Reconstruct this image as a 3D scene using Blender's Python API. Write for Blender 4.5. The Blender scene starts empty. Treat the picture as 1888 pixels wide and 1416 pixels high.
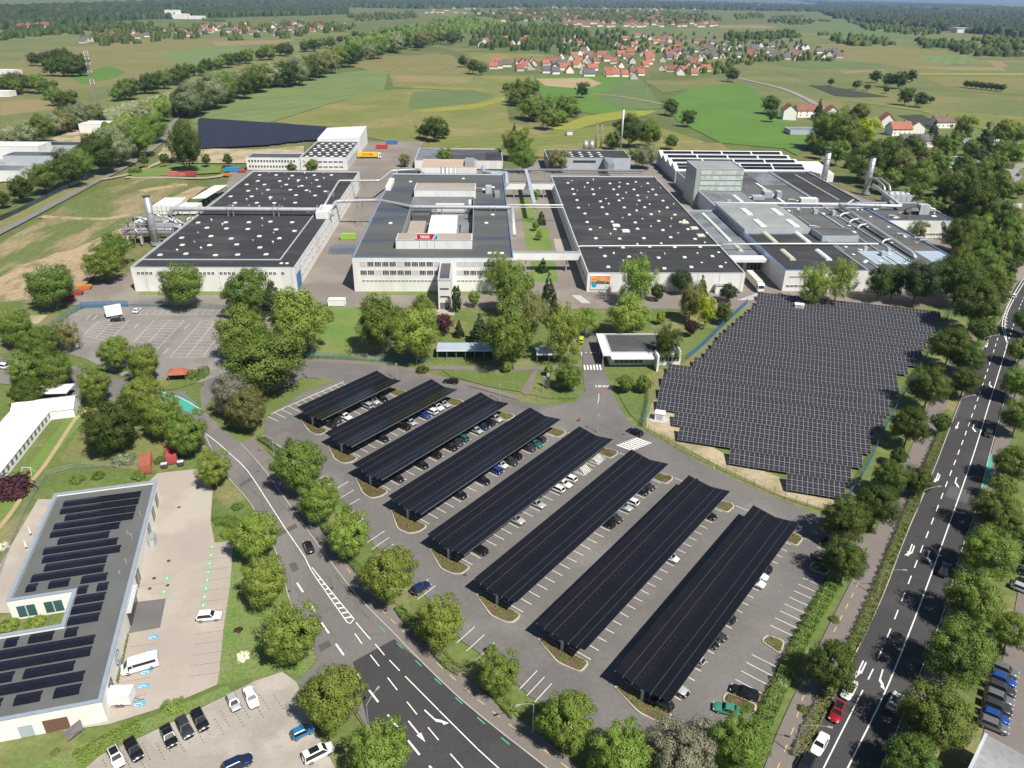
import bpy, math, random
import numpy as np
from mathutils import Vector, Matrix
random.seed(7); rng = np.random.default_rng(7)
SC = bpy.context.scene; COL = SC.collection; rad = math.radians

# ------------------------------------------------------------------ camera, sky, sun, exposure
F, CX, CY, PITCH, ROLL, H = 1400.0, 944.0, 708.0, rad(27.3), rad(0.9), 104.0   # survey of the photo, in its pixels
cam = bpy.data.cameras.new('camera'); camo = bpy.data.objects.new('camera', cam); COL.objects.link(camo)
cam.sensor_fit = 'HORIZONTAL'; cam.sensor_width = 36; cam.lens = 36 * F / 1888
cam.clip_start = 1; cam.clip_end = 120000
RM = Matrix.Rotation(math.pi / 2 - PITCH, 3, 'X') @ Matrix.Rotation(ROLL, 3, 'Z')
camo.matrix_world = Matrix.Translation((0, 0, H)) @ RM.to_4x4()
SC.camera = camo
world = bpy.data.worlds.new('World'); SC.world = world; world.use_nodes = True
wn = world.node_tree; wn.nodes.clear()
SUN_EL, SUN_AZ = rad(53.5), math.atan2(0.64, -0.77)
sky = wn.nodes.new('ShaderNodeTexSky'); sky.sky_type = 'NISHITA'; sky.sun_disc = False
sky.sun_elevation = SUN_EL; sky.sun_rotation = SUN_AZ; sky.altitude = 200; sky.air_density = 1.0; sky.dust_density = 0.6; sky.ozone_density = 1.5
bg = wn.nodes.new('ShaderNodeBackground'); bg.inputs['Strength'].default_value = 0.055
wo = wn.nodes.new('ShaderNodeOutputWorld'); wn.links.new(sky.outputs[0], bg.inputs['Color']); wn.links.new(bg.outputs[0], wo.inputs['Surface'])
sl = bpy.data.lights.new('sun', 'SUN'); sl.energy = 4.9; sl.angle = rad(0.53); sl.color = (1.0, 0.945, 0.86)
so = bpy.data.objects.new('sun', sl); COL.objects.link(so)
sd = Vector((math.cos(SUN_EL) * math.sin(SUN_AZ), math.cos(SUN_EL) * math.cos(SUN_AZ), math.sin(SUN_EL)))
so.rotation_euler = sd.to_track_quat('Z', 'Y').to_euler(); so.location = (60, -80, 300)
SC.view_settings.view_transform = 'Standard'; SC.view_settings.look = 'None'; SC.view_settings.exposure = 0.45; SC.view_settings.gamma = 1.0
SC.view_settings.use_curve_mapping = False
SC.cycles.max_bounces = 6; SC.cycles.diffuse_bounces = 3; SC.cycles.glossy_bounces = 3; SC.cycles.transmission_bounces = 4
SC.cycles.transparent_max_bounces = 8; SC.cycles.volume_bounces = 0; SC.cycles.use_denoising = True
SC.cycles.sample_clamp_indirect = 4; SC.cycles.blur_glossy = 1.0; SC.cycles.caustics_reflective = False; SC.cycles.caustics_refractive = False

# ------------------------------------------------------------------ survey helpers
def P(px, py, z=0.0):                      # photo pixel -> point of the place on the level z
    d = RM @ Vector(((px - CX) / F, -(py - CY) / F, -1)); t = (H - z) / -d.z
    return Vector((d.x * t, d.y * t, z))
def depth(p):
    return -(RM.transposed() @ (Vector(p) - Vector((0, 0, H)))).z
FA = rad(2.5); E1 = Vector((math.cos(FA), math.sin(FA), 0)); E2 = Vector((-math.sin(FA), math.cos(FA), 0))
def W(a, b, z=0.0): return E1 * a + E2 * b + Vector((0, 0, z))      # factory grid -> place
def FL(px, py, z=0.0):                                             # pixel -> factory grid
    p = P(px, py, z); return p.dot(E1), p.dot(E2)

# ------------------------------------------------------------------ materials
MATS = {}
def mat(name, c1, c2=None, rough=0.85, scale=0.5, lo=0.35, hi=0.65, fine=0.12, fscale=6.0, metal=0.0, stretch=None, rot=0.0, bump=0.0, spec=0.3, c3=None, s3=0.03, use_obj=False, wave=None, coat=0.0):
    if name in MATS: return MATS[name]
    m = bpy.data.materials.new(name); m.use_nodes = True; nt = m.node_tree; N = nt.nodes; Lk = nt.links
    bs = N['Principled BSDF']; bs.inputs['Roughness'].default_value = rough; bs.inputs['Metallic'].default_value = metal
    bs.inputs['Specular IOR Level'].default_value = spec
    if coat: bs.inputs['Coat Weight'].default_value = coat; bs.inputs['Coat Roughness'].default_value = 0.05
    if use_obj:
        tc = N.new('ShaderNodeTexCoord'); pos = tc.outputs['Object']
    else:
        g = N.new('ShaderNodeNewGeometry'); pos = g.outputs['Position']
    mp = N.new('ShaderNodeMapping'); Lk.new(pos, mp.inputs['Vector']); mp.inputs['Rotation'].default_value = (0, 0, rot)
    if stretch: mp.inputs['Scale'].default_value = stretch
    def noise(sc, det=4):
        n = N.new('ShaderNodeTexNoise'); n.inputs['Scale'].default_value = sc; n.inputs['Detail'].default_value = det; n.inputs['Roughness'].default_value = 0.58
        Lk.new(mp.outputs[0], n.inputs['Vector']); return n.outputs['Fac']
    def ramp(f, a, b):
        r = N.new('ShaderNodeMapRange'); r.inputs['From Min'].default_value = a; r.inputs['From Max'].default_value = b
        Lk.new(f, r.inputs['Value']); return r.outputs[0]
    def mix(f, a, b, mode='MIX'):
        x = N.new('ShaderNodeMix'); x.data_type = 'RGBA'; x.blend_type = mode
        if isinstance(f, float): x.inputs[0].default_value = f
        else: Lk.new(f, x.inputs[0])
        for i, v in ((6, a), (7, b)):
            if isinstance(v, tuple): x.inputs[i].default_value = (*v, 1)
            else: Lk.new(v, x.inputs[i])
        return x.outputs[2]
    if c2 is None: c2 = tuple(x * 0.82 for x in c1)
    col = mix(ramp(noise(scale, 5), lo, hi), c1, c2)
    if c3 is not None: col = mix(ramp(noise(s3, 6), 0.5, 0.62), col, c3)
    if wave is not None:                                           # drill rows, roof seams: (period m, angle, amount)
        per, ang, amt = wave
        mp2 = N.new('ShaderNodeMapping'); Lk.new(pos, mp2.inputs['Vector']); mp2.inputs['Rotation'].default_value = (0, 0, ang)
        wv = N.new('ShaderNodeTexWave'); wv.inputs['Scale'].default_value = 2 * math.pi / per / 20 * 1.0; wv.inputs['Distortion'].default_value = 0.6; wv.inputs['Detail'].default_value = 2
        Lk.new(mp2.outputs[0], wv.inputs['Vector'])
        k = N.new('ShaderNodeMapRange'); k.inputs['To Min'].default_value = 1 - amt; k.inputs['To Max'].default_value = 1 + amt * 0.5
        Lk.new(wv.outputs['Fac'], k.inputs['Value']); vv = N.new('ShaderNodeCombineColor')
        for i in range(3): Lk.new(k.outputs[0], vv.inputs[i])
        col = mix(1.0, col, vv.outputs[0], 'MULTIPLY')
    if fine:
        k = N.new('ShaderNodeMapRange'); k.inputs['From Min'].default_value = 0.3; k.inputs['From Max'].default_value = 0.7
        k.inputs['To Min'].default_value = 1 - fine; k.inputs['To Max'].default_value = 1 + fine
        Lk.new(noise(fscale, 3), k.inputs['Value']); vv = N.new('ShaderNodeCombineColor')
        for i in range(3): Lk.new(k.outputs[0], vv.inputs[i])
        col = mix(1.0, col, vv.outputs[0], 'MULTIPLY')
    Lk.new(col, bs.inputs['Base Color'])
    if bump:
        b = N.new('ShaderNodeBump'); b.inputs['Strength'].default_value = bump; b.inputs['Distance'].default_value = 0.1
        Lk.new(noise(fscale * 2, 4), b.inputs['Height']); Lk.new(b.outputs[0], bs.inputs['Normal'])
    MATS[name] = m; return m
def paint(name, c, rough=0.35, metal=0.0, coat=0.0, spec=0.4):
    return mat(name, c, tuple(x * 0.93 for x in c), rough=rough, scale=1.5, fine=0.03, fscale=9, metal=metal, use_obj=True, coat=coat, spec=spec)
def leafmat(name, c, c2):
    if name in MATS: return MATS[name]
    m = bpy.data.materials.new(name); m.use_nodes = True; nt = m.node_tree; N = nt.nodes; Lk = nt.links
    bs = N['Principled BSDF']; bs.inputs['Roughness'].default_value = 0.55; bs.inputs['Specular IOR Level'].default_value = 0.25
    at = N.new('ShaderNodeAttribute'); at.attribute_name = 'tint'
    oi = N.new('ShaderNodeObjectInfo')
    x = N.new('ShaderNodeMix'); x.data_type = 'RGBA'; x.inputs[6].default_value = (*c, 1); x.inputs[7].default_value = (*c2, 1)
    Lk.new(at.outputs['Fac'], x.inputs[0])
    h = N.new('ShaderNodeHueSaturation')
    a = N.new('ShaderNodeMapRange'); a.inputs['To Min'].default_value = 0.478; a.inputs['To Max'].default_value = 0.509; Lk.new(oi.outputs['Random'], a.inputs['Value']); Lk.new(a.outputs[0], h.inputs['Hue'])
    mm = N.new('ShaderNodeMath'); mm.operation = 'MULTIPLY'; mm.inputs[1].default_value = 7.13; Lk.new(oi.outputs['Random'], mm.inputs[0])
    fr = N.new('ShaderNodeMath'); fr.operation = 'FRACT'; Lk.new(mm.outputs[0], fr.inputs[0])
    b = N.new('ShaderNodeMapRange'); b.inputs['To Min'].default_value = 0.88; b.inputs['To Max'].default_value = 1.3; Lk.new(fr.outputs[0], b.inputs['Value']); Lk.new(b.outputs[0], h.inputs['Value'])
    Lk.new(x.outputs[2], h.inputs['Color']); Lk.new(h.outputs[0], bs.inputs['Base Color'])
    tr = N.new('ShaderNodeBsdfTranslucent'); Lk.new(h.outputs[0], tr.inputs['Color'])
    ms = N.new('ShaderNodeMixShader'); ms.inputs[0].default_value = 0.38
    Lk.new(bs.outputs[0], ms.inputs[1]); Lk.new(tr.outputs[0], ms.inputs[2]); Lk.new(ms.outputs[0], N['Material Output'].inputs['Surface'])
    MATS[name] = m; return m

# ------------------------------------------------------------------ object helpers
def tag(o, label=None, cat=None, group=None, kind=None):
    if label: o['label'] = label
    if cat: o['category'] = cat
    if group: o['group'] = group
    if kind: o['kind'] = kind
    return o
def thing(name, label, cat, loc=(0, 0, 0), rz=0.0, group=None):
    o = bpy.data.objects.new(name, None); COL.objects.link(o); o.location = loc; o.rotation_euler = (0, 0, rz); o.empty_display_size = 0.5
    return tag(o, label, cat, group)
def link(name, me, parent=None, loc=(0, 0, 0), rz=0.0, m=None):
    o = bpy.data.objects.new(name, me); COL.objects.link(o); o.parent = parent; o.location = loc; o.rotation_euler = (0, 0, rz)
    if m is not None and len(me.materials):
        o.material_slots[0].link = 'OBJECT'; o.material_slots[0].material = m
    return o
class MB:
    def __init__(s): s.v = []; s.f = []
    def add(s, vs, fs):
        k = len(s.v); s.v += [tuple(x) for x in vs]; s.f += [tuple(i + k for i in f) for f in fs]; return s
    def prism(s, poly, z0, z1):
        n = len(poly); vs = [(p[0], p[1], z0) for p in poly] + [(p[0], p[1], z1) for p in poly]
        a = sum(poly[i][0] * poly[(i + 1) % n][1] - poly[(i + 1) % n][0] * poly[i][1] for i in range(n))
        fs = [tuple(range(n, 2 * n)), tuple(range(n - 1, -1, -1))] + [(i, (i + 1) % n, (i + 1) % n + n, i + n) for i in range(n)]
        if a < 0: fs = [f[::-1] for f in fs]
        return s.add(vs, fs)
    def box(s, x0, x1, y0, y1, z0, z1): return s.prism([(x0, y0), (x1, y0), (x1, y1), (x0, y1)], z0, z1)
    def obox(s, c, sx, sy, z0, z1, rz=0.0):
        u = (math.cos(rz), math.sin(rz))
        return s.prism([(c[0] + u[0] * i * sx / 2 - u[1] * j * sy / 2, c[1] + u[1] * i * sx / 2 + u[0] * j * sy / 2) for i, j in ((-1, -1), (1, -1), (1, 1), (-1, 1))], z0, z1)
    def tube(s, pts, r, n=8, r2=None):
        pts = [Vector(p) for p in pts]; k = len(s.v); L = len(pts); vs = []
        for i, p in enumerate(pts):
            d = (pts[min(i + 1, L - 1)] - pts[max(i - 1, 0)]).normalized()
            a = d.cross(Vector((0, 0, 1))) if abs(d.z) < 0.95 else d.cross(Vector((0, 1, 0)))
            a.normalize(); b = d.cross(a); rr = r if r2 is None else r + (r2 - r) * i / (L - 1)
            for j in range(n):
                t = 2 * math.pi * j / n; vs.append(p + a * (rr * math.cos(t)) + b * (rr * math.sin(t)))
        fs = [(i * n + j, i * n + (j + 1) % n, (i + 1) * n + (j + 1) % n, (i + 1) * n + j) for i in range(L - 1) for j in range(n)]
        fs += [tuple(range(n - 1, -1, -1)), tuple((L - 1) * n + j for j in range(n))]
        return s.add(vs, fs)
    def cyl(s, x, y, z0, z1, r, n=12, r2=None): return s.tube([(x, y, z0), (x, y, z1)], r, n, r2)
    def sheet(s, poly, z): return s.add([(p[0], p[1], z) for p in poly], [tuple(range(len(poly))) if sum(poly[i][0] * poly[(i + 1) % len(poly)][1] - poly[(i + 1) % len(poly)][0] * poly[i][1] for i in range(len(poly))) > 0 else tuple(range(len(poly) - 1, -1, -1))])
    def strip(s, pts, w, z):                     # flat band along a line
        pts = [Vector((p[0], p[1], 0)) for p in pts]; n = len(pts); vs = []
        for i, p in enumerate(pts):
            d = (pts[min(i + 1, n - 1)] - pts[max(i - 1, 0)]).normalized(); q = Vector((-d.y, d.x, 0)) * w / 2
            vs += [(p.x - q.x, p.y - q.y, z), (p.x + q.x, p.y + q.y, z)]
        return s.add(vs, [(2 * i, 2 * i + 2, 2 * i + 3, 2 * i + 1) for i in range(n - 1)])
    def mesh(s, name, m, org=(0, 0, 0), smooth=False):
        me = bpy.data.meshes.new(name); o = org
        me.from_pydata([(v[0] - o[0], v[1] - o[1], v[2] - o[2]) for v in s.v], [], s.f)
        if m is not None: me.materials.append(m)
        if smooth: me.polygons.foreach_set('use_smooth', [True] * len(me.polygons))
        me.update(); return me
    def build(s, name, m, parent=None, org=(0, 0, 0), smooth=False): return link(name, s.mesh(name, m, org, smooth), parent)
def curve(pts, step=4.0):                        # smooth line through points
    pts = [Vector((p[0], p[1], 0)) for p in pts]; out = []
    for i in range(len(pts) - 1):
        p0, p1, p2, p3 = pts[max(i - 1, 0)], pts[i], pts[i + 1], pts[min(i + 2, len(pts) - 1)]
        k = max(1, int((p2 - p1).length / step))
        for j in range(k):
            t = j / k
            out.append(0.5 * ((2 * p1) + (p2 - p0) * t + (2 * p0 - 5 * p1 + 4 * p2 - p3) * t * t + (3 * p1 - p0 - 3 * p2 + p3) * t ** 3))
    return out + [pts[-1]]
def PX(lst, z=0.0): return [P(x, y, z) for x, y in lst]
def along(pts, dist):                            # point and direction at a distance along a line
    for i in range(len(pts) - 1):
        d = (pts[i + 1] - pts[i]).length
        if dist <= d or i == len(pts) - 2: return pts[i] + (pts[i + 1] - pts[i]) * (dist / d), (pts[i + 1] - pts[i]).normalized()
        dist -= d
def length(pts): return sum((pts[i + 1] - pts[i]).length for i in range(len(pts) - 1))
def dashes(mb, pts, on, off, w, z, start=0.0):
    L = length(pts); s = start
    while s + on < L:
        mb.strip([along(pts, s)[0], along(pts, s + on)[0]], w, z); s += on + off
def struct(name, mb, m, parent=None): return tag(mb.build(name, m, parent), kind='structure') if parent is None else mb.build(name, m, parent)
ORD = 'first second third fourth fifth sixth seventh eighth ninth tenth eleventh twelfth thirteenth fourteenth fifteenth sixteenth seventeenth eighteenth nineteenth twentieth'.split()
def inside(p, poly):
    c = False; n = len(poly)
    for i in range(n):
        a, b = poly[i], poly[(i + 1) % n]
        if (a[1] > p[1]) != (b[1] > p[1]) and p[0] < (b[0] - a[0]) * (p[1] - a[1]) / (b[1] - a[1]) + a[0]: c = not c
    return c
# ------------------------------------------------------------------ ground, fields, water, roads
GR = mat('meadow grass', (0.115, 0.138, 0.042), (0.09, 0.122, 0.032), scale=0.02, fine=0.22, fscale=0.5, c3=(0.165, 0.155, 0.065), s3=0.011)
g = MB(); R0 = 45000
g.sheet([(-R0, -2000), (R0, -2000), (R0, R0), (-R0, R0)], -0.9); struct('ground', g, GR)
FM = {
 'pale': mat('pale green crop', (0.156, 0.206, 0.071), (0.132, 0.182, 0.060), scale=0.02, fine=0.07, fscale=0.15, wave=(22, 0.5, 0.07)),
 'yel': mat('yellowing meadow', (0.185, 0.192, 0.055), (0.142, 0.171, 0.043), scale=0.012, fine=0.12, fscale=0.12, wave=(14, 1.1, 0.06), c3=(0.233, 0.201, 0.078), s3=0.014),
 'tan': mat('tan stubble', (0.251, 0.201, 0.098), (0.216, 0.184, 0.082), scale=0.015, fine=0.1, fscale=0.2, wave=(12, 0.2, 0.06)),
 'brown': mat('dry grass field', (0.202, 0.176, 0.070), (0.164, 0.163, 0.055), scale=0.012, fine=0.1, fscale=0.15, wave=(18, 0.1, 0.06)),
 'green': mat('bright green crop', (0.103, 0.195, 0.034), (0.085, 0.169, 0.030), scale=0.015, fine=0.08, fscale=0.2, wave=(16, 1.3, 0.06)),
 'dusty': mat('dusty green crop', (0.120, 0.167, 0.064), (0.105, 0.151, 0.053), scale=0.02, fine=0.06, fscale=0.2, wave=(20, 0.9, 0.05)),
 'wheat': mat('bare beige field', (0.362, 0.283, 0.157), (0.319, 0.249, 0.133), scale=0.03, fine=0.08, fscale=0.3),
 'flower': mat('yellow flowering strip', (0.258, 0.257, 0.039), (0.207, 0.231, 0.039), scale=0.05, fine=0.12, fscale=0.4),
 'dark': mat('dark vegetable beds', (0.051, 0.064, 0.043), (0.043, 0.051, 0.031), scale=0.1, fine=0.15, fscale=0.4, wave=(5, 1.0, 0.2)),
 'dyke': mat('mown dyke grass', (0.168, 0.176, 0.059), (0.138, 0.159, 0.047), scale=0.03, fine=0.12, fscale=0.25),
 'olive': mat('olive pasture', (0.142, 0.163, 0.059), (0.116, 0.145, 0.047), scale=0.01, fine=0.1, fscale=0.1, c3=(0.190, 0.171, 0.070), s3=0.008),
}
FIELDS = [  # kind, outline in the survey photo
 ('olive', [(0, 30), (300, 60), (700, 60), (620, 130), (300, 180), (0, 250)]),
 ('olive', [(1100, 60), (1500, 40), (1888, 70), (1888, 330), (1480, 260), (1350, 150), (1280, 120)]),
 ('brown', [(40, 110), (200, 75), (400, 70), (440, 78), (420, 105), (300, 135), (180, 160), (60, 170), (0, 165), (0, 120)]),
 ('green', [(130, 140), (200, 120), (232, 132), (215, 142), (150, 155)]),
 ('pale', [(290, 100), (420, 80), (470, 92), (430, 110), (330, 122)]),
 ('tan', [(0, 186), (100, 180), (135, 186), (90, 202), (0, 212)]),
 ('tan', [(390, 76), (545, 72), (520, 80), (400, 84)]),
 ('dyke', [(0, 228), (110, 205), (300, 150), (520, 100), (800, 62), (800, 68), (540, 110), (330, 165), (130, 218), (0, 250)]),
 ('brown', [(0, 252), (130, 222), (230, 195), (240, 202), (100, 245), (0, 268)]),
 ('dyke', [(790, 20), (850, 18), (940, 45), (890, 52), (830, 32)]),
 ('dusty', [(945, 36), (1000, 34), (1085, 42), (1075, 58), (970, 50)]),
 ('dusty', [(1080, 55), (1130, 44), (1250, 52), (1240, 62), (1120, 66)]),
 ('pale', [(345, 207), (375, 192), (520, 150), (610, 136), (690, 126), (716, 130), (708, 165), (600, 192), (505, 222), (470, 230), (355, 226)]),
 ('yel', [(505, 223), (600, 193), (700, 166), (760, 162), (800, 165), (930, 172), (940, 225), (1000, 238), (1200, 228), (1300, 260), (1250, 278), (1000, 288), (800, 276), (680, 252), (640, 240)]),
 ('brown', [(640, 120), (700, 102), (832, 99), (876, 136), (760, 140), (700, 132)]),
 ('yel', [(716, 131), (880, 138), (985, 138), (985, 168), (920, 172), (800, 163), (725, 160)]),
 ('tan', [(728, 138), (872, 141), (860, 152), (726, 150)]),
 ('dusty', [(752, 190), (762, 168), (870, 164), (917, 176), (880, 188), (810, 196), (756, 200)]),
 ('flower', [(755, 203), (880, 190), (930, 178), (930, 184), (880, 198), (790, 206)]),
 ('yel', [(852, 96), (980, 98), (1040, 104), (1020, 112), (900, 118), (872, 108)]),
 ('green', [(985, 140), (1150, 138), (1150, 150), (1098, 178), (1190, 205), (1120, 214), (1070, 205), (1000, 180)]),
 ('wheat', [(988, 144), (1085, 143), (1110, 153), (1080, 163), (1005, 157)]),
 ('dusty', [(1098, 178), (1150, 150), (1185, 147), (1222, 198), (1200, 202), (1140, 197)]),
 ('olive', [(1186, 147), (1330, 148), (1372, 156), (1222, 170)]),
 ('green', [(1226, 185), (1280, 160), (1372, 152), (1440, 205), (1492, 258), (1480, 276), (1330, 262), (1250, 222)]),
 ('flower', [(1010, 238), (1080, 213), (1150, 203), (1216, 202), (1190, 212), (1120, 222), (1060, 238)]),
 ('brown', [(1225, 262), (1330, 262), (1350, 280), (1250, 285)]),
 ('olive', [(1430, 130), (1888, 128), (1888, 175), (1500, 150)]),
 ('brown', [(1500, 80), (1600, 82), (1745, 94), (1755, 120), (1690, 128), (1545, 112)]),
 ('dusty', [(1425, 118), (1560, 111), (1640, 118), (1500, 128)]),
 ('tan', [(1545, 131), (1620, 127), (1640, 129), (1560, 135)]),
 ('tan', [(1690, 122), (1845, 123), (1858, 130), (1720, 128)]),
 ('flower', [(1650, 134), (1888, 134), (1888, 138), (1650, 137)]),
 ('pale', [(1690, 104), (1780, 100), (1812, 118), (1730, 118)]),
 ('tan', [(1815, 110), (1845, 112), (1862, 124), (1835, 124)]),
 ('tan', [(1320, 46), (1390, 45), (1432, 49), (1420, 52), (1330, 52)]),
 ('dusty', [(1430, 38), (1560, 36), (1600, 52), (1700, 70), (1560, 68), (1440, 50)]),
 ('dark', [(1491, 156), (1530, 158), (1640, 178), (1570, 178), (1540, 176)]),
 ('dark', [(1655, 212), (1700, 210), (1740, 232), (1720, 240)]),
 ('yel', [(1560, 185), (1660, 190), (1760, 205), (1888, 215), (1888, 260), (1700, 205)]),
 ('brown', [(1700, 140), (1888, 142), (1888, 160), (1740, 158)]),
 ('green', [(1480, 235), (1500, 262), (1470, 285), (1440, 270)]),
]
for i, (k, pl) in enumerate(FIELDS): struct('field', MB().sheet(PX(pl), -0.72 + 0.008 * i), FM[k])
WATER = mat('river water', (0.02, 0.025, 0.02), (0.03, 0.035, 0.025), rough=0.3, fine=0.05, spec=0.2)
struct('river', MB().sheet(PX([(-40, 412), (30, 384), (84, 357), (150, 325), (230, 290), (290, 250), (298, 251), (237, 293), (156, 330), (92, 362), (36, 390), (-40, 425)]), -0.30), WATER)
BANK = mat('dry river bank grass', (0.20, 0.185, 0.07), (0.16, 0.175, 0.055), scale=0.08, fine=0.15, fscale=0.6)
struct('river_bank', MB().sheet(PX([(-40, 425), (36, 390), (92, 362), (156, 330), (237, 293), (298, 251), (312, 250), (262, 290), (150, 352), (60, 400), (-40, 447)]), -0.29), BANK)
DIRT = mat('trampled earth and grass', (0.33, 0.25, 0.155), (0.12, 0.145, 0.045), scale=0.05, lo=0.50, hi=0.58, fine=0.25, fscale=0.8, stretch=(1.0, 0.3, 1.0), rot=rad(-40))
DIRT2 = mat('green field with bare streaks', (0.12, 0.15, 0.045), (0.27, 0.22, 0.12), scale=0.055, lo=0.48, hi=0.60, fine=0.25, fscale=0.8, stretch=(1.0, 0.35, 1.0), rot=rad(-40), c3=(0.15, 0.135, 0.06), s3=0.04)
struct('rough_field', MB().sheet(PX([(-40, 470), (140, 365), (250, 325), (340, 330), (380, 345), (330, 380), (300, 400), (200, 440), (110, 465), (0, 500), (-40, 510)]), -0.28), DIRT2)
struct('rough_field', MB().sheet(PX([(-40, 510), (0, 500), (110, 465), (200, 440), (240, 425), (270, 400), (350, 350), (380, 345), (330, 380), (280, 420), (210, 470), (150, 530), (60, 560), (-40, 590)]), -0.27), DIRT)
SANDY = mat('pale sandy soil', (0.40, 0.33, 0.22), (0.22, 0.21, 0.09), scale=0.06, lo=0.45, hi=0.62, fine=0.15, fscale=0.8)
struct('sandy_ground', MB().sheet(PX([(290, 285), (310, 262), (360, 272), (470, 275), (560, 268), (560, 285), (470, 300), (420, 300), (330, 300)]), -0.25), SANDY)
PATHM = mat('grey service path', (0.20, 0.20, 0.195), (0.17, 0.17, 0.165), scale=0.2, fine=0.08, fscale=2)
GRAV = mat('gravel track', (0.36, 0.31, 0.22), (0.29, 0.26, 0.17), scale=0.1, fine=0.12, fscale=2)
struct('path', MB().strip(curve(PX([(-60, 458), (0, 427), (60, 396), (142, 350), (215, 315), (267, 284), (305, 252), (318, 226), (345, 204), (373, 193), (468, 166), (576, 136), (660, 112), (720, 100)]), 12), 4.2, -0.24), PATHM)
struct('path', MB().strip(curve(PX([(188, 330), (245, 318), (300, 296), (345, 280)]), 6), 4, -0.235), GRAV)
struct('path', MB().strip(curve(PX([(230, 326), (300, 326), (380, 327), (430, 318)]), 6), 5, -0.23), GRAV)
struct('path', MB().strip(curve(PX([(1240, 195), (1150, 178), (1092, 172)]), 12), 4, -0.23), GRAV)
ROADF = mat('country road asphalt', (0.27, 0.26, 0.25), (0.24, 0.235, 0.22), scale=0.05, fine=0.05)
struct('road', MB().strip(curve(PX([(1335, 138), (1390, 150), (1440, 162), (1480, 178), (1512, 196), (1545, 215), (1600, 232)]), 12), 8, -0.22), ROADF)
struct('road', MB().strip(curve(PX([(1770, 250), (1830, 290), (1866, 320), (1850, 335), (1825, 350), (1800, 380)]), 8), 11, -0.22), ROADF)
struct('road', MB().strip(curve(PX([(1960, 300), (1880, 305), (1856, 318)]), 8), 10, -0.216), ROADF)

LAWN = mat('lawn', (0.125, 0.165, 0.045), (0.10, 0.14, 0.036), scale=0.06, fine=0.18, fscale=0.9, c3=(0.20, 0.19, 0.08), s3=0.05)
LAWNB = mat('fresh mown lawn', (0.135, 0.215, 0.045), (0.115, 0.185, 0.04), scale=0.08, fine=0.12, fscale=0.9, c3=(0.17, 0.2, 0.06), s3=0.06)
DRY = mat('dry summer lawn', (0.20, 0.175, 0.075), (0.13, 0.165, 0.05), scale=0.09, fine=0.18, fscale=0.9)
WILD = mat('flowering meadow', (0.12, 0.19, 0.045), (0.165, 0.20, 0.07), scale=0.25, fine=0.28, fscale=2.2)
ASPH = mat('car park asphalt', (0.158, 0.149, 0.141), (0.120, 0.114, 0.109), scale=0.09, fine=0.09, fscale=1.3, c3=(0.182, 0.172, 0.161), s3=0.045)
ASPO = mat('old light asphalt', (0.255, 0.238, 0.218), (0.215, 0.20, 0.186), scale=0.05, fine=0.08, fscale=1.4, c3=(0.19, 0.178, 0.166), s3=0.09)
ASPR = mat('worn road asphalt', (0.165, 0.155, 0.147), (0.14, 0.133, 0.128), scale=0.05, fine=0.08, fscale=1.6, c3=(0.19, 0.178, 0.165), s3=0.04, stretch=(1, 0.3, 1), rot=rad(55))
ASPN = mat('new dark asphalt', (0.052, 0.050, 0.051), (0.045, 0.044, 0.046), scale=0.08, fine=0.09, fscale=1.6, c3=(0.062, 0.06, 0.06), s3=0.05)
APRON = mat('factory yard asphalt', (0.22, 0.19, 0.165), (0.185, 0.162, 0.145), scale=0.04, fine=0.08, fscale=1.2, c3=(0.25, 0.22, 0.19), s3=0.03)
FOOT = mat('footway asphalt', (0.19, 0.165, 0.150), (0.165, 0.145, 0.133), scale=0.12, fine=0.08, fscale=2)
PAVE = mat('pinkish concrete paving', (0.375, 0.325, 0.28), (0.33, 0.29, 0.25), scale=0.05, fine=0.06, fscale=2.5, c3=(0.40, 0.36, 0.31), s3=0.06)
PAVE2 = mat('dusty paved lot', (0.335, 0.305, 0.265), (0.28, 0.26, 0.225), scale=0.09, fine=0.07, fscale=2, c3=(0.39, 0.355, 0.315), s3=0.08)
SLAB = mat('dark concrete slabs', (0.15, 0.145, 0.14), (0.13, 0.125, 0.12), scale=0.3, fine=0.06)
KERB = mat('pale concrete kerb', (0.46, 0.43, 0.38), (0.38, 0.35, 0.31), scale=0.6, fine=0.1)
LINE = mat('white road paint', (0.78, 0.77, 0.74), (0.62, 0.61, 0.58), scale=0.8, lo=0.45, hi=0.7, fine=0.08, rough=0.6)
LINEO = mat('worn white road paint', (0.60, 0.58, 0.54), (0.40, 0.385, 0.36), scale=0.7, lo=0.4, hi=0.65, fine=0.12, rough=0.7)
YLINE = mat('yellow road paint', (0.62, 0.50, 0.17), (0.5, 0.4, 0.15), scale=0.8, fine=0.1)
GREENP = mat('green cycle lane paint', (0.06, 0.36, 0.26), (0.06, 0.31, 0.22), scale=0.3, fine=0.08)
SOIL = mat('bark mulch', (0.13, 0.082, 0.05), (0.105, 0.078, 0.042), scale=0.5, lo=0.4, hi=0.6, fine=0.3, fscale=3)

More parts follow.
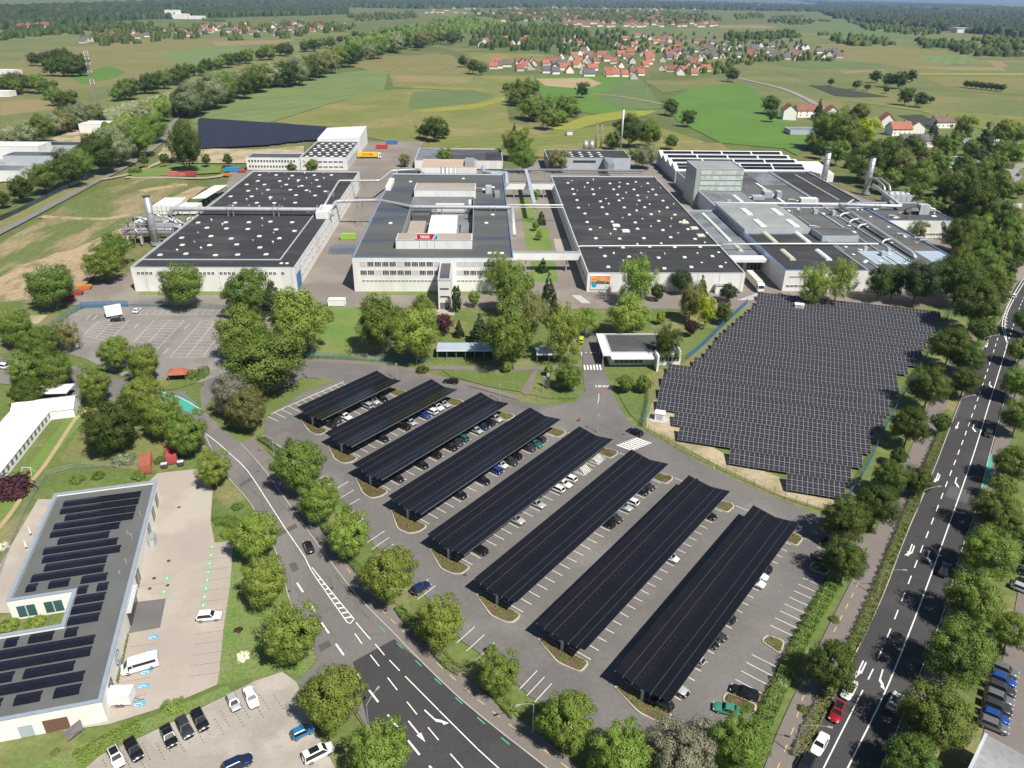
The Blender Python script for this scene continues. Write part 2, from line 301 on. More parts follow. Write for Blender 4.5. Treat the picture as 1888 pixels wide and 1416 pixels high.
# lawns and waste ground near the works
def sheet(name, m, px, z, parent=None): return struct(name, MB().sheet(PX(px), z), m, parent)
struct('grass_ground', MB().sheet(PX([(-150, 594), (150, 568), (700, 542), (1960, 522), (2300, 1520), (-500, 1520)]), -0.245), LAWN)
sheet('lawn', LAWN, [(-60, 560), (150, 545), (430, 560), (700, 545), (1060, 545), (1090, 690), (1080, 760), (900, 760), (560, 660), (400, 700), (200, 720), (-60, 690)], -0.22)
sheet('lawn', LAWN, [(1085, 560), (1380, 545), (1500, 560), (1888, 520), (1960, 700), (1760, 1000), (1500, 1000), (1190, 800), (1110, 690)], -0.21)
sheet('lawn', LAWN, [(-80, 690), (220, 690), (380, 800), (520, 1000), (600, 1200), (660, 1330), (760, 1500), (-80, 1500)], -0.20)
sheet('lawn', LAWN, [(1660, 1480), (1760, 1150), (1860, 880), (1960, 650), (2050, 900), (1900, 1480)], -0.18)
sheet('lawn', LAWNB, [(590, 570), (650, 560), (670, 580), (640, 655), (580, 655)], -0.15)
sheet('lawn', DRY, [(-40, 575), (100, 560), (110, 585), (60, 640), (-40, 660)], -0.15)
sheet('sandy_ground', SANDY, [(-20, 585), (88, 580), (70, 596), (-20, 604)], -0.14)
sheet('lawn', DRY, [(1185, 690), (1260, 670), (1330, 600), (1380, 560), (1420, 570), (1240, 700), (1230, 750), (1250, 800), (1520, 920), (1540, 940), (1500, 945), (1300, 860), (1195, 790)], -0.15)
BARE = mat('bare trodden strip', (0.36, 0.275, 0.17), (0.20, 0.18, 0.085), scale=0.09, lo=0.50, hi=0.60, fine=0.22, fscale=0.7)
for i_, (q, w_) in enumerate((([(-30, 575), (50, 520), (130, 470), (190, 440), (245, 415), (300, 380), (350, 352), (375, 344)], 7), ([(-30, 530), (60, 492), (120, 465)], 8), ([(20, 560), (90, 510), (160, 466), (215, 438)], 4), ([(75, 398), (150, 402), (200, 402), (250, 392)], 5), ([(-30, 556), (40, 545), (80, 548)], 6), ([(260, 352), (300, 344), (345, 340)], 7))): struct('bare_strip', MB().strip(curve(PX(q), 5), w_, -.262 + .004 * i_), BARE)
sheet('sandy_ground', SANDY, [(1192, 770), (1205, 735), (1240, 760), (1262, 790), (1345, 842), (1440, 880), (1500, 912), (1556, 925), (1530, 940), (1440, 912), (1330, 860), (1230, 806), (1192, 788)], -0.14)
sheet('lawn', LAWNB, [(1330, 560), (1378, 548), (1385, 560), (1350, 585)], -0.13)
sheet('lawn', DRY, [(110, 850), (180, 730), (280, 770), (330, 860), (300, 870), (200, 860)], -0.15)
sheet('lawn', LAWNB, [(-60, 1000), (130, 760), (160, 770), (60, 880), (-20, 1000)], -0.14)
DTRK = mat('trodden earth path', (0.42, 0.31, 0.19), (0.34, 0.27, 0.15), scale=0.3, fine=0.15)
struct('path', MB().strip(curve(PX([(160, 755), (140, 770), (110, 815), (80, 860), (55, 890), (30, 930), (0, 970), (-40, 1010)]), 3), 1.1, -0.12), DTRK)

# factory yard
def fsheet(name, m, rects, z): return struct(name, MB().sheet([W(a, b) for a, b in rects], z), m)
fsheet('factory_yard', APRON, [(-170, 268), (-60, 264), (30, 262), (104, 262), (240, 268), (245, 395), (210, 480), (125, 545), (30, 545), (28, 505), (-45, 512), (-45, 612), (-92, 612), (-92, 512), (-160, 500), (-150, 455), (-140, 300)], -0.11)
sheet('factory_yard', APRON, [(118, 562), (160, 530), (245, 500), (250, 548), (170, 562)], -0.105)
sheet('lawn', LAWNB, [(235, 320), (255, 312), (340, 302), (410, 305), (405, 318), (330, 322), (250, 326)], -0.10)
for r in ([(20, 292), (31, 292), (32, 318), (21, 318)], [(20.5, 322), (32, 322), (33, 372), (20.5, 372)], [(20.5, 376), (30, 376), (30, 432), (20.5, 432)], [(-45, 276.5), (12, 276.5), (12, 280), (-45, 280)], [(-131, 276.5), (-74, 276.5), (-74, 280), (-131, 280)]):
    fsheet('lawn', LAWNB, r, -0.09)
fsheet('path', PAVE, [(33.5, 322), (40.5, 322), (40, 352), (34, 352)], -0.085)

# car park, access roads
LOT = [(408, 690), (470, 662), (560, 665), (740, 676), (800, 690), (865, 712), (950, 738), (1010, 748), (1060, 740), (1078, 722), (1075, 690), (1074, 640), (1066, 600), (1098, 600), (1106, 640), (1118, 690), (1132, 730), (1160, 780), (1200, 800), (1290, 852), (1400, 905), (1500, 945), (1560, 960), (1570, 990), (1480, 1130), (1440, 1215), (1390, 1310), (1330, 1400), (1140, 1390), (1040, 1310), (980, 1285), (900, 1215), (850, 1180), (770, 1080), (690, 1005), (640, 930), (590, 880), (530, 850), (485, 810), (490, 770), (560, 720), (620, 703), (560, 694), (480, 742), (440, 770), (372, 757), (368, 720), (380, 700)]
struct('car_park', MB().sheet(PX(LOT), -0.06), ASPH)
sheet('visitor_car_park', ASPO, [(88, 612), (130, 580), (160, 566), (232, 562), (300, 566), (425, 570), (500, 575), (520, 640), (470, 664), (408, 690), (370, 705), (290, 710), (215, 690), (160, 662), (120, 650)], -0.07)
# verge islands inside the junction
sheet('lawn', LAWN, [(282, 702), (330, 684), (375, 680), (382, 692), (360, 706), (320, 718), (292, 718)], -0.02)
sheet('lawn', LAWN, [(374, 752), (400, 728), (440, 712), (520, 718), (600, 697), (620, 703), (560, 722), (492, 768), (470, 800), (430, 790), (395, 772)], -0.02)
sheet('lawn', LAWN, [(815, 682), (980, 680), (958, 722), (900, 712), (830, 693)], -0.02)
sheet('lawn', LAWN, [(988, 682), (1060, 676), (1078, 712), (1062, 734), (1012, 735), (970, 725)], -0.02)
sheet('lawn', LAWN, [(1138, 722), (1160, 715), (1192, 728), (1186, 785), (1160, 762)], -0.02)
sheet('path', FOOT, [(960, 722), (983, 682), (992, 682), (975, 727), (965, 727)], -0.015)
struct('path', MB().strip(curve(PX([(560, 664), (650, 668), (740, 677), (800, 694), (870, 709), (960, 735)]), 3), 2.2, -0.01), FOOT)
struct('path', MB().strip(curve(PX([(790, 678), (860, 678), (1000, 678), (1070, 672)]), 3), 2.6, -0.012), FOOT)
# main road
ML = curve(PX([(1440, 1480), (1463, 1416), (1509, 1337), (1578.6, 1202), (1628, 1097), (1671, 986), (1720.5, 869), (1775.6, 726), (1807, 652.6), (1847, 586.5), (1869, 531), (1888, 509), (1925, 470), (1990, 420)]), 3)
MR = curve(PX([(1598, 1480), (1624.8, 1416), (1686, 1266), (1738.7, 1131), (1774, 1011), (1799.5, 939), (1825, 836), (1854.6, 730), (1874.8, 664), (1888, 628), (1930, 555), (2000, 480)]), 3)
mainroad = struct('main_road', MB().sheet([*ML, *MR[::-1]], -0.03), ASPN)
mk = MB(); ZL = -0.015
mk.strip(curve(PX([(1540, 1470), (1563, 1416), (1629, 1282), (1671, 1180), (1703, 1097), (1746, 978), (1792, 847), (1821.5, 752), (1851, 656), (1857, 634)]), 3), 0.22, ZL)
mk.strip(curve(PX([(1490, 1480), (1518.5, 1416), (1591, 1272)]), 3), 0.2, ZL)
mk.build('lane_marking', LINE, mainroad)
mk = MB(); dashes(mk, curve(PX([(1594, 1266), (1606, 1242), (1640, 1165), (1675, 1075), (1711, 982), (1746, 890), (1780, 800), (1815, 700), (1845, 607)]), 3), 3.0, 3.0, 0.2, ZL, 2)
dashes(mk, curve(PX([(1857, 634), (1872, 590), (1890, 545), (1930, 480)]), 3), 2.5, 2.5, 0.2, ZL)
mk.build('lane_marking', LINE, mainroad)
mk = MB()
for q in ([(1857, 634), (1848, 600), (1854, 575), (1868, 545), (1890, 510), (1930, 465)], [(1857, 634), (1853, 598), (1858, 575), (1872, 547), (1895, 510)]): mk.strip(curve(PX(q), 3), 0.25, ZL)
mk.build('lane_marking', LINE, mainroad)
mk = MB()
for t in range(7):
    a = P(1850 + t * .6, 607 - t * 6); b = P(1856 + t * .4, 611 - t * 6); mk.strip([a, b], 0.35, ZL)
mk.build('hatched_marking', LINE, mainroad)
def arrow(par, p, d, Ln=5.0, turn=0, m=LINE, z=ZL):
    d = Vector((d[0], d[1], 0)).normalized(); n = Vector((-d.y, d.x, 0)); p = Vector((p[0], p[1], 0)); b = MB()
    def T(q): return [p + d * x + n * y for x, y in q]
    if turn == 0: b.sheet(T([(0, -.12), (Ln * .62, -.12), (Ln * .62, -.42), (Ln, 0), (Ln * .62, .42), (Ln * .62, .12), (0, .12)]), z)
    else:
        s = turn
        b.sheet(T([(0, -.12), (Ln * .6, -.12), (Ln * .6, .12), (0, .12)]), z); b.sheet(T([(Ln * .45, 0), (Ln * .6, -.14 * s), (Ln * .78, .55 * s), (Ln * .68, .7 * s)]), z + .004); b.sheet(T([(Ln * .60, .55 * s), (Ln * .85, .35 * s), (Ln * .92, 1.15 * s)]), z + .008)
    b.build('arrow_marking', m, par)
for x, y, dx, dy, tn in [(1682, 1003, -8, 22, 0), (1686, 1006, -8, 22, -1), (1714, 1015, -6, 20, 1), (1730, 872, -6, 18, 0), (1733, 875, -6, 18, -1), (1764, 880, -5, 17, 1), (1768, 778, -6, 14, 0), (1796, 782, -4, 12, 1), (1592, 1218, -12, 26, 0), (1597, 1221, -12, 26, -1), (1628, 1234, -9, 30, 1), (1822, 632, -4, 8, 0), (1802, 700, -3, 9, 0), (1826, 703, -3, 9, 1)]:
    a, b = P(x, y), P(x + dx, y + dy); arrow(mainroad, a, b - a, min((b - a).length * 1.3, 5.0), tn)
def kerb(par, line, w=0.18, h=0.10, name='kerb'):
    b = MB(); n = len(line); vs = []; line = [Vector((p[0], p[1], 0)) for p in line]
    for i, p in enumerate(line):
        d = (line[min(i + 1, n - 1)] - line[max(i - 1, 0)]).normalized(); q = Vector((-d.y, d.x, 0)) * w / 2
        vs += [(p.x - q.x, p.y - q.y, -.1), (p.x - q.x, p.y - q.y, h), (p.x + q.x, p.y + q.y, h), (p.x + q.x, p.y + q.y, -.1)]
    fs = [(4 * i + k, 4 * i + 4 + k, 4 * i + 5 + k, 4 * i + 1 + k) for i in range(n - 1) for k in range(3)]
    b.add(vs, fs); return b.build(name, KERB, par)
kerb(mainroad, ML); kerb(mainroad, MR)
# footways beside the main road
struct('footway', MB().strip(curve(PX([(1418, 1480), (1446, 1390), (1475, 1318), (1515, 1232), (1560, 1138), (1600, 1055), (1643, 960), (1682, 862), (1720, 770), (1754, 690), (1795, 611)]), 4), 4.0, -0.05), FOOT)
sheet('footway', FOOT, [(1540, 990), (1600, 985), (1650, 960), (1640, 1000), (1590, 1012)], -0.045)
MRO = [p + Vector((MR[min(i + 1, len(MR) - 1)].y - MR[max(i - 1, 0)].y, -(MR[min(i + 1, len(MR) - 1)].x - MR[max(i - 1, 0)].x), 0)).normalized() * 2.0 for i, p in enumerate(MR)]
struct('footway', MB().strip(MRO, 3.4, -0.05), FOOT)
sheet('yard', FOOT, [(1780, 1480), (1800, 1400), (1830, 1290), (1870, 1130), (1888, 1030), (1960, 900), (2100, 1480)], -0.04)
sheet('cycle_crossing', GREENP, [(1806, 862), (1822, 836), (1832, 838), (1820, 900), (1808, 900)], -0.035)
# side road on the left
SLa = curve(PX([(-60, 655), (60, 668), (140, 680), (200, 696), (245, 712), (300, 730), (368, 764), (376, 797), (395, 838), (422, 882), (462, 929), (507, 1013), (535, 1110), (560, 1165), (585, 1215), (640, 1285), (680, 1346), (730, 1416), (770, 1480)]), 4)
SRa = curve(PX([(-60, 700), (60, 712), (140, 722), (215, 728), (290, 700), (330, 722), (372, 757), (392, 774), (430, 805), (482, 860), (538, 937), (606, 1031), (660, 1100), (724, 1165.5), (780, 1223), (848, 1288), (930, 1355), (1008, 1416), (1080, 1480)]), 4)
sideroad = struct('side_road', MB().sheet(PX([(-60, 652), (60, 664), (140, 676), (200, 692), (262, 712), (292, 721), (340, 722), (372, 757), (392, 774), (430, 805), (482, 860), (538, 937), (606, 1031), (660, 1100), (724, 1165.5), (780, 1223), (848, 1288), (930, 1355), (1008, 1416), (1080, 1480), (770, 1480), (730, 1416), (680, 1346), (655, 1308), (640, 1285), (620, 1245), (585, 1215), (560, 1165), (535, 1110), (507, 1013), (462, 929), (422, 882), (395, 838), (365, 800), (320, 775), (260, 755), (200, 738), (130, 728), (60, 712), (-60, 702)]), -0.035), ASPR)
struct('side_road', MB().sheet(PX([(650.5, 1220), (726.7, 1178), (780, 1223.5), (848, 1288.5), (930, 1355.5), (1007.5, 1416), (1079, 1480), (772, 1480), (731, 1416), (681, 1346)]), -0.028), ASPN)
kerb(sideroad, SRa[len(SRa) * 9 // 20:]); kerb(sideroad, curve(PX([(376, 797), (395, 838), (422, 882), (462, 929), (507, 1013), (535, 1110), (560, 1165), (578, 1198)]), 4))
mk = MB()
mk.strip(curve(PX([(376, 797), (400, 815), (428, 840), (456.6, 868), (500, 934), (529, 978.6), (561, 1025.6), (573.6, 1051), (605, 1097), (640, 1147)]), 3), 0.18, -.01)
mk.strip(curve(PX([(575, 1046), (612, 1092), (652.5, 1141)]), 3), 0.18, -.01)
mk.strip(PX([(640, 1147), (646, 1149.5), (652.5, 1141)]), 0.2, -.01)
for t in np.linspace(.2, .93, 9): mk.strip([P(575 + 66 * t, 1049 + 97 * t), P(577 + 74 * (t + .03), 1046 + 95 * (t + .03))], 0.36, -.006)
mk.build('lane_marking', LINE, sideroad)
def t8(u, v): return P(400 + u / 3.933, 1056 + v / 3.933)
mk = MB()
for a in [(580, 72, 625, 140), (668, 212, 715, 285), (758, 360, 812, 438), (862, 515, 920, 597), (1018, 730, 1043, 765), (1103, 850, 1170, 937), (1238, 1028, 1312, 1123), (1385, 1215, 1470, 1320), (1540, 1400, 1600, 1470)]: mk.strip([t8(*a[:2]), t8(*a[2:])], 0.32, -.01)
mk.build('lane_marking', LINE, sideroad)
mk = MB()
for a in [(1000, 440, 1052, 515), (1112, 595, 1176, 677), (1238, 760, 1307, 850), (1378, 935, 1450, 1027), (1530, 1120, 1607, 1213), (1692, 1312, 1785, 1416)]: mk.strip([t8(*a[:2]), t8(*a[2:])], 0.18, -.01)
for a in [(1008, 360, 1113, 483), (1148, 517, 1215, 597), (1250, 632, 1325, 710), (1365, 750, 1608, 995), (1612, 1000, 1888, 1275), (1890, 1277, 2200, 1560)]: mk.strip([t8(*a[:2]), t8(*a[2:])], 0.18, -.01)
mk.build('lane_marking', LINE, sideroad)
arrow(sideroad, t8(1388, 1074), t8(1512, 1228) - t8(1388, 1074), (t8(1512, 1228) - t8(1388, 1074)).length, 0, z=-.01)
a_, b_ = t8(1505, 994), t8(1640, 1120); arrow(sideroad, a_, b_ - a_, (b_ - a_).length * 1.1, 1, z=-.01)
mk = MB(); dashes(mk, curve(PX([(330, 722), (352, 737), (368, 748)]), 2), .5, .5, .25, -.008); dashes(mk, curve(PX([(700, 1155), (790, 1240), (900, 1340), (960, 1388)]), 3), 1.8, 3.6, .22, -.03 + .02); mk.build('cycle_marking', GREENP, sideroad)
sheet('cycle_lane', GREENP, [(292, 722), (322, 728), (352, 740), (368, 755), (368, 765), (340, 757), (310, 742)], -0.022)
mk = MB(); dashes(mk, curve(PX([(296, 722), (330, 732), (370, 754)]), 2), .6, .5, .35, -.012); mk.build('give_way_marking', LINE, sideroad)
# cycle and foot path between side road and car park
SRO = [p + Vector((SRa[min(i + 1, len(SRa) - 1)].y - SRa[max(i - 1, 0)].y, -(SRa[min(i + 1, len(SRa) - 1)].x - SRa[max(i - 1, 0)].x), 0)).normalized() * -1.9 for i, p in enumerate(SRa)][len(SRa) * 9 // 20:]
struct('footway', MB().strip(SRO, 3.5, -0.045), FOOT)
mk = MB(); dashes(mk, curve(PX([(640, 1048), (700, 1120), (800, 1217), (900, 1305), (1000, 1380), (1060, 1425)]), 3), 1.6, 1.9, .14, -.03); dashes(mk, curve(PX([(1432, 1420), (1462, 1345), (1490, 1260), (1540, 1160), (1585, 1070)]), 3), 1.6, 2.2, .14, -.03)
tag(mk.build('cycle_marking', YLINE), kind='structure')
sheet('junction_apron', ASPR, [(546, 1259), (587, 1217), (600, 1225), (660, 1310), (640, 1330), (600, 1290)], -0.04)
# paved lots lower left
sheet('paved_lot', PAVE, [(262, 900), (290, 872), (380, 862), (392, 905), (388, 960), (396, 1000), (430, 998), (424, 1080), (412, 1160), (404, 1240), (400, 1262), (330, 1292), (280, 1310), (200, 1335), (-60, 1370), (-60, 1340), (190, 1290), (225, 1120), (260, 960)], -0.05)
sheet('paved_lot', PAVE2, [(130, 1440), (185, 1392), (260, 1358), (330, 1325), (420, 1280), (470, 1255), (520, 1238), (548, 1258), (560, 1300), (580, 1345), (610, 1400), (650, 1480), (100, 1480)], -0.052)
sheet('terrace', PAVE, [(-40, 1130), (0, 1040), (70, 920), (95, 920), (20, 1130)], -0.05)
sheet('entrance_slab', SLAB, [(232, 1112), (306, 1103), (295, 1157), (222, 1170)], -0.04)
sheet('meadow_verge', WILD, [(430, 1000), (470, 1000), (545, 1120), (585, 1210), (560, 1245), (520, 1238), (400, 1262), (412, 1160)], -0.11)
sheet('meadow_verge', WILD, [(50, 1416), (130, 1380), (330, 1300), (420, 1262), (425, 1276), (330, 1322), (200, 1385), (140, 1430)], -0.10)
sheet('lawn', DRY, [(-60, 1375), (150, 1340), (140, 1378), (40, 1430), (-60, 1440)], -0.12)

CRK = mat('bitumen crack filler', (0.045, 0.044, 0.044), fine=0.1); PATCH = mat('asphalt repair patch', (0.10, 0.097, 0.095), (0.085, 0.083, 0.082), scale=.3, fine=.12)
random.seed(17)
def cracks(par, lst, w=.05, z=-.012):
    for (x, y, dx, dy) in lst:
        p = P(x, y); d = P(x + dx, y + dy) - p; n = 9; q = Vector((-d.y, d.x, 0)).normalized(); a = random.uniform(0, 6)
        MB().strip([p + d * (i / n) + q * (.35 * math.sin(i * 1.1 + a) + random.uniform(-.15, .15)) for i in range(n + 1)], w * random.uniform(.7, 1.5), z).build('crack', CRK, par)
cracks(sideroad, [(540, 1000, 50, 85), (560, 960, 45, 70), (600, 1060, 30, 60), (570, 1110, 40, 60), (620, 1060, 60, 80), (500, 900, 35, 50), (470, 905, 30, 50), (590, 1130, 30, -12), (640, 1100, 40, 45), (610, 1170, 36, 30), (455, 880, 22, 14), (420, 850, 50, 60), (655, 1160, 45, 12), (530, 1060, 25, 50)])
for q in ([(532, 1040), (545, 1036), (552, 1050), (540, 1055)], [(440, 893), (462, 880), (466, 884), (444, 898)], [(505, 985), (545, 965), (549, 972), (508, 992)], [(585, 1190), (606, 1180), (612, 1190), (592, 1202)]): MB().sheet(PX(q), -.02).build('asphalt_patch', PATCH, sideroad)
cracks(None or sideroad, [(1000, 1330, 60, 25), (930, 1230, 70, 55), (690, 975, 60, 70), (1090, 770, 60, 40), (880, 722, 120, 40), (1420, 900, 70, 30), (620, 690, 110, 6)], .04, -.05)
cracks(mainroad, [(1700, 905, -12, 40), (1640, 1180, -20, 50), (1770, 930, -10, 30)], .04, -.02)
MB().sheet(PX([(1752, 895), (1790, 905), (1782, 928), (1742, 915)]), -.022).build('asphalt_patch', PATCH, mainroad)
DRN = mat('iron drain cover', (.07, .068, .066), fine=.1)
for i, (x, y) in enumerate(((612, 1084), (476, 869), (533, 1090), (857, 1060), (1060, 1150), (700, 905), (1150, 800), (920, 1120), (330, 935), (311, 1034), (309, 1079), (284, 1066), (276, 1085), (230, 700), (375, 710))):
    p = P(x, y); MB().sheet([(p.x + .38 * math.cos(t * math.pi / 6), p.y + .38 * math.sin(t * math.pi / 6)) for t in range(12)], -.008).build('drain_cover', DRN, sideroad)
# ------------------------------------------------------------------ vegetation kit
BARK = mat('bark', (0.10, 0.085, 0.065), (0.14, 0.12, 0.10), scale=3, fine=0.2, fscale=12, use_obj=True)
LEAF = {
 'lime': leafmat('linden leaves', (0.162, 0.247, 0.038), (0.267, 0.352, 0.074)),
 'mid': leafmat('mid green leaves', (0.101, 0.176, 0.029), (0.194, 0.276, 0.055)),
 'dark': leafmat('dark green leaves', (0.053, 0.096, 0.018), (0.109, 0.154, 0.027)),
 'deep': leafmat('deep conifer green', (0.039, 0.069, 0.026), (0.077, 0.112, 0.039)),
 'bright': leafmat('bright yellow green leaves', (0.238, 0.336, 0.021), (0.382, 0.455, 0.037)),
 'olive': leafmat('olive leaves', (0.161, 0.186, 0.058), (0.263, 0.272, 0.098)),
 'silver': leafmat('silvery leaves', (0.176, 0.190, 0.112), (0.306, 0.302, 0.213)),
 'purple': leafmat('copper beech leaves', (0.050, 0.021, 0.026), (0.116, 0.044, 0.044)),
 'white': leafmat('white blossom', (0.611, 0.618, 0.401), (1.092, 1.092, 0.909)),
 'willow': leafmat('grey green willow leaves', (0.195, 0.240, 0.121), (0.310, 0.349, 0.186)),
}
def leaves_mesh(name, cen, nor, size, tint, m, out=None):
    n = len(cen); r = rng.normal(size=(n, 3)); nor = nor / (np.linalg.norm(nor, axis=1, keepdims=True) + 1e-9)
    t = np.cross(nor, r); t /= np.linalg.norm(t, axis=1, keepdims=True) + 1e-9; b = np.cross(nor, t)
    s = (size * rng.uniform(.65, 1.35, n))[:, None]
    V = np.empty((n, 4, 3)); V[:, 0] = cen - t * s; V[:, 1] = cen - b * s * .55 - nor * s * .12; V[:, 2] = cen + t * s; V[:, 3] = cen + b * s * .55 - nor * s * .12
    me = bpy.data.meshes.new(name); me.vertices.add(n * 4); me.vertices.foreach_set('co', V.reshape(-1).astype(np.float32))
    me.loops.add(n * 4); me.loops.foreach_set('vertex_index', np.arange(n * 4, dtype=np.int32))
    me.polygons.add(n); me.polygons.foreach_set('loop_start', np.arange(0, n * 4, 4, dtype=np.int32))
    at = me.attributes.new('tint', 'FLOAT', 'FACE'); at.data.foreach_set('value', np.clip(tint, 0, 1).astype(np.float32))
    me.materials.append(m); me.update(calc_edges=True)
    if out is not None:
        flip = np.sign((nor * out).sum(1, keepdims=True)); flip[flip == 0] = 1; vn = out * .62 + nor * flip * .45; vn /= np.linalg.norm(vn, axis=1, keepdims=True)
        me.normals_split_custom_set_from_vertices(np.repeat(vn, 4, axis=0).tolist())
    return me
def crown_mesh(name, nleaf, leaf, kind='round', nclump=70, spread=.27):
    c = []; ph = rng.uniform(0, 6.28, 6)
    def lump(d): return 1 + .11 * math.sin(3 * d[0] * 1.6 + ph[0]) + .11 * math.sin(4 * d[1] + ph[1]) + .09 * math.sin(4 * d[2] + ph[2])
    while len(c) < nclump:
        d = rng.normal(size=3); d /= np.linalg.norm(d)
        if kind == 'round':
            r = rng.uniform(.55, .92) * lump(d); p = d * r
            if d[2] < -.55: p[2] *= .8
        elif kind == 'wild':
            r = rng.uniform(.35, .95) * lump(d); p = d * r; p[0] *= 1 + .25 * math.sin(len(c)); p[2] = p[2] * (1.0 if p[2] > 0 else .85)
        elif kind == 'airy':
            r = rng.uniform(.2, 1.0); p = d * r
        elif kind == 'cone':
            h = rng.uniform(-1, 1) ; h = -1 + 2 * (1 - math.sqrt(1 - (h + 1) / 2)) ; a = rng.uniform(0, 2 * math.pi); q = (1 - h) / 2 * rng.uniform(.75, 1.0); p = np.array([q * math.cos(a), q * math.sin(a), h])
        elif kind == 'dome':
            p = d * rng.uniform(.55, .95); p[2] = abs(p[2]) * .9
        c.append(p)
    c = np.array(c); k = rng.integers(0, nclump, nleaf); o = rng.normal(size=(nleaf, 3)); o /= np.linalg.norm(o, axis=1, keepdims=True)
    rr = rng.uniform(.55, 1.0, nleaf)[:, None] * spread * (1 + .35 * np.sin(k * 2.3))[:, None]
    if kind == 'cone': rr = rr * (1.15 - .5 * (c[k][:, 2:3] + 1) / 2); o[:, 2] *= .55
    if kind == 'airy': o[:, 2] *= 1.3
    cen = c[k] + o * rr; nor = o * .9 + cen * .5 + rng.normal(size=(nleaf, 3)) * .3; out = o * .75 + cen * .7; out /= np.linalg.norm(out, axis=1, keepdims=True) + 1e-9
    if kind == 'cone': nor[:, 2] += .6
    ct = rng.uniform(0, 1, nclump)[k] * .6 + rng.uniform(0, .5, nleaf)
    return leaves_mesh(name, cen, nor, leaf, ct, LEAF['mid'], out)
def trunk_mesh(name, limbs=6):                                # unit trunk: base 0, crown centre 1
    b = MB(); b.tube([(0, 0, -.12), (0, 0, 0), (.01, .01, .35), (0, .02, .7), (.02, 0, 1.05)], .115, 8, .05)
    for i in range(limbs):
        a = i * 2.4; z = .42 + .09 * i; q = .35 + .05 * (i % 3)
        b.tube([(0, 0, z), (q * .5 * math.cos(a), q * .5 * math.sin(a), z + .18), (q * math.cos(a), q * math.sin(a), z + .42)], .045, 5, .015)
    return b.mesh(name, BARK, smooth=True)
CR = {}
for k, (kind, n, lf, nc, sp) in {'round': ('round', 26000, .032, 170, .215), 'wild': ('wild', 28000, .031, 170, .225), 'airy': ('airy', 15000, .03, 150, .19), 'cone': ('cone', 11000, .038, 190, .19), 'dome': ('dome', 9000, .045, 70, .26)}.items():
    hi = [crown_mesh(f'crown_{k}', n, lf, kind, nc, sp) for _ in range(3 if k in ('round', 'wild') else 2)]
    mi = [crown_mesh(f'crown_{k}', int(n * .27), lf * 1.85, kind, int(nc * .7), sp * 1.1) for _ in range(3)]
    lo = [crown_mesh(f'crown_{k}', int(n * .06), lf * 3.9, kind, int(nc * .45), sp * 1.2) for _ in range(3)]
    CR[k] = (hi, mi, lo)
TR = trunk_mesh('trunk'); NT = [0]
def plant_tree(pos, R, Rz, hc, kind, col, label, name='broadleaf_tree', group=None, lod=0, cat='tree'):
    t = thing(name, label, cat, pos, 0, group); NT[0] += 1; i = NT[0]
    me = CR[kind][lod][i % len(CR[kind][lod])]
    tk = link('trunk', TR, t); s = max(.25, min(R * .32, 2.0)); tk.scale = (max(R * .5, .6) * .8, max(R * .5, .6) * .8, hc); tk.rotation_euler = (0, 0, i * 1.7)
    c = link('crown', me, t, (0, 0, hc), i * 2.1, LEAF[col]); c.scale = (R * (1 + .07 * math.sin(i * 3.1)), R * (1 + .07 * math.cos(i * 5.3)), Rz)
    return t
def tree(px, py, r, kind='round', col='mid', label='', asp=1.0, clear=.3, name='broadleaf_tree', group=None, cat='tree'):
    R = 5.0
    for _ in range(4):
        hc = R * (asp + clear); p = P(px, py, hc); R = r * depth(p) / F
    lod = 0 if r > 24 else (1 if r > 11 else 2)
    return plant_tree((p.x, p.y, 0), R, R * asp, hc, kind, col, label, name, group, lod, cat)
def row(items, lab, kind='round', col='lime', asp=1.05, clear=.35, name='street_tree', group=None, cat='tree'):
    for i, it in enumerate(items):
        x, y, r = it[:3]; ex = it[3] if len(it) > 3 else {}
        tree(x, y, r, ex.get('k', kind), ex.get('c', col), lab.format(ORD[i]), ex.get('a', asp), ex.get('cl', clear), name, group, cat)
def shrub(px, py, r, col, label, asp=.8, name='shrub', group=None, kind='dome'):
    R = 1.5
    for _ in range(4): p = P(px, py, R * asp * .45); R = r * depth(p) / F
    me = CR[kind][1 if r > 9 else 2]; NT[0] += 1
    o = link(name, me[NT[0] % len(me)], None, (p.x, p.y, -.1 if kind == 'dome' else R * asp * .9), NT[0] * 1.3, LEAF[col]); o.scale = (R, R, R * asp)
    return tag(o, label, 'shrub' if name == 'shrub' else 'bush', group)
def hedge(pts, w, h, col, label, name='hedge', dens=26, leaf=.16):
    pts = curve(PX(pts), 1.0); L = length(pts); n = int(L * (w + 2 * h) * dens); c = np.empty((n, 3)); o = np.empty((n, 3)); org = pts[len(pts) // 2]
    for i in range(n):
        p, d = along(pts, rng.uniform(0, L)); q = Vector((-d.y, d.x, 0)); t = rng.uniform(-1, 1); bump = .8 + .25 * math.sin(p.x * 1.7 + p.y * 2.3) + .12 * math.sin(p.x * 4.1)
        if rng.uniform() < w / (w + 2 * h): y, z, nn = t * w / 2, h * bump * (1 - .15 * t * t), Vector((0, 0, 1)) + q * t * .4
        else: s = 1 if t > 0 else -1; y, z, nn = s * w / 2 * (.9 + .15 * bump), abs(t) * h * bump, q * s + Vector((0, 0, .3))
        v = p + q * y - org; c[i] = (v.x + rng.normal() * .06, v.y + rng.normal() * .06, z + rng.normal() * .06); o[i] = nn + Vector(rng.normal(size=3) * .45)
    me = leaves_mesh(name, c, o, leaf, rng.uniform(0, 1, n), LEAF[col]); return tag(link(name, me, None, org), label, 'hedge')

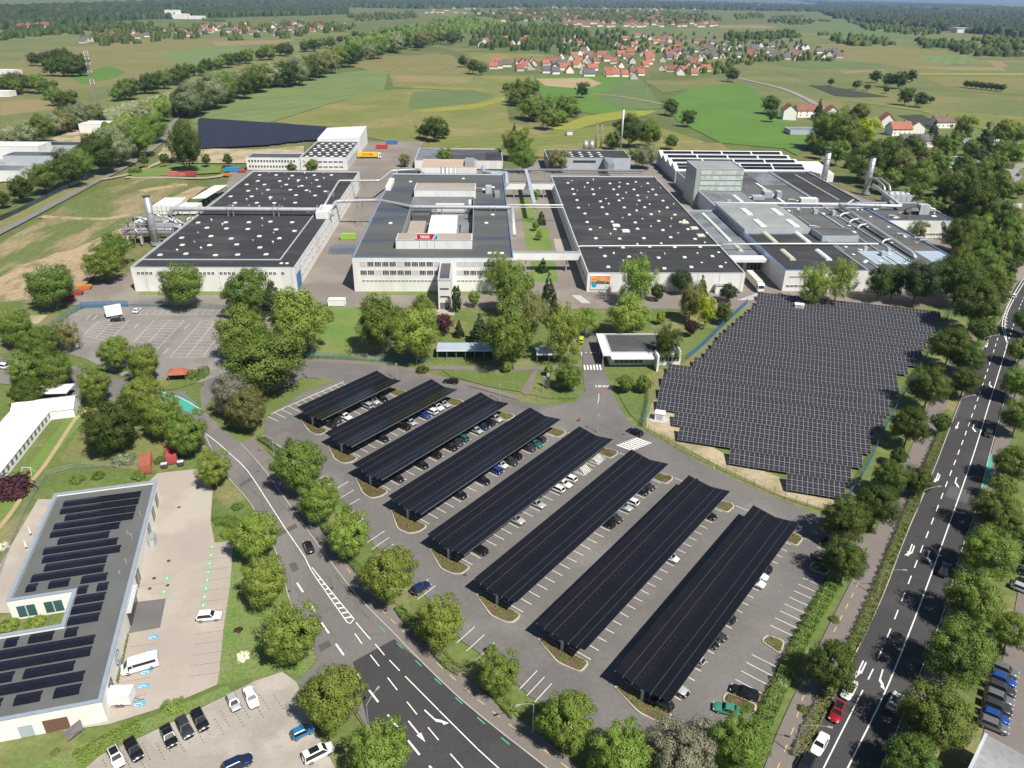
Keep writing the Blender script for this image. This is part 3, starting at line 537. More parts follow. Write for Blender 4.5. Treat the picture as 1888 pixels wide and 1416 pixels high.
# ---- street trees and garden trees, nearest first
row([(700, 1388, 56), (613, 1284, 58), (537, 1167, 55), (488, 1072, 43), (468, 985, 43), (393, 862, 31)], '{} linden from the bottom edge along the left verge of the side road', group='lindens along the left side road')
row([(1145, 1388, 52), (1045, 1325, 52), (920, 1240, 40), (813, 1146, 46), (716, 1056, 49), (643, 985, 41), (590, 922, 36), (549, 857, 46)], '{} linden from the bottom edge between footway and solar car park', group='lindens along the car park')
tree(1258, 1388, 64, 'round', 'silver', 'silvery whitebeam tree at the bottom edge below the last solar carport', .95)
tree(1362, 1370, 58, 'round', 'lime', 'broad yellow green tree at the bottom edge beside the silvery whitebeam', .95)
row([(1535, 1226, 48), (1561, 1030, 41), (1558, 955, 41), (1619, 929, 40), (1693, 884, 28), (1641, 880, 34), (1679, 782, 37), (1716, 711, 39), (1780, 702, 26), (1754, 636, 37), (1787, 659, 29), (1810, 608, 24), (1800, 557, 46), (1836, 540, 27), (1770, 513, 40)], '{} dark maple from the bottom along the left side of the main road', col='dark', asp=.92, clear=.42, group='maples left of the main road')
row([(1683, 1397, 47), (1732, 1318, 60), (1769, 1199, 62), (1865, 1162, 34), (1800, 1103, 52), (1825, 1017, 47), (1858, 972, 32), (1843, 940, 40), (1851, 898, 24), (1866, 854, 34), (1880, 766, 32), (1880, 704, 30), (1884, 645, 24), (1896, 590, 24)], '{} maple from the bottom along the right side of the main road', col='mid', asp=.95, clear=.42, group='maples right of the main road')
row([(1735, 779, 19), (1658, 840, 17)], '{} small young maple between footway and main road', col='dark', asp=.95, clear=.5)
row([(908, 1195, 9), (640, 937, 8.5), (533, 814, 7.5)], '{} little ball-headed tree from the bottom at the car park edge', col='mid', asp=.95, clear=1.1, name='ball_tree', group='ball trees in the car park')
row([(343, 797, 36), (300, 765, 35), (259, 731, 36), (173, 708, 31), (264, 667, 30), (211, 649, 28)], '{} linden from the red containers along the left bend of the side road', group='lindens at the bend', asp=1.12)
T3 = [(203, 784, 49, 'round', 'dark', 'dense dark tree between white marquee and red containers', 1.0), (28, 603, 28, 'round', 'mid', 'tall tree at the left edge behind the marquee trees', 1.2), (70, 632, 32, 'round', 'mid', 'leafy tree beside the visitor car park fence corner', 1.0), (50, 682, 36, 'round', 'mid', 'leafy tree right above the marquee', 1.0), (100, 682, 34, 'round', 'mid', 'leafy tree between marquee roof and side road', 1.0), (50, 722, 30, 'round', 'dark', 'dark tree touching the white marquee', .8), (122, 614, 26, 'airy', 'olive', 'thin greyish tree at the visitor car park fence', 1.1), (94, 526, 39, 'round', 'mid', 'round tree beside the red and orange skips', .95), (190, 484, 36, 'wild', 'mid', 'broad tree on the rough field left of the white hall', .85), (210, 455, 30, 'wild', 'mid', 'tree behind the broad one on the rough field', .9), (336, 524, 41, 'round', 'mid', 'round tree in front of the white hall wall', .92), (456, 536, 44, 'round', 'mid', 'dark leafy tree at the right end of the white hall', 1.0), (503, 548, 28, 'cone', 'deep', 'dark pine beside the right end of the white hall', 1.2),
 (484, 662, 76, 'wild', 'mid', 'huge spreading tree beside the visitor car park', .74), (446, 612, 48, 'wild', 'mid', 'tall tree behind the huge spreading one', 1.0), (546, 592, 60, 'wild', 'lime', 'large pale green tree left of the white container', 1.05), (430, 728, 38, 'round', 'silver', 'silvery whitebeam on the junction island', 1.0), (455, 752, 37, 'round', 'olive', 'olive green tree in front of the junction whitebeam', 1.1),
 (698, 592, 47, 'wild', 'mid', 'large round tree on the lawn before the office block', 1.1), (765, 612, 46, 'wild', 'lime', 'pale weeping tree right of the large lawn tree', 1.15), (780, 562, 20, 'round', 'mid', 'small tree left of the white stair tower', 1.0),
 (945, 528, 40, 'wild', 'mid', 'tall tree at the right corner of the office block', 1.2), (918, 500, 28, 'airy', 'lime', 'pale birch against the office block front', 1.3), (938, 612, 50, 'wild', 'lime', 'large willow above the bicycle shelter', 1.25), (982, 575, 32, 'wild', 'olive', 'olive tree left of the gate road', 1.2), (1037, 606, 42, 'airy', 'lime', 'tall pale birch beside the factory gate', 1.35), (1080, 592, 26, 'airy', 'lime', 'thin birch leaning over the gate road', 1.0),
 (1050, 692, 25, 'round', 'mid', 'round dense tree on the island by the gate road', 1.0), (1154, 706, 17, 'round', 'mid', 'round bushy tree by the blue gate fence', .9), (1188, 706, 17, 'round', 'lime', 'paler bushy tree by the blue gate fence', .9), (935, 676, 9, 'round', 'lime', 'sapling on the lawn island before the shelter', 1.1), (1012, 682, 9, 'round', 'mid', 'sapling beside the sign pillar', 1.1),
 (1159, 580, 41, 'wild', 'lime', 'broad pale green tree left of the small park', .9), (1177, 512, 38, 'airy', 'lime', 'tall feathery birch before the middle hall', 1.2), (1256, 517, 20, 'round', 'deep', 'dark pine in front of the middle hall', 1.1), (1294, 527, 16, 'cone', 'mid', 'pointed green tree near the middle hall corner', 1.4), (1275, 554, 27, 'wild', 'olive', 'yellowish tree in the small park', 1.3), (1302, 572, 20, 'airy', 'bright', 'bright yellow green tree in the small park', 1.6), (1344, 538, 17, 'round', 'deep', 'dark rounded conifer before the lorry passage', .95), (1213, 537, 13, 'round', 'dark', 'small dark tree before the middle hall', 1.2), (1274, 604, 12, 'round', 'purple', 'purple leaved tree in the small park', 1.2), (1333, 575, 18, 'wild', 'dark', 'bushy dark tree beside the solar field fence', 1.1), (1218, 585, 9, 'round', 'bright', 'small bright tree on the park lawn', 1.3), (1229, 630, 30, 'airy', 'dark', 'dark thin tree over the gatehouse roof', 1.25),
 (816, 596, 20, 'wild', 'purple', 'copper beech behind the bicycle shelter', .9), (1505, 520, 32, 'airy', 'lime', 'left of two pale birches before the right hall', 1.2), (1547, 516, 34, 'airy', 'lime', 'right of two pale birches before the right hall', 1.2), (1624, 520, 26, 'wild', 'dark', 'dark tree in front of the right hall', 1.2), (1650, 520, 22, 'wild', 'dark', 'second dark tree in front of the right hall', 1.3), (1695, 515, 42, 'wild', 'deep', 'big dark tree at the corner of the right hall', .95), (1766, 500, 34, 'wild', 'mid', 'grey green poplar at the right end of the right hall', 1.3)]
for x, y, r, k, c, lb, a in T3: tree(x, y, r, k, c, lb, a, .25)
for x, y, r, a, lb in [(1012, 528, 14, 1.9, 'slim dark spruce beside the avenue'), (1022, 566, 18, 1.7, 'broad spruce left of the gate road'), (884, 604, 22, 1.35, 'dark spruce behind the bicycle shelter'), (846, 604, 11, 1.5, 'small spruce between copper beech and dark spruce'), (1001, 488, 11, 1.2, 'dark pine on the avenue lawn under the footbridge'), (998, 400, 10, 1.3, 'dark tree on the avenue lawn under the pipe bridge')]:
    tree(x, y, r, 'cone', 'deep', lb, a, .1, 'conifer_tree')
tree(841, 552, 8.5, 'round', 'deep', 'narrow dark cypress right of the stair tower', 3.0, .1, 'conifer_tree')
row([(988, 415, 7), (994, 433, 6.5), (874, 549, 12), (990, 358, 7)], '{} small avenue or forecourt tree', col='lime', asp=1.2, name='young_tree', group='young trees around the office block')
shrub(778, 680, 13, 'dark', 'round dark bush at the footpath junction'); shrub(1087, 570, 7, 'purple', 'small purple bush beside the gate road')
# ---- trees behind and beside the works
T4 = [(1840, 447, 30, 'mid'), (1855, 400, 28, 'dark'), (1800, 378, 45, 'dark'), (1797, 322, 34, 'mid'), (1838, 300, 22, 'mid'), (1751, 338, 22, 'olive'), (1769, 429, 34, 'dark'), (1700, 325, 30, 'mid'), (1660, 303, 30, 'olive'), (1624, 290, 40, 'dark'), (1586, 300, 30, 'mid'), (1545, 280, 20, 'mid'), (1530, 233, 36, 'mid'), (1561, 248, 32, 'mid'), (1596, 243, 24, 'bright'), (1581, 209, 20, 'dark'), (1748, 272, 24, 'mid'), (1777, 237, 22, 'mid'), (1850, 242, 24, 'mid'), (1881, 243, 18, 'mid'), (1870, 283, 20, 'mid'), (1789, 272, 17, 'mid'), (1830, 498, 27, 'mid'), (1858, 496, 22, 'dark'), (1870, 452, 22, 'dark'), (1810, 470, 26, 'mid'), (1880, 350, 12, 'mid'), (1640, 330, 22, 'mid'), (1720, 380, 18, 'mid'), (1695, 424, 17, 'olive'), (1680, 270, 24, 'dark'), (1710, 290, 20, 'olive'), (1825, 340, 20, 'dark'), (1775, 300, 18, 'dark'), (1735, 300, 22, 'mid'), (1760, 345, 24, 'dark'), (1800, 420, 30, 'mid'), (1835, 395, 24, 'mid'), (1780, 455, 26, 'dark'), (1850, 345, 22, 'mid'), (1740, 395, 20, 'dark'), (1690, 355, 18, 'mid'), (1610, 325, 18, 'olive'), (1500, 258, 16, 'mid'), (1515, 275, 14, 'dark'), (1640, 268, 18, 'mid'), (1800, 285, 18, 'dark'), (1845, 275, 16, 'mid'), (1730, 262, 14, 'dark'), (1765, 255, 15, 'mid'), (1868, 420, 20, 'mid'), (1880, 470, 20, 'dark'), (1850, 520, 20, 'mid')]
for i, (x, y, r, c) in enumerate(T4):
    wh = 'near the far junction' if x > 1820 and y < 380 else 'between the right hand houses' if y < 285 else 'behind the right complex chimneys' if x < 1730 and y < 400 else 'beside the right complex wing' if x < 1790 else 'beside the main road bend'
    tree(x, y, r, 'wild', c, f'{"large" if r > 29 else "medium" if r > 19 else "small"} {dict(mid="green", dark="dark green", olive="olive green", bright="bright yellow green")[c]} tree in the wood {wh}', .95, .2, 'broadleaf_tree', 'wood to the right of the works')
for x, y, r, a, lb in [(1510, 200, 11, 1.6, 'pointed conifer among the white gabled houses'), (1721, 243, 14, 1.6, 'tall spruce between the right hand houses'), (1815, 255, 22, 1.4, 'broad conifer right of the grey roofed houses')]: tree(x, y, r, 'cone', 'deep', lb, a, .1, 'conifer_tree')
T5 = [(38, 347, 23, 'dark'), (76, 325, 30, 'mid'), (120, 309, 34, 'dark'), (145, 300, 28, 'mid'), (178, 283, 35, 'dark'), (216, 270, 34, 'willow'), (252, 253, 34, 'mid'), (280, 233, 28, 'mid'), (163, 265, 20, 'dark'), (196, 258, 24, 'willow'), (232, 240, 24, 'willow'), (265, 215, 22, 'willow'), (4, 367, 14, 'dark'), (300, 205, 16, 'mid'), (240, 215, 16, 'willow')]
for x, y, r, c in T5: tree(x, y, r, 'wild', c, f'{"large" if r > 29 else "smaller"} {dict(dark="dark green", mid="green", willow="grey green")[c]} tree {"at the radio mast shed" if x > 185 else "by the left edge sheds"} in the river belt', .9, .15, 'broadleaf_tree', 'riverside belt left of the works')
tree(343, 268, 30, 'wild', 'dark', 'huge tall poplar standing before the far solar field', 1.45, .2); tree(322, 262, 17, 'wild', 'olive', 'poplar leaning on the huge one', 1.9, .2)
row([(264, 293, 10), (302.6, 293, 9), (380, 294, 9), (419.6, 293, 9)], '{} clipped ball tree from the left on the sandy ground', col='dark', asp=1.0, clear=.5, name='ball_tree', group='ball trees behind the halls')
T6 = [(538, 309, 10, 'mid', 'left round tree before the rear warehouse'), (573, 304, 13, 'mid', 'right round tree before the rear warehouse'), (819, 287, 17, 'mid', 'bushy tree behind the tan roofed annex'), (746, 295, 12, 'olive', 'scrubby tree by the dark low roof'), (953, 262, 31, 'mid', 'big tree behind the avenue'), (964, 290, 27, 'mid', 'lower tree in front of the big avenue tree'), (1029, 296, 21, 'olive', 'olive tree before the boiler house'), (1187, 286, 25, 'willow', 'grey green tree right of the boiler house'), (1161, 239, 30, 'dark', 'dark tree behind the boiler house chimneys'), (1197, 244, 27, 'mid', 'tree right of the tall steel chimney'), (1237, 260, 14, 'mid', 'smaller tree behind the solar roofed hall'), (1130, 258, 16, 'mid', 'tree left of the tall steel chimney'), (800, 237, 22, 'dark', 'lone bushy thicket in the meadow'), (780, 240, 14, 'dark', 'left end of the meadow thicket'), (818, 241, 13, 'dark', 'right end of the meadow thicket')]
for x, y, r, c, lb in T6: tree(x, y, r, 'wild', c, lb, .85, .15)
tree(948, 238, 6, 'cone', 'deep', 'slim conifer top above the big avenue tree', 2.0, .1, 'conifer_tree')
# copse and single trees in the fields
for x, y, r in [(934, 160, 9), (962, 166, 24), (950, 178, 16), (976, 195, 24), (1003, 193, 20), (1040, 200, 24), (1010, 216, 22), (985, 205, 18), (1062, 204, 11), (1030, 215, 16), (985, 160, 12)]: tree(x, y, r, 'wild', 'mid', 'tree of the copse in the middle of the fields', .85, .1, 'broadleaf_tree', 'copse in the fields')
for x, y, r in [(1074, 165, 13), (1236, 195, 15), (1241, 205, 8), (854, 112, 10), (871, 121, 13), (888, 127, 10), (1269, 217, 14), (1421, 191, 17), (1424, 212, 11), (1671, 177, 15), (1699, 182, 14), (1717.5, 183, 6), (1616, 140, 11), (1640, 146, 13), (1660, 146, 15), (1682, 139, 11), (1580, 155, 8), (1600, 160, 6), (1533, 150, 6), (1350, 136, 13), (1635, 165, 6)] + [(1783 + 9.3 * i, 154 + 1.0 * i, 6.5) for i in range(8)]:
    tree(x, y, r, 'wild', 'dark', 'single dark tree standing in the open fields', .9, .15, 'field_tree', 'field trees')
# scattered trees of the river belt and the lower woods in the middle distance
def scatter_line(pts, n, r0, r1, cols, label, group, jit=6):
    pts2 = [Vector((x, y, 0)) for x, y in pts]; L = length(pts2)
    for i in range(n):
        p, d = along(pts2, L * (i + random.random()) / n); x, y = p.x + random.uniform(-1, 1) * jit, p.y + random.uniform(-1, 1) * jit * .5
        sc = max(.35, min(1.6, (y + 15) / 160)); tree(x, y, random.uniform(r0, r1) * sc, 'wild', random.choice(cols), label, .9, .1, 'broadleaf_tree', group)
scatter_line([(330, 190), (400, 165), (470, 145), (545, 128), (620, 108), (700, 85), (780, 72), (860, 62)], 62, 16, 28, ['mid', 'dark', 'olive', 'willow', 'mid'], 'tree in the riverside belt running to the far village', 'riverside belt running to the horizon', 10)
scatter_line([(210, 172), (280, 150), (350, 130), (430, 108), (540, 88), (640, 70), (760, 52)], 44, 11, 19, ['mid', 'dark', 'dark'], 'tree in the row along the far river dyke', 'dyke trees', 4)
scatter_line([(10, 262), (60, 240), (110, 222), (180, 205)], 9, 11, 18, ['willow', 'mid', 'olive'], 'bushy tree on the dyke slope at the left', 'dyke slope bushes', 4)
scatter_line([(30, 145), (0, 160), (70, 152), (100, 175), (130, 200)], 10, 12, 17, ['dark', 'mid'], 'tree near the left edge beyond the dyke', 'trees beyond the dyke at the left edge', 6)
scatter_line([(55, 110), (90, 105), (130, 112), (150, 118), (90, 125)], 12, 16, 24, ['dark'], 'tree of the dark copse by the radio mast', 'copse behind the mast', 6)
# ------------------------------------------------------------------ buildings of the works
WHITE = mat('white painted wall', (0.74, 0.74, 0.72), (0.68, 0.68, 0.66), scale=0.25, fine=0.03, rough=0.7, c3=(0.63, 0.63, 0.60), s3=0.12, stretch=(1, 1, .25))
WHITE2 = mat('clean white render', (0.80, 0.79, 0.74), (0.76, 0.75, 0.70), scale=0.4, fine=0.02, rough=0.75)
GREYW = mat('grey metal cladding', (0.42, 0.46, 0.50), (0.37, 0.41, 0.45), scale=0.4, fine=0.04, rough=0.5)
GREENW = mat('grey green panels', (0.34, 0.38, 0.35), (0.29, 0.33, 0.31), scale=0.3, fine=0.06, rough=0.6)
COP = mat('metal coping', (0.50, 0.53, 0.56), (0.44, 0.47, 0.50), scale=0.6, fine=0.05, rough=0.4)
COPB = mat('blue coping', (0.12, 0.22, 0.42), (0.10, 0.19, 0.38), scale=0.6, fine=0.05, rough=0.45)
RDARK = mat('black bitumen roof', (0.043, 0.043, 0.045), (0.034, 0.034, 0.036), scale=0.06, fine=0.14, fscale=1.2, rough=0.8, c3=(0.060, 0.060, 0.060), s3=0.10, stretch=(.35, 1, 1))
RMID = mat('grey bitumen roof with puddles and painted blue sheen', (0.108, 0.112, 0.108), (0.075, 0.08, 0.08), scale=0.05, fine=0.1, fscale=0.9, rough=0.7, c3=(0.050, 0.066, 0.105), s3=0.055, stretch=(.25, 1.6, 1))  # wet patches; their bluish sheen is put into the colour
RGREY = mat('weathered grey roof', (0.125, 0.128, 0.125), (0.085, 0.088, 0.087), scale=0.08, fine=0.14, fscale=1.0, rough=0.8, stretch=(.3, 1, 1), c3=(0.065, 0.066, 0.066), s3=0.06)
RLITE = mat('light grey roof', (0.30, 0.315, 0.32), (0.235, 0.25, 0.255), scale=0.12, fine=0.12, fscale=1.0, rough=0.7, c3=(0.24, 0.25, 0.25), s3=0.07)
RBLUE = mat('pale blue roof sheet', (0.36, 0.43, 0.50), (0.32, 0.39, 0.46), scale=0.2, fine=0.05, rough=0.6)
RSLAT = mat('blue grey roof', (0.20, 0.225, 0.24), (0.16, 0.18, 0.20), scale=0.1, fine=0.12, rough=0.6, c3=(0.12, 0.13, 0.14), s3=0.08)
RTAN = mat('tan gravel roof', (0.36, 0.31, 0.26), (0.29, 0.26, 0.22), scale=0.12, fine=0.12, fscale=1.2, stretch=(.4, 1, 1))
RPINK = mat('pinkish gravel roof', (0.46, 0.34, 0.26), (0.42, 0.31, 0.24), scale=0.12, fine=0.1)
RWHITE = mat('white sheet roof', (0.72, 0.73, 0.73), (0.66, 0.67, 0.67), scale=0.2, fine=0.04, rough=0.5)
GLASS = mat('dark window glass', (0.030, 0.034, 0.040), (0.045, 0.05, 0.055), rough=0.08, scale=0.4, fine=0, spec=0.6)
BLIND = mat('closed window blind', (0.52, 0.53, 0.52), (0.47, 0.48, 0.48), rough=0.5, fine=0.02)
DOME = mat('white skylight dome', (0.76, 0.77, 0.76), (0.70, 0.71, 0.70), rough=0.3, scale=1, fine=0.03)
DOMEY = mat('yellowed plastic skylight', (0.62, 0.60, 0.47), (0.55, 0.54, 0.42), rough=0.35, scale=1, fine=0.05)
STEEL = mat('galvanised steel', (0.50, 0.52, 0.53), (0.42, 0.44, 0.45), rough=0.38, metal=0.55, scale=0.8, fine=0.05)
PIPE = mat('aluminium pipe cladding', (0.56, 0.57, 0.58), (0.48, 0.49, 0.50), rough=0.42, metal=0.45, scale=0.5, fine=0.05, use_obj=True)
PIPEW = mat('white pipe cladding', (0.70, 0.71, 0.70), (0.64, 0.65, 0.64), rough=0.4, scale=0.6, fine=0.04, use_obj=True)
BLUEM = paint('blue painted metal', (0.05, 0.17, 0.42), 0.5); REDM = paint('red painted steel', (0.50, 0.045, 0.04), 0.5); YELM = paint('yellow truck tarpaulin', (0.85, 0.50, 0.02), 0.5)
DARKM = paint('dark grey metal', (0.06, 0.062, 0.066), 0.5); WOOD = mat('timber', (0.20, 0.13, 0.08), (0.16, 0.10, 0.06), scale=2, fine=0.15)
ORG = [0, 0]
def fac(name, label, a, b, cat='building'):
    ORG[0], ORG[1] = a, b; return thing(name, label, cat, W(a, b), FA)
def fp(mb, name, m, t, smooth=False): return mb.build(name, m, t, (ORG[0], ORG[1], 0), smooth)
def fp_(a, b, name, m, mb, t): return mb.build(name, m, t, (157, 281, 0))
def block(t, a0, a1, b0, b1, h, wm, rm, z0=-.3, par=.35, cop=None, ch=.12, drop=.5):
    w = .35; mb = MB(); mb.box(a0, a1, b0, b0 + w, z0, h); mb.box(a0, a1, b1 - w, b1, z0, h); mb.box(a0, a0 + w, b0 + w, b1 - w, z0, h); mb.box(a1 - w, a1, b0 + w, b1 - w, z0, h); fp(mb, 'wall', wm, t)
    fp(MB().box(a0 + w, a1 - w, b0 + w, b1 - w, h - drop - .3, h - drop), 'roof', rm, t)
    e = .06; mb = MB(); mb.box(a0 - e, a1 + e, b0 - e, b0 + w + e, h, h + ch); mb.box(a0 - e, a1 + e, b1 - w - e, b1 + e, h, h + ch); mb.box(a0 - e, a0 + w + e, b0 + w + e, b1 - w - e, h, h + ch); mb.box(a1 - w - e, a1 + e, b0 + w + e, b1 - w - e, h, h + ch); fp(mb, 'coping', cop or COP, t)
WC = {}
def winmesh(w, h, n, blind=False):
    key = (w, h, n, blind)
    if key in WC: return WC[key]
    f = MB(); g = MB(); e = .07; d = .09
    f.box(-w / 2, w / 2, -d, 0, 0, e); f.box(-w / 2, w / 2, -d, 0, h - e, h); f.box(-w / 2, -w / 2 + e, -d, 0, e, h - e); f.box(w / 2 - e, w / 2, -d, 0, e, h - e)
    for i in range(1, n): x = -w / 2 + w * i / n; f.box(x - .05, x + .05, -d, 0, e, h - e)
    for i in range(n): x0 = -w / 2 + w * i / n; g.box(x0 + .05, x0 + w / n - .05, -.03, 0.02, e, h - e)
    WC[key] = (f.mesh('window', WHITE), g.mesh('pane', BLIND if blind else GLASS)); return WC[key]
def window(t, a, b, z, w, h, n=2, face='f', blind=False):
    rz = {'f': 0, 'r': math.pi / 2, 'l': -math.pi / 2}[face]; f, g = winmesh(w, h, n, blind)
    o = link('window', f, t, (a - ORG[0], b - ORG[1], z), rz); link('pane', g, o)
SKY = {}
def skylight(t, a, b, z, sx=1.7, sy=1.7, hh=.4, m=DOME, kind='box'):
    key = (sx, sy, hh, m.name, kind)
    if key not in SKY:
        mb = MB()
        if kind == 'box': mb.box(-sx / 2, sx / 2, -sy / 2, sy / 2, -.3, hh * .6); mb.add([(-sx / 2 + .1, -sy / 2 + .1, hh * .6), (sx / 2 - .1, -sy / 2 + .1, hh * .6), (sx / 2 - .1, sy / 2 - .1, hh * .6), (-sx / 2 + .1, sy / 2 - .1, hh * .6), (-sx * .28, -sy * .28, hh), (sx * .28, -sy * .28, hh), (sx * .28, sy * .28, hh), (-sx * .28, sy * .28, hh)], [(0, 1, 5, 4), (1, 2, 6, 5), (2, 3, 7, 6), (3, 0, 4, 7), (4, 5, 6, 7)])
        elif kind == 'cap': mb.cyl(0, 0, -.3, hh, sx * .3, 10); mb.cyl(0, 0, hh, hh + .35, sx * .55, 10, sx * .1)
        elif kind == 'barrel':
            n = 8; vs = []; 
            for y in (-sy / 2, sy / 2): vs += [(sx / 2 * math.cos(math.pi * k / n), y, max(0, hh * math.sin(math.pi * k / n)) + (-.3 if k in (0, n) else 0)) for k in range(n + 1)]
            mb.add(vs, [(k, k + 1, n + 2 + k, n + 1 + k) for k in range(n)] + [tuple(range(n, -1, -1)), tuple(range(n + 1, 2 * n + 2))])
            k = int(sy / 1.6)
            for i in range(k + 1): y = -sy / 2 + sy * i / k; mb.box(-sx / 2 - .05, sx / 2 + .05, y - .05, y + .05, -.2, .25)
        SKY[key] = mb.mesh('skylight', m, smooth=False)
    link('skylight' if kind != 'cap' else 'roof_vent', SKY[key], t, (a - ORG[0], b - ORG[1], z))

# left hall
A = fac('production_hall', 'white production hall with black roof and scattered skylights at the left of the works', -102, 280.5)
block(A, -133, -71.5, 280.5, 455, 9.4, WHITE, RDARK)
mb = MB(); mb.box(-132.6, -79.6, 291.1, 291.5, 8.8, 9.25); mb.box(-79.6, -79.2, 291.1, 357.5, 8.8, 9.25); fp(mb, 'roof_upstand', COP, A)
for i in range(36):
    a = -130.4 + i * 1.55
    if i % 5 != 4: window(A, a, 280.48, 6.6, 1.15, 1.15, 2)
for i in range(20):
    b = 290 + i * 7.6
    if not 352 < b < 366:
        window(A, -71.48, b, 6.3, 5.0, 1.0, 5, 'r'); window(A, -71.48, b, 2.6, 5.0, 1.1, 5, 'r')
fp(MB().box(-71.46, -71.3, 282, 288.5, 0, 6.2), 'door', BLUEM, A)
random.seed(3)
for i in range(13):
    for j in range(5):
        a = -127.5 + j * 10.2 + (4.6 if i % 2 else 0) + random.uniform(-1.2, 1.2); b = 297 + i * 12.3 + random.uniform(-2.5, 2.5)
        if 352 < b < 362: b += 9
        if a < -82: skylight(A, a, b, 8.95)
        if random.random() < .62: skylight(A, a + random.uniform(3, 6), b + random.uniform(3, 7), 8.9, .9, .9, .6, DOME if random.random() < .6 else STEEL, 'cap') if a < -88 else None
for x in (-78, -75.8): skylight(A, x, 287, 8.95, 1.2, 1.2, .3)
fp(MB().box(-77, -71.2, 352, 366, 9.0, 12.2), 'roof_house', WHITE, A)
mb = MB()
for b in np.arange(296, 452, 7.7): mb.box(-132.6 + (b % 5), -80 - (b % 9), b, b + .12, 8.88, 8.93)
fp(mb, 'roof_seam', RGREY, A)
for a_, b_, sa, sb in ((-120, 286, 12, 2.2), (-98, 286.5, 8, 2), (-86, 284, 5, 2.5), (-118, 294, 7, 1.4), (-94, 294.5, 6, 1.2)): fp(MB().box(a_ - sa / 2, a_ + sa / 2, b_ - sb / 2, b_ + sb / 2, 8.85, 8.915), 'puddle', mat('wet roof puddle', (.028, .034, .055), rough=.12, fine=0, spec=.6), A)
for a_ in np.arange(-128, -72, 9.2): fp(MB().box(a_, a_ + .12, 280.36, 280.49, 0, 9.2), 'downpipe', COP, A)
# office block with courtyard
B = fac('office_block', 'white three storey office block with courtyard roof and rooftop sign', -18.7, 280.5)
h = 13.5; w = .35; a0, a1, b0, b1 = -49.4, 12.0, 280.5, 431.0; p0, p1, q0, q1 = -33.5, -3.7, 303.3, 376.0
mb = MB(); mb.box(a0, a1, b0, b0 + w, -.3, h); mb.box(a0, a1, b1 - w, b1, -.3, h); mb.box(a0, a0 + w, b0 + w, b1 - w, -.3, h); mb.box(a1 - w, a1, b0 + w, b1 - w, -.3, h); fp(mb, 'wall', WHITE, B)
mb = MB(); mb.box(p0, p1, q0, q0 + .3, 8, h + .4); mb.box(p0, p1, q1 - .3, q1, 8, h + .4); mb.box(p0, p0 + .3, q0 + .3, q1 - .3, 8, h + .4); mb.box(p1 - .3, p1, q0 + .3, q1 - .3, 8, h + .4); fp(mb, 'courtyard_wall', RLITE, B)
mb = MB(); zr = h - .45
mb.box(a0 + w, a1 - w, b0 + w, q0 - .02, zr - .3, zr); mb.box(a0 + w, a1 - w, q1 + .02, b1 - w, zr - .3, zr); mb.box(a0 + w, p0 - .02, q0 - .02, q1 + .02, zr - .3, zr); mb.box(p1 + .02, a1 - w, q0 - .02, q1 + .02, zr - .3, zr); fp(mb, 'roof', RMID, B)
fp(MB().box(p0 + .3, p1 - .3, q0 + .3, q1 - .3, 7.6, 8.0), 'courtyard_floor', RSLAT, B)
mb = MB(); e = .07; mb.box(a0 - e, a1 + e, b0 - e, b0 + w, h, h + .14); mb.box(a0 - e, a0 + w, b0 + w, b1, h, h + .14); mb.box(a1 - w, a1 + e, b0 + w, b1, h, h + .14); mb.box(a0 + w, a1 - w, b1 - w, b1 + e, h, h + .14); fp(mb, 'coping', COPB, B)
fp(MB().box(-22.6, -11.2, 306, 343, 8.0, 13.0), 'inner_building', WHITE2, B); fp(MB().box(-22.9, -10.9, 305.7, 343.3, 13.0, 13.25), 'inner_roof', RWHITE, B)
fp(MB().box(-32.5, -25.5, 306, 322, 8.0, 11.0), 'inner_building', WOOD, B); fp(MB().box(-32.6, -25.4, 322.2, 345, 8.0, 10.2), 'inner_building', RTAN, B)
fp(MB().box(-32.5, -24, 350, 362, 8, 11.5), 'inner_building', RGREY, B); fp(MB().box(-23, -8, 352, 360, 8, 11), 'inner_building', RLITE, B); fp(MB().box(-9.5, -4.6, 308, 318, 8, 9.5), 'machine_housing', DARKM, B); fp(MB().box(-9.5, -4.6, 322, 345, 8, 9.8), 'inner_building', RSLAT, B)
fp(MB().box(-22, -8.4, 362.5, 364.5, 8, 13.5), 'duct', PIPEW, B); fp(MB().cyl(-6, 366, 8, 15, 1.2), 'vent_stack', STEEL, B, True)
for z0, z1, aa, ab, ba, bb, rm in ((h - .5, 16.5, -34, -3.9, 293, 303.2, RTAN), (h - .5, 17, -33.2, -3, 376.2, 392, RTAN)):
    fp(MB().box(aa, ab, ba, bb, z0, z1), 'penthouse', WHITE, B); fp(MB().box(aa + .3, ab - .3, ba + .3, bb - .3, z1, z1 + .06), 'penthouse_roof', rm, B); fp(MB().box(aa - .1, ab + .1, ba - .1, ba + .3, z1, z1 + .2), 'penthouse_coping', COP, B)
for z in (10.0, 6.6):
    for i in range(11): window(B, -45.4 + i * 2.82, 280.48, z, 2.45, 1.9, 4, blind=(i * 7 + int(z)) % 5 == 0)
    for i in range(8): window(B, -8.6 + i * 2.6, 280.48, z, 2.3, 1.9, 4, blind=(z > 9 and i < 4) or i == 0)
for i in range(21): window(B, -45.6 + i * 1.5, 280.48, 3.9, 1.2, .6, 2)
for i in range(14): window(B, -9 + i * 1.5, 280.48, 3.9, 1.2, .6, 2)
T = MB(); T.box(-16, -11.4, 261.5, 280.4, -.3, 11.0); fp(T, 'stair_tower', WHITE, B); fp(MB().box(-15.5, -11.9, 262.2, 280.3, 11.0, 11.35), 'stair_tower_roof', RMID, B)
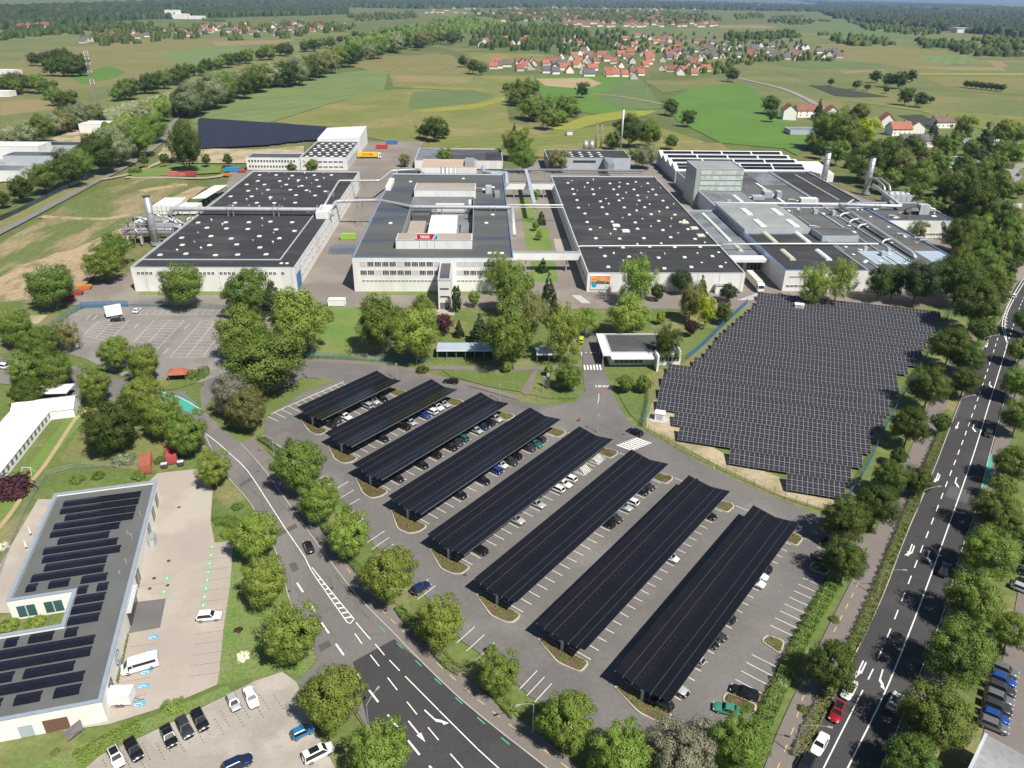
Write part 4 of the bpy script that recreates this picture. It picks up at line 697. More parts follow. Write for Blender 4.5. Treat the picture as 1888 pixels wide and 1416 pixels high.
mb = MB(); mb.box(-16.08, -15.5, 261.4, 280.45, 11.0, 11.6); mb.box(-11.9, -11.32, 261.4, 280.45, 11.0, 11.6); mb.box(-15.5, -11.9, 261.4, 262.2, 11.0, 11.6); fp(mb, 'coping', COP, B)
for z in (7.6, 4.6): fp(MB().box(-15.3, -12.1, 261.44, 261.52, z, z + .55), 'slit_window', GLASS, B)
window(B, -13.7, 261.46, .1, 3.4, 2.6, 5)
fp(MB().box(-19, -10, 255.5, 261, -.1, .12), 'entrance_platform', PAVE, B)
for i, (a, b) in enumerate([(2, 331), (5, 345), (1, 395), (6, 400), (-40, 330), (3.0, 287.4), (5.4, 287.4), (7.8, 287.4), (-38, 412), (-10, 420)]): skylight(B, a, b, 13.05, 1.6, 1.4, .5)
mb = MB(); mb.box(2, 5, 386, 391, 13, 16.5); fp(mb, 'air_handling_unit', GREYW, B); mb = MB(); mb.box(6.5, 9, 378, 386, 13, 15); mb.box(-3, 2, 389, 389.6, 15, 15.4); fp(mb, 'air_handling_unit', STEEL, B)
fp(MB().box(-49, -46.5, 392, 412, 2, 15), 'lift_shaft', WHITE2, B)
for k in range(4): fp(MB().cyl(-22 + k * 2.4, 433, 2, 16.5, 1.0 if k < 2 else .5, 12), 'vent_stack', STEEL, B, True)
# rooftop sign
S = fac('rooftop_sign', 'red and blue tesa sign on white legs on the office roof', -21.5, 292.7, 'sign')
fp(MB().box(-25.6, -17.4, 292.75, 292.95, 16.9, 19.3), 'sign_board', paint('sign white', (.8, .8, .8)), S)
fp(MB().add([(-25.45, 292.72, 17.05), (-19.6, 292.72, 17.05), (-18.3, 292.72, 19.15), (-25.45, 292.72, 19.15)], [(0, 1, 2, 3)]), 'red_field', paint('sign red', (.55, .02, .04)), S)
fp(MB().add([(-19.1, 292.72, 17.05), (-17.55, 292.72, 17.05), (-17.55, 292.72, 19.15), (-17.8, 292.72, 19.15)], [(0, 1, 2, 3)]), 'blue_field', paint('sign blue', (.01, .30, .62)), S)
def text(s, size, par, loc, m, rot=(math.pi / 2, 0, 0), name='lettering', ext=.01, sx=1.0):
    c = bpy.data.curves.new(name, 'FONT'); c.body = s; c.size = size; c.extrude = ext; c.align_x = 'CENTER'; c.align_y = 'CENTER'; c.materials.append(m); c.offset = size * .018
    o = bpy.data.objects.new(name, c); COL.objects.link(o); bpy.context.view_layer.update()
    me = bpy.data.meshes.new_from_object(o.evaluated_get(bpy.context.evaluated_depsgraph_get())); bpy.data.objects.remove(o); o = bpy.data.objects.new(name, me); COL.objects.link(o); o.parent = par; o.location = loc; o.rotation_euler = rot; o.scale = (sx, 1, 1); return o
text('tesa', 2.3, S, (-22.4 + 21.5, -.01, 18.2), paint('sign white', (.8, .8, .8)))
mb = MB()
for a in (-24.5, -21.5, -18.5): mb.box(a - .07, a + .07, 292.78, 292.92, 13, 16.9); mb.tube([(a, 292.9, 18.5), (a, 295, 16.6)], .05, 5)
fp(mb, 'sign_legs', WHITE, S)
# rear annexes
N_ = fac('rear_annex', 'low white annex with pinkish roof behind the office block', -19, 470); block(N_, -36, -3, 458, 482, 11.5, WHITE, RPINK, drop=.25); fp(MB().box(-10, -4.5, 462, 478, 11.5, 13.5), 'air_handling_unit', STEEL, N_); mb = MB().tube([(1, 462, 11), (1, 450, 11), (6, 445, 11), (14, 445, 11), (14, 425, 9)], 1.2, 6); fp(mb, 'duct', RBLUE, N_); block(N_, -52, -36.2, 462, 482, 5, GREYW, RDARK)
N_ = fac('rear_store', 'long low store with grey roof behind the annex', -10, 530); block(N_, -44, 14, 512, 556, 5, WHITE, RGREY); fp(MB().box(3, 13.5, 513, 545, 4.55, 4.9), 'roof_patch', RDARK, N_); fp(MB().box(-43.5, -28, 513, 555, 4.55, 4.9), 'roof_patch', RSLAT, N_)
# middle hall
C = fac('production_hall', 'black roofed middle hall with white front wall and mountain billboard', 72, 280.3)
block(C, 41, 103, 280.3, 456, 7.5, WHITE, RDARK, cop=COP)
random.seed(5)
for i in range(12):
    for j in range(5):
        a = 50 + j * 11.3 + random.uniform(-1, 1); b = 288 + i * 13.6 + random.uniform(-1.5, 1.5)
        if abs(b - 310) > 3: skylight(C, a, b, 7.05, 1.5, 1.5, .5)
        if random.random() < .8: skylight(C, a + random.uniform(2.5, 7.5), b + random.uniform(3, 8), 7.0, random.choice((.9, 1.2)), .9, random.choice((.3, .7)), random.choice((DOME, STEEL, DOME)), random.choice(('cap', 'box')))
for a, b in ((66, 340), (63, 349), (97, 355), (99, 345), (102 - 3, 333)): skylight(C, a, b, 7.05, 3.4, 3.4, .8, DOMEY if a > 70 else DOME)
mb = MB()
for b in np.arange(287, 455, 9.5): mb.box(41.4 + (b % 7), 102.6 - (b % 11), b, b + .14, 7.0, 7.04)
fp(mb, 'roof_seam', RGREY, C)
for a_ in np.arange(50, 103, 8.6): fp(MB().box(a_, a_ + .1, 280.18, 280.29, 0, 7.3), 'panel_joint', COP, C)
mb = MB(); mb.tube([(40.6, 309.5, 9.0), (42, 312, 8.6), (60, 312.4, 8.6), (102.5, 313.5, 8.6)], .28, 6); fp(mb, 'pipe', PIPEW, C, True)
for i in range(24): window(C, 40.98, 286 + i * 7, 2.2, 4, 2.2, 4, 'l')
# billboard
bb = thing('billboard', 'billboard with orange sunset mountain picture and blue dot on the middle hall', 'billboard', W(46.2, 280.1), FA)
def bp(vs, name, m, y): return MB().add([(x, y, z) for x, z in vs], [tuple(range(len(vs)))]).build(name, m, bb)
MB().box(-3.9, 3.9, -.12, .15, .9, 6.6).build('panel', paint('billboard white', (.7, .7, .7)), bb)
bp([(-3.7, 3.1), (3.7, 3.1), (3.7, 6.4), (-3.7, 6.4)], 'sunset_sky', mat('sunset print', (0.65, 0.16, 0.03), (0.75, 0.42, 0.12), scale=.35, stretch=(.4, .4, 2.4), lo=.4, hi=.6, fine=0, use_obj=True), -.13)
bp([(-3.7, 3.1), (3.7, 3.1), (3.7, 3.8), (2.4, 4.3), (1.6, 3.9), (.4, 5.0), (-.3, 4.5), (-1.2, 4.7), (-2.2, 3.9), (-3.7, 4.0)], 'mountain', mat('mountain print', (0.06, 0.07, 0.09), (0.2, 0.19, 0.18), scale=1.2, fine=.1, use_obj=True), -.14)
bp([(.4, 5.0), (.9, 4.55), (.5, 4.4), (.1, 4.6), (-.2, 4.55)], 'snow_cap', paint('snow print', (.7, .66, .62)), -.15)
bp([(-2.5 + 1.0 * math.cos(t * math.pi / 10), 2.7 + 1.0 * math.sin(t * math.pi / 10)) for t in range(20)], 'blue_dot', paint('dot blue', (.01, .36, .62)), -.16)
N_ = thing('entrance_lobby', 'small white entrance lobby at the middle hall front', 'porch', W(93.8, 279.2), FA); MB().box(-2.4, 2.4, -1.2, 1, -.1, 3).build('wall', WHITE, N_); MB().box(-2.6, 2.6, -1.4, .8, 3, 3.25).build('roof', RLITE, N_); MB().box(-.6, .6, -1.25, -1.19, 0, 2.2).build('door', GREYW, N_)
# right complex
D = fac('production_complex', 'large grey roofed production complex with pipes and barrel skylights at the right', 157, 281)
block(D, 119, 196, 281, 381, 8.5, WHITE, RGREY, cop=COPB)
fp(MB().box(119.6, 152, 281.6, 331, 8.05, 8.2), 'roof_sheet', RDARK, D)
for a, b in ((126.9, 300.6), (141.9, 300.6), (128, 325.5), (142.8, 325.5)): skylight(D, a, b, 8.2, 2.6, 12.5 if b < 310 else 15, 1.1, DOMEY if a < 130 else DOME, 'barrel')
fp(MB().box(119, 149.5, 333.5, 381.5, 6, 10), 'raised_block', GREYW, D); fp(MB().box(119.3, 149.2, 333.8, 381.2, 10, 10.06), 'raised_roof', RLITE, D)
for a, b in ((129.3, 364.2), (144.4, 364.2), (129, 343.7), (144.4, 343.7)): skylight(D, a, b, 10.0, 2.8, 12.5, .6, DOME)
fp(MB().box(149.6, 166, 321, 334.5, 8, 10.8), 'penthouse', GREYW, D); fp(MB().box(149.9, 165.7, 321.3, 334.2, 10.8, 10.86), 'penthouse_roof', RTAN if False else RGREY, D)
fp(MB().box(159.5, 176.5, 290, 307.5, 8.02, 8.12), 'roof_sheet', RBLUE, D); fp(MB().box(184.5, 195.4, 288, 307.8, 8.02, 8.12), 'roof_sheet', RBLUE, D)
random.seed(11)
for i in range(34):
    a, b = random.uniform(153, 193), random.uniform(284, 378)
    if 176 < a < 184 or (149 < a < 168 and 319 < b < 337): continue
    skylight(D, a, b, 8.0, random.choice((1.4, 1.7)), random.choice((1.4, 2.2)), .4, DOME, random.choice(('box', 'box', 'box', 'cap')))
mb = MB()
for a in (152, 168.5, 175): mb.box(a, a + .4, 281.5, 380.5, 8.0, 8.5)
fp(mb, 'roof_upstand', COP, D)
block(D, 119.1, 176, 381.6, 468, 8.3, GREYW, RGREY); fp(MB().box(119.6, 143, 382, 414, 7.85, 8.0), 'roof_sheet', RLITE if False else RSLAT, D); fp(MB().box(160, 175, 432, 466, 7.85, 8.0), 'roof_sheet', RSLAT, D)
block(D, 176.3, 200, 389, 468, 8.6, GREYW, RDARK); skylight(D, 189.3, 428, 8.2, 1.6, 62, .5, mat('dusty skylight', (.33, .31, .26), fine=.15), 'barrel')
skylight(D, 136, 398, 8, 2, 18, .5, DOME); skylight(D, 158, 412, 8, 1.6, 48, .5, DOME)
block(D, 196.2, 230, 355.5, 392, 8.5, WHITE, RGREY, cop=COPB)
for a, b in ((203, 362), (211, 371), (219, 377), (224, 365), (207, 383)): skylight(D, a, b, 8, 2.4, 1.6, .5)
for i in range(8): window(D, 216 + i * 1.6, 355.48, 1.2, 1.3, 1.0, 2)
for i in range(7): window(D, 121 + i * 1.7, 280.98, 1.6, 1.4, .9, 2)
fp(MB().box(121, 131, 280.9, 281, 5.6, 6.0), 'wall_band', RLITE, D)
block(D, 103.2, 118.8, 305, 381, 6.5, GREYW, RSLAT); skylight(D, 111.2, 352, 6, 1.5, 48, .7, DOME); skylight(D, 111.6, 318, 6.0, 2.2, 10, .9, DOMEY, 'barrel')
fp(MB().box(103, 119, 299.5, 304.9, 5.6, 6.9), 'loading_canopy', WHITE, D); window(D, 107, 304.95, .4, 7, 4.2, 4); window(D, 115, 304.95, .4, 6.5, 4.2, 4)
E_ = fac('process_tower', 'tall grey green process tower with louvre bands on the right complex', 129.5, 415)
block(E_, 116.5, 142.6, 415, 437, 20.3, GREENW, RLITE, drop=.3)
for k in range(4): fp(MB().box(119, 142.4, 414.8, 415.05, 8.6 + k * 2.9, 10.6 + k * 2.9), 'louvre_band', mat('pale louvres', (.50, .55, .52), (.36, .41, .38), scale=.35, lo=.45, hi=.6, fine=.08, stretch=(1, 1, .5)), E_)
F_ = fac('solar_roof_hall', 'grey hall with sawtooth solar roof behind the process tower', 160, 475); mb = MB(); mb.box(120, 204, 474, 530, -.3, 7.0); fp(mb, 'wall', GREYW, F_)
PVB = mat('black solar glass', (0.010, 0.011, 0.016), (0.013, 0.014, 0.02), rough=0.18, scale=2, fine=0, spec=0.5)
for k in range(4):
    b = 475 + k * 13.6; fp(MB().add([(120, b, 7.0), (204, b, 7.0), (204, b + 9.5, 10.2), (120, b + 9.5, 10.2), (120, b + 13.4, 7.0), (204, b + 13.4, 7.0)], [(0, 1, 2, 3), (3, 2, 5, 4), (0, 3, 4), (1, 5, 2), (0, 4, 5, 1)]), 'roof_shed', RWHITE, F_)
    for j in range(4):
        x0 = 122.5 + j * 20.2; n = Vector((0, -3.2, 9.5)).normalized() * .12
        for r_ in range(2): fp(MB().add([(x, b + 9.5 * t + n.y, 7.0 + 3.2 * t + n.z) for x, t in ((x0, .2 + r_ * .37), (x0 + 19.2, .2 + r_ * .37), (x0 + 19.2, .52 + r_ * .37), (x0, .52 + r_ * .37))], [(0, 1, 2, 3)]), 'solar_panel_row', PVB, F_)
random.seed(31)
for i in range(26):                              # ducts, vents and cable trays on the right complex
    a, b = random.choice(((random.uniform(152, 174), random.uniform(338, 378)), (random.uniform(185, 194), random.uniform(300, 378)), (random.uniform(122, 174), random.uniform(386, 464)), (random.uniform(153, 174), random.uniform(284, 318)), (random.uniform(198, 228), random.uniform(358, 390))))
    k = i % 4
    if k == 0: fp_(a, b, 'duct', STEEL, MB().tube([(a, b, 8), (a, b, 9.3), (a + random.uniform(2, 6), b, 9.3), (a + 6.2, b, 8)], .35, 8), D)
    elif k == 1: fp_(a, b, 'vent_housing', GREYW, MB().box(a, a + random.uniform(1, 2.6), b, b + random.uniform(1, 3), 7.9, 9.3 + random.random()), D)
    elif k == 2: fp_(a, b, 'vent_stack', STEEL, MB().cyl(a, b, 7.9, 10 + random.random(), .3, 8), D)
    else: fp_(a, b, 'cable_tray', COP, MB().box(a, a + .3, b - 8, b + 8, 8.2, 8.4), D)
# rear warehouse group
G_ = fac('rear_warehouse', 'white rear warehouse with tall white roofed bay and skylights', -102, 504)
block(G_, -116.5, -87, 504.3, 563, 8, WHITE, RDARK)
for i in range(8):
    for j in range(5): skylight(G_, -113 + j * 5.4 + (1.5 if i % 2 else 0), 509 + i * 6.6, 7.5, 2.2, 1.6, .4)
mb = MB(); mb.add([(-116.5, 563.2, -.2), (-86.8, 563.2, -.2), (-86.8, 603, -.2), (-116.5, 603, -.2), (-116.5, 563.2, 9.5), (-86.8, 563.2, 10.5), (-86.8, 603, 12.5), (-116.5, 603, 11)], [(0, 1, 5, 4), (1, 2, 6, 5), (2, 3, 7, 6), (3, 0, 4, 7), (4, 5, 6, 7)]); fp(mb, 'tall_bay', RWHITE, G_)
for i in range(7): window(G_, -110.5 + i * 3.3, 504.28, 4.6, 2.6, 1.1, 3); window(G_, -110.5 + i * 3.3, 504.28, 1.4, 2.6, 1.0, 3)
for i in range(7): fp(MB().box(-86.98, -86.85, 509 + i * 6.3, 513.5 + i * 6.3, .8, 5), 'loading_door', GREYW, G_)
G2 = fac('rear_office', 'long two storey white office left of the rear warehouse', -134, 504); block(G2, -151, -117, 504.5, 521, 7.5, WHITE, RMID)
for i in range(16): window(G2, -149 + i * 1.9, 504.48, 4.6, 1.2, 1.5, 1); window(G2, -149 + i * 1.9, 504.48, 1.2, 1.2, 1.5, 1)
# boiler house
J_ = fac('boiler_house', 'grey boiler house with flat roof and skylight rows', 71, 508); block(J_, 43, 98, 508, 537, 8, GREYW, RDARK, drop=.3)
for i in range(3):
    for j in range(4): skylight(J_, 60 + j * 6.5, 515 + i * 7, 7.6, 2.4, 1.4, .4)
fp(MB().box(60, 75, 507.9, 508, 5, 6.5), 'window_band', GLASS, J_); fp(MB().box(80, 84, 488, 508, 3, 8.6), 'stair_bridge', STEEL, J_)
def stack(label, a, b, r, hh, m, name='chimney', bands=0):
    o = thing(name, label, 'chimney', W(a, b), FA); MB().cyl(0, 0, -.3, hh, r, 20, r * .92).build('shaft', m, o, smooth=True)
    MB().cyl(0, 0, -.3, 1.0, r * 1.35, 16).build('base', STEEL, o); mb = MB(); mb.tube([(0, 0, hh), (0, 0, hh + .35)], r * 1.0, 16); mb.build('rim', DARKM, o)
    for k in range(bands): MB().cyl(0, 0, hh * (k + 1) / (bands + 1) - .12, hh * (k + 1) / (bands + 1) + .12, r * 1.06, 16).build('flange', STEEL, o)
stack('thick grey steel chimney at the exhaust plant left of the halls', -148, 341.5, 1.65, 21.5, STEEL, bands=2); stack('tall slim steel chimney behind the boiler house', 103.5, 579, .75, 29.5, PIPE, bands=3)
for i, (a, x) in enumerate(((85.3, 'left'), (89.2, 'right'))): stack(x + ' of the two brownish chimneys behind the boiler house', a, 583, .55, 18.5, mat('brown steel', (.30, .22, .17), fine=.1))
stack('left silver chimney behind the right complex', 214, 474, 1.9, 19, STEEL, bands=4); stack('right silver chimney behind the right complex', 229, 447, 1.8, 21, STEEL, bands=4)
for a, x in ((77.5, 'left'), (82, 'right')):
    o = thing('silo', x + ' of two steel silos behind the boiler house', 'silo', W(a, 582), FA); MB().cyl(0, 0, 0, 6, 1.8, 18).build('tank', STEEL, o, smooth=True); MB().cyl(0, 0, 6, 7, 1.8, 18, .3).build('cone_roof', STEEL, o)
# pipes and bridges
def pipe(name, label, pts, r, m, sup=None, n=12, cat='pipe'):
    q = [W(*p) for p in pts]; o = thing(name, label, cat, (q[0].x, q[0].y, 0)); org = (q[0].x, q[0].y, 0)
    out = []
    for i, p in enumerate(q):
        if 0 < i < len(q) - 1:
            d0 = (q[i - 1] - p).normalized(); d1 = (q[i + 1] - p).normalized(); k = min(2.2 * r + .5, (q[i - 1] - p).length * .45, (q[i + 1] - p).length * .45)
            A_, B_ = p + d0 * k, p + d1 * k
            out += [A_ * (1 - t) ** 2 + p * 2 * t * (1 - t) + B_ * t * t for t in (0, .25, .5, .75, 1)]
        else: out.append(p)
    MB().tube(out, r, n).build('tube', m, o, org, True)
    L = length(out); k = max(2, int(L / 9))
    for i in range(1, k): c, d = along(out, L * i / k); MB().tube([c - d * .15, c + d * .15], r * 1.08, n).build('joint', STEEL, o, org)
    for a, b, z0, z1 in (sup or []):
        mb = MB(); 
        for s in (-1, 1):
            f0, f1 = W(a + s * 1.2, b - 2.2), W(a + s * 1.2, b + 2.2); mb.tube([(f0.x, f0.y, z0), (f0.x, f0.y, z1 + r + .8)], .12, 5); mb.tube([(f1.x, f1.y, z0), (f1.x, f1.y, z1 + r + .8)], .12, 5); mb.tube([(f0.x, f0.y, z0), (f1.x, f1.y, z1 + r)], .09, 5); mb.tube([(f0.x, f0.y, z1 + r + .7), (f1.x, f1.y, z1 + r + .7)], .1, 5)
        g0, g1 = W(a - 1.3, b), W(a + 1.3, b); mb.tube([(g0.x, g0.y, z1 - r - .1), (g1.x, g1.y, z1 - r - .1)], .14, 5); mb.build('support_frame', STEEL, o, org)
    return o
pipe('pipeline', 'huge silver pipe crossing the black roof of the left hall', [(-146, 357.5, 8), (-144.5, 357.5, 12), (-120, 357.4, 12), (-72, 357, 12), (-70.5, 357, 9)], 1.05, PIPE, [(-117, 357.4, 9, 12), (-96, 357.3, 9, 12), (-76, 357, 9, 12)], 14)
pipe('pipeline', 'silver pipe bending from the left hall over the office courtyard', [(-72, 358, 11), (-71, 373.5, 12), (-50.5, 373.8, 12.5), (-33, 354.5, 14.2), (11.5, 352.6, 14.6), (14.2, 352.4, 14.6), (14.4, 330, 8)], .85, PIPE, [(-60, 373.6, 0, 11.2), (-20, 354, 9, 13), (5, 353, 13, 13.5)])
pipe('pipeline', 'thin silver pipe running over the right rear corner of the left hall', [(-76.5, 360, 10), (-78, 423.4, 11), (-56, 424, 11), (-51.6, 445.2, 12), (-37, 447, 12.5), (-33, 440, 12.5)], .55, PIPE, [(-77.5, 395, 9, 10.4), (-66, 424, 0, 10.4)])
pipe('pipeline', 'long diagonal silver pipe with elbows on the right complex roof', [(181.5, 378, 10.2), (180.8, 350, 10), (179.5, 300, 9.6), (179.4, 297, 8.2)], .8, PIPE, [(180.7, 345, 8.2, 9.2), (180, 320, 8.2, 9)])
pipe('pipeline', 'bright pipe running right from the diagonal roof pipe', [(181.5, 378, 10.4), (212.5, 375.5, 10.4), (221, 425, 10)], .8, PIPEW, [(200, 376.5, 8, 9.5)])
pipe('pipeline', 'long white pipe across the rear roofs of the right complex', [(118, 381.5, 10.2), (150, 381, 10.2), (186, 380, 10), (194, 390, 10)], .45, PIPEW)
pipe('pipeline', 'white pipe along the front roofs of the right complex', [(103, 313.8, 8.9), (120, 314.3, 9.1), (143, 314.6, 9.1), (172, 314.8, 9.1)], .35, PIPEW)
for i, b in enumerate((361, 350, 341, 317)): pipe('elbow_pipe', f'{ORD[i]} white elbow from the rear on the diagonal roof pipe', [(180.6, b + 3, 10), (176, b + .5, 10), (174.8, b, 9.4), (174.5, b - .3, 8)], .4, PIPEW, n=8)
for i, dx in enumerate((0, 3.2)): pipe('exhaust_pipe', ('left' if i == 0 else 'right') + ' bent exhaust pipe at the foot of the right silver chimney', [(226 + dx, 446, 9), (228 + dx, 438, 11), (229 + dx, 428, 9), (229 + dx, 425, 5)], .6, STEEL)
def bridge(label, b, z0, z1, wd=3.0, a0=12.1, a1=40.9):
    o = fac('footbridge', label, 26.5, b, 'bridge'); fp(MB().box(a0, a1, b - wd / 2, b + wd / 2, z0, z1), 'deck', WHITE, o); fp(MB().box(a0, a1, b - wd / 2 + .2, b + wd / 2 - .2, z1, z1 + .25), 'roof', RLITE, o)
    mb = MB(); 
    for a in (18, 35): mb.box(a, a + .5, b - .4, b + .4, -.2, z0)
    fp(mb, 'pillar', STEEL, o)
bridge('white enclosed footbridge nearest the front between office block and middle hall', 304.8, 5.2, 8); bridge('white enclosed footbridge at the rear between office block and middle hall', 433, 5, 8, 4)
o = fac('pipe_bridge', 'slender white pipe bridge across the avenue', 26.5, 380, 'bridge'); mb = MB(); mb.tube([(12, 380, 9), (41, 380, 9)], .35, 8); mb.tube([(12, 378.5, 8.2), (41, 378.5, 8.2)], .2, 6); fp(mb, 'tube', PIPEW, o, True); mb = MB(); mb.box(26.5, 27, 379, 379.5, -.1, 8.6); fp(mb, 'pillar', STEEL, o)
o = fac('duct_bridge', 'long blue grey duct running along the avenue on posts', 26.6, 424, 'bridge'); fp(MB().box(25.7, 27.5, 383, 464, 8.2, 9.6), 'duct', RBLUE, o); mb = MB()
for b in (385, 410, 440): mb.box(26.3, 26.9, b, b + .5, -.1, 8.2)
fp(mb, 'pillar', STEEL, o)
o = fac('pipe_rack', 'long steel pipe rack with truss behind avenue and middle hall', 50, 467, 'pipe rack')
mb = MB()
for z in (6.2, 8.6): mb.box(13, 99, 466, 466.3, z, z + .25); mb.box(13, 99, 469, 469.3, z, z + .25)
for i in range(24): a = 13 + i * 3.7; mb.tube([(a, 466.1, 6.3), (a + 1.85, 466.1, 8.7), (a + 3.7, 466.1, 6.3)], .09, 4)
fp(mb, 'truss', STEEL, o); fp(MB().box(13, 99, 466.3, 469, 8.0, 8.4), 'pipe_deck', RLITE, o)
mb = MB()
for i in range(8): mb.box(14 + i * 12, 14.4 + i * 12, 467, 467.4, -.2, 6.2)
fp(mb, 'post', STEEL, o)
N_ = fac('store_shed', 'low flat white shed behind the middle hall', 85, 462); block(N_, 78, 103, 458, 464.5, 4.5, WHITE, RLITE)
# exhaust plant
o = fac('exhaust_plant', 'tangle of silver tanks and pipes beside the left hall', -150, 345, 'machinery')
for i, (a, b, ln, r, z) in enumerate(((-163, 345, 22, 1.9, 5), (-157, 352, 18, 1.6, 5.4), (-160, 358, 16, 1.4, 6))): fp(MB().tube([(a, b, z), (a + .4, b, z), (a + ln - .4, b, z), (a + ln, b, z)], r, 16), 'tank', STEEL, o, True)
random.seed(2)
for i in range(16):
    a, b = random.uniform(-165, -140), random.uniform(341, 366); z = random.uniform(5, 9)
    fp(MB().tube([(a, b, 1), (a, b, z), (a + random.uniform(1, 6), b + random.uniform(-3, 3), z + .4), (a + random.uniform(6, 8), b, z - 2)], random.uniform(.15, .6), 8), 'tube', random.choice((STEEL, PIPEW, PIPE)), o, True)
mb = MB()
for i in range(8):
    for b in (343, 355, 366): mb.box(-165 + i * 3.6, -164.75 + i * 3.6, b, b + .25, -.1, 8.5)
for b in (343, 355, 366):
    for z in (3.2, 6, 8.5): mb.box(-165, -139, b, b + .2, z, z + .2)
fp(mb, 'steel_frame', STEEL, o)
for a in (-160, -154, -147): fp(MB().cyl(a, 341, -.1, 3.6, .5, 10), 'concrete_post', KERB, o)
o = fac('cooling_unit', 'white finned cooling units behind the exhaust plant', -161, 400, 'machinery')
for i in range(5): fp(MB().box(-168 + i * 2.3, -166 + i * 2.3, 392, 410, .2, 4.6), 'cooler', PIPEW, o)
fp(MB().box(-156, -147, 394, 404, 0, 3.4), 'switch_house', WHITE, o)
o = fac('open_shed', 'open sided shed with white flat roof beside the left hall', -149.5, 424, 'shed'); fp(MB().add([(-154, 409, 4.3), (-146.5, 409, 4.6), (-144, 440, 4.6), (-151.5, 440, 4.3), (-154, 409, 4.1), (-146.5, 409, 4.4), (-144, 440, 4.4), (-151.5, 440, 4.1)], [(0, 1, 2, 3), (7, 6, 5, 4), (0, 4, 5, 1), (1, 5, 6, 2), (2, 6, 7, 3), (3, 7, 4, 0)]), 'roof', RWHITE, o); mb = MB()
for i in range(6): mb.box(-146.9 + i * .4, -146.7 + i * .4, 410 + i * 5.7, 410.2 + i * 5.7, -.1, 4.35); mb.box(-153.6 + i * .4, -153.4 + i * .4, 410 + i * 5.7, 410.2 + i * 5.7, -.1, 4.1)
fp(mb, 'post', DARKM, o)
o = fac('condenser', 'row of five fan condensers behind the right complex', 238, 425, 'machinery')
for i in range(5):
    fp(MB().box(230 + i * 3.2, 232.9 + i * 3.2, 420, 430, .5, 5.5), 'cooler', GREYW, o); fp(MB().cyl(231.45 + i * 3.2, 423, 5.5, 6.2, 1.3, 14), 'fan_ring', PIPEW, o, True)
o = fac('air_handler', 'grey air handling unit with dark hood on the right wing', 219, 370, 'machinery'); fp(MB().box(217.5, 222.5, 367, 371, 8.2, 13), 'housing', GREYW, o); fp(MB().tube([(217.5, 369, 10), (214, 369, 10), (211.5, 369, 9)], 1.9, 6, 1.6), 'hood', DARKM, o); fp(MB().tube([(222.4, 369, 11.5), (226, 369, 10.5), (226.4, 369, 8.2)], .5, 8), 'duct', PIPEW, o)
for i, (a, b, sx, sy, sz, lb) in enumerate([(153, 404, 4.5, 6, 3.2, 'grey rooftop air unit beside the process tower'), (146.5, 399, 6, 4, 1.8, 'flat rooftop air unit before the process tower'), (158.5, 402, 2.5, 4, 3.6, 'narrow rooftop air unit right of the process tower'), (171, 392, 9, 4, 2.4, 'white rooftop ventilation unit with ribbed side')]):
    o = fac('rooftop_unit', lb, a, b, 'machinery'); fp(MB().box(a - sx / 2, a + sx / 2, b - sy / 2, b + sy / 2, 8.0, 8 + sz), 'housing', PIPEW if i == 3 else GREYW, o); fp(MB().tube([(a - sx / 2, b, 8.9), (a - sx / 2 - 1.6, b, 8.8), (a - sx / 2 - 2, b, 7.8)], .5, 8), 'duct', STEEL, o)
    mb = MB()
    for k in range(6): mb.box(a - sx / 2 + .2 + k * sx / 6.5, a - sx / 2 + .35 + k * sx / 6.5, b - sy / 2 - .06, b - sy / 2, 8.2, 7.8 + sz)
    fp(mb, 'rib', STEEL, o)
o = fac('floodlight_mast', 'leaning slim mast on the right complex roof', 191.7, 320, 'mast'); fp(MB().cyl(191.7, 320, 8, 25, .14, 6, .08), 'pole', STEEL, o); fp(MB().cyl(191.7, 320, 8, 8.3, .8, 10), 'base', KERB, o)
for a, b0_, b1_, z1 in ((143, 432, 436, 14), (139.5, 440, 444, 15)): o = fac('vent_pipe', f'thin vent stack {"right" if a > 140 else "left"} of the process tower roof', a + 4, 437, 'chimney'); fp(MB().cyl(a + 4, b0_ + 6, 8, z1 + 4, .35, 8), 'tube', STEEL, o, True); fp(MB().cyl(a + 4, b0_ + 6, z1 + 4, z1 + 4.3, .5, 8), 'cap', STEEL, o)
o = fac('lean_to_shed', 'white mono pitch shed between the silver chimneys', 214, 492, 'shed'); fp(MB().add([(203, 478, -.1), (222, 478, -.1), (222, 505, -.1), (203, 505, -.1), (203, 478, 5), (222, 478, 5), (222, 505, 7.5), (203, 505, 7.5)], [(0, 1, 5, 4), (1, 2, 6, 5), (2, 3, 7, 6), (3, 0, 4, 7), (4, 5, 6, 7)]), 'body', RWHITE, o); fp(MB().box(222.02, 222.1, 482, 488, 0, 4), 'door', GREYW, o)
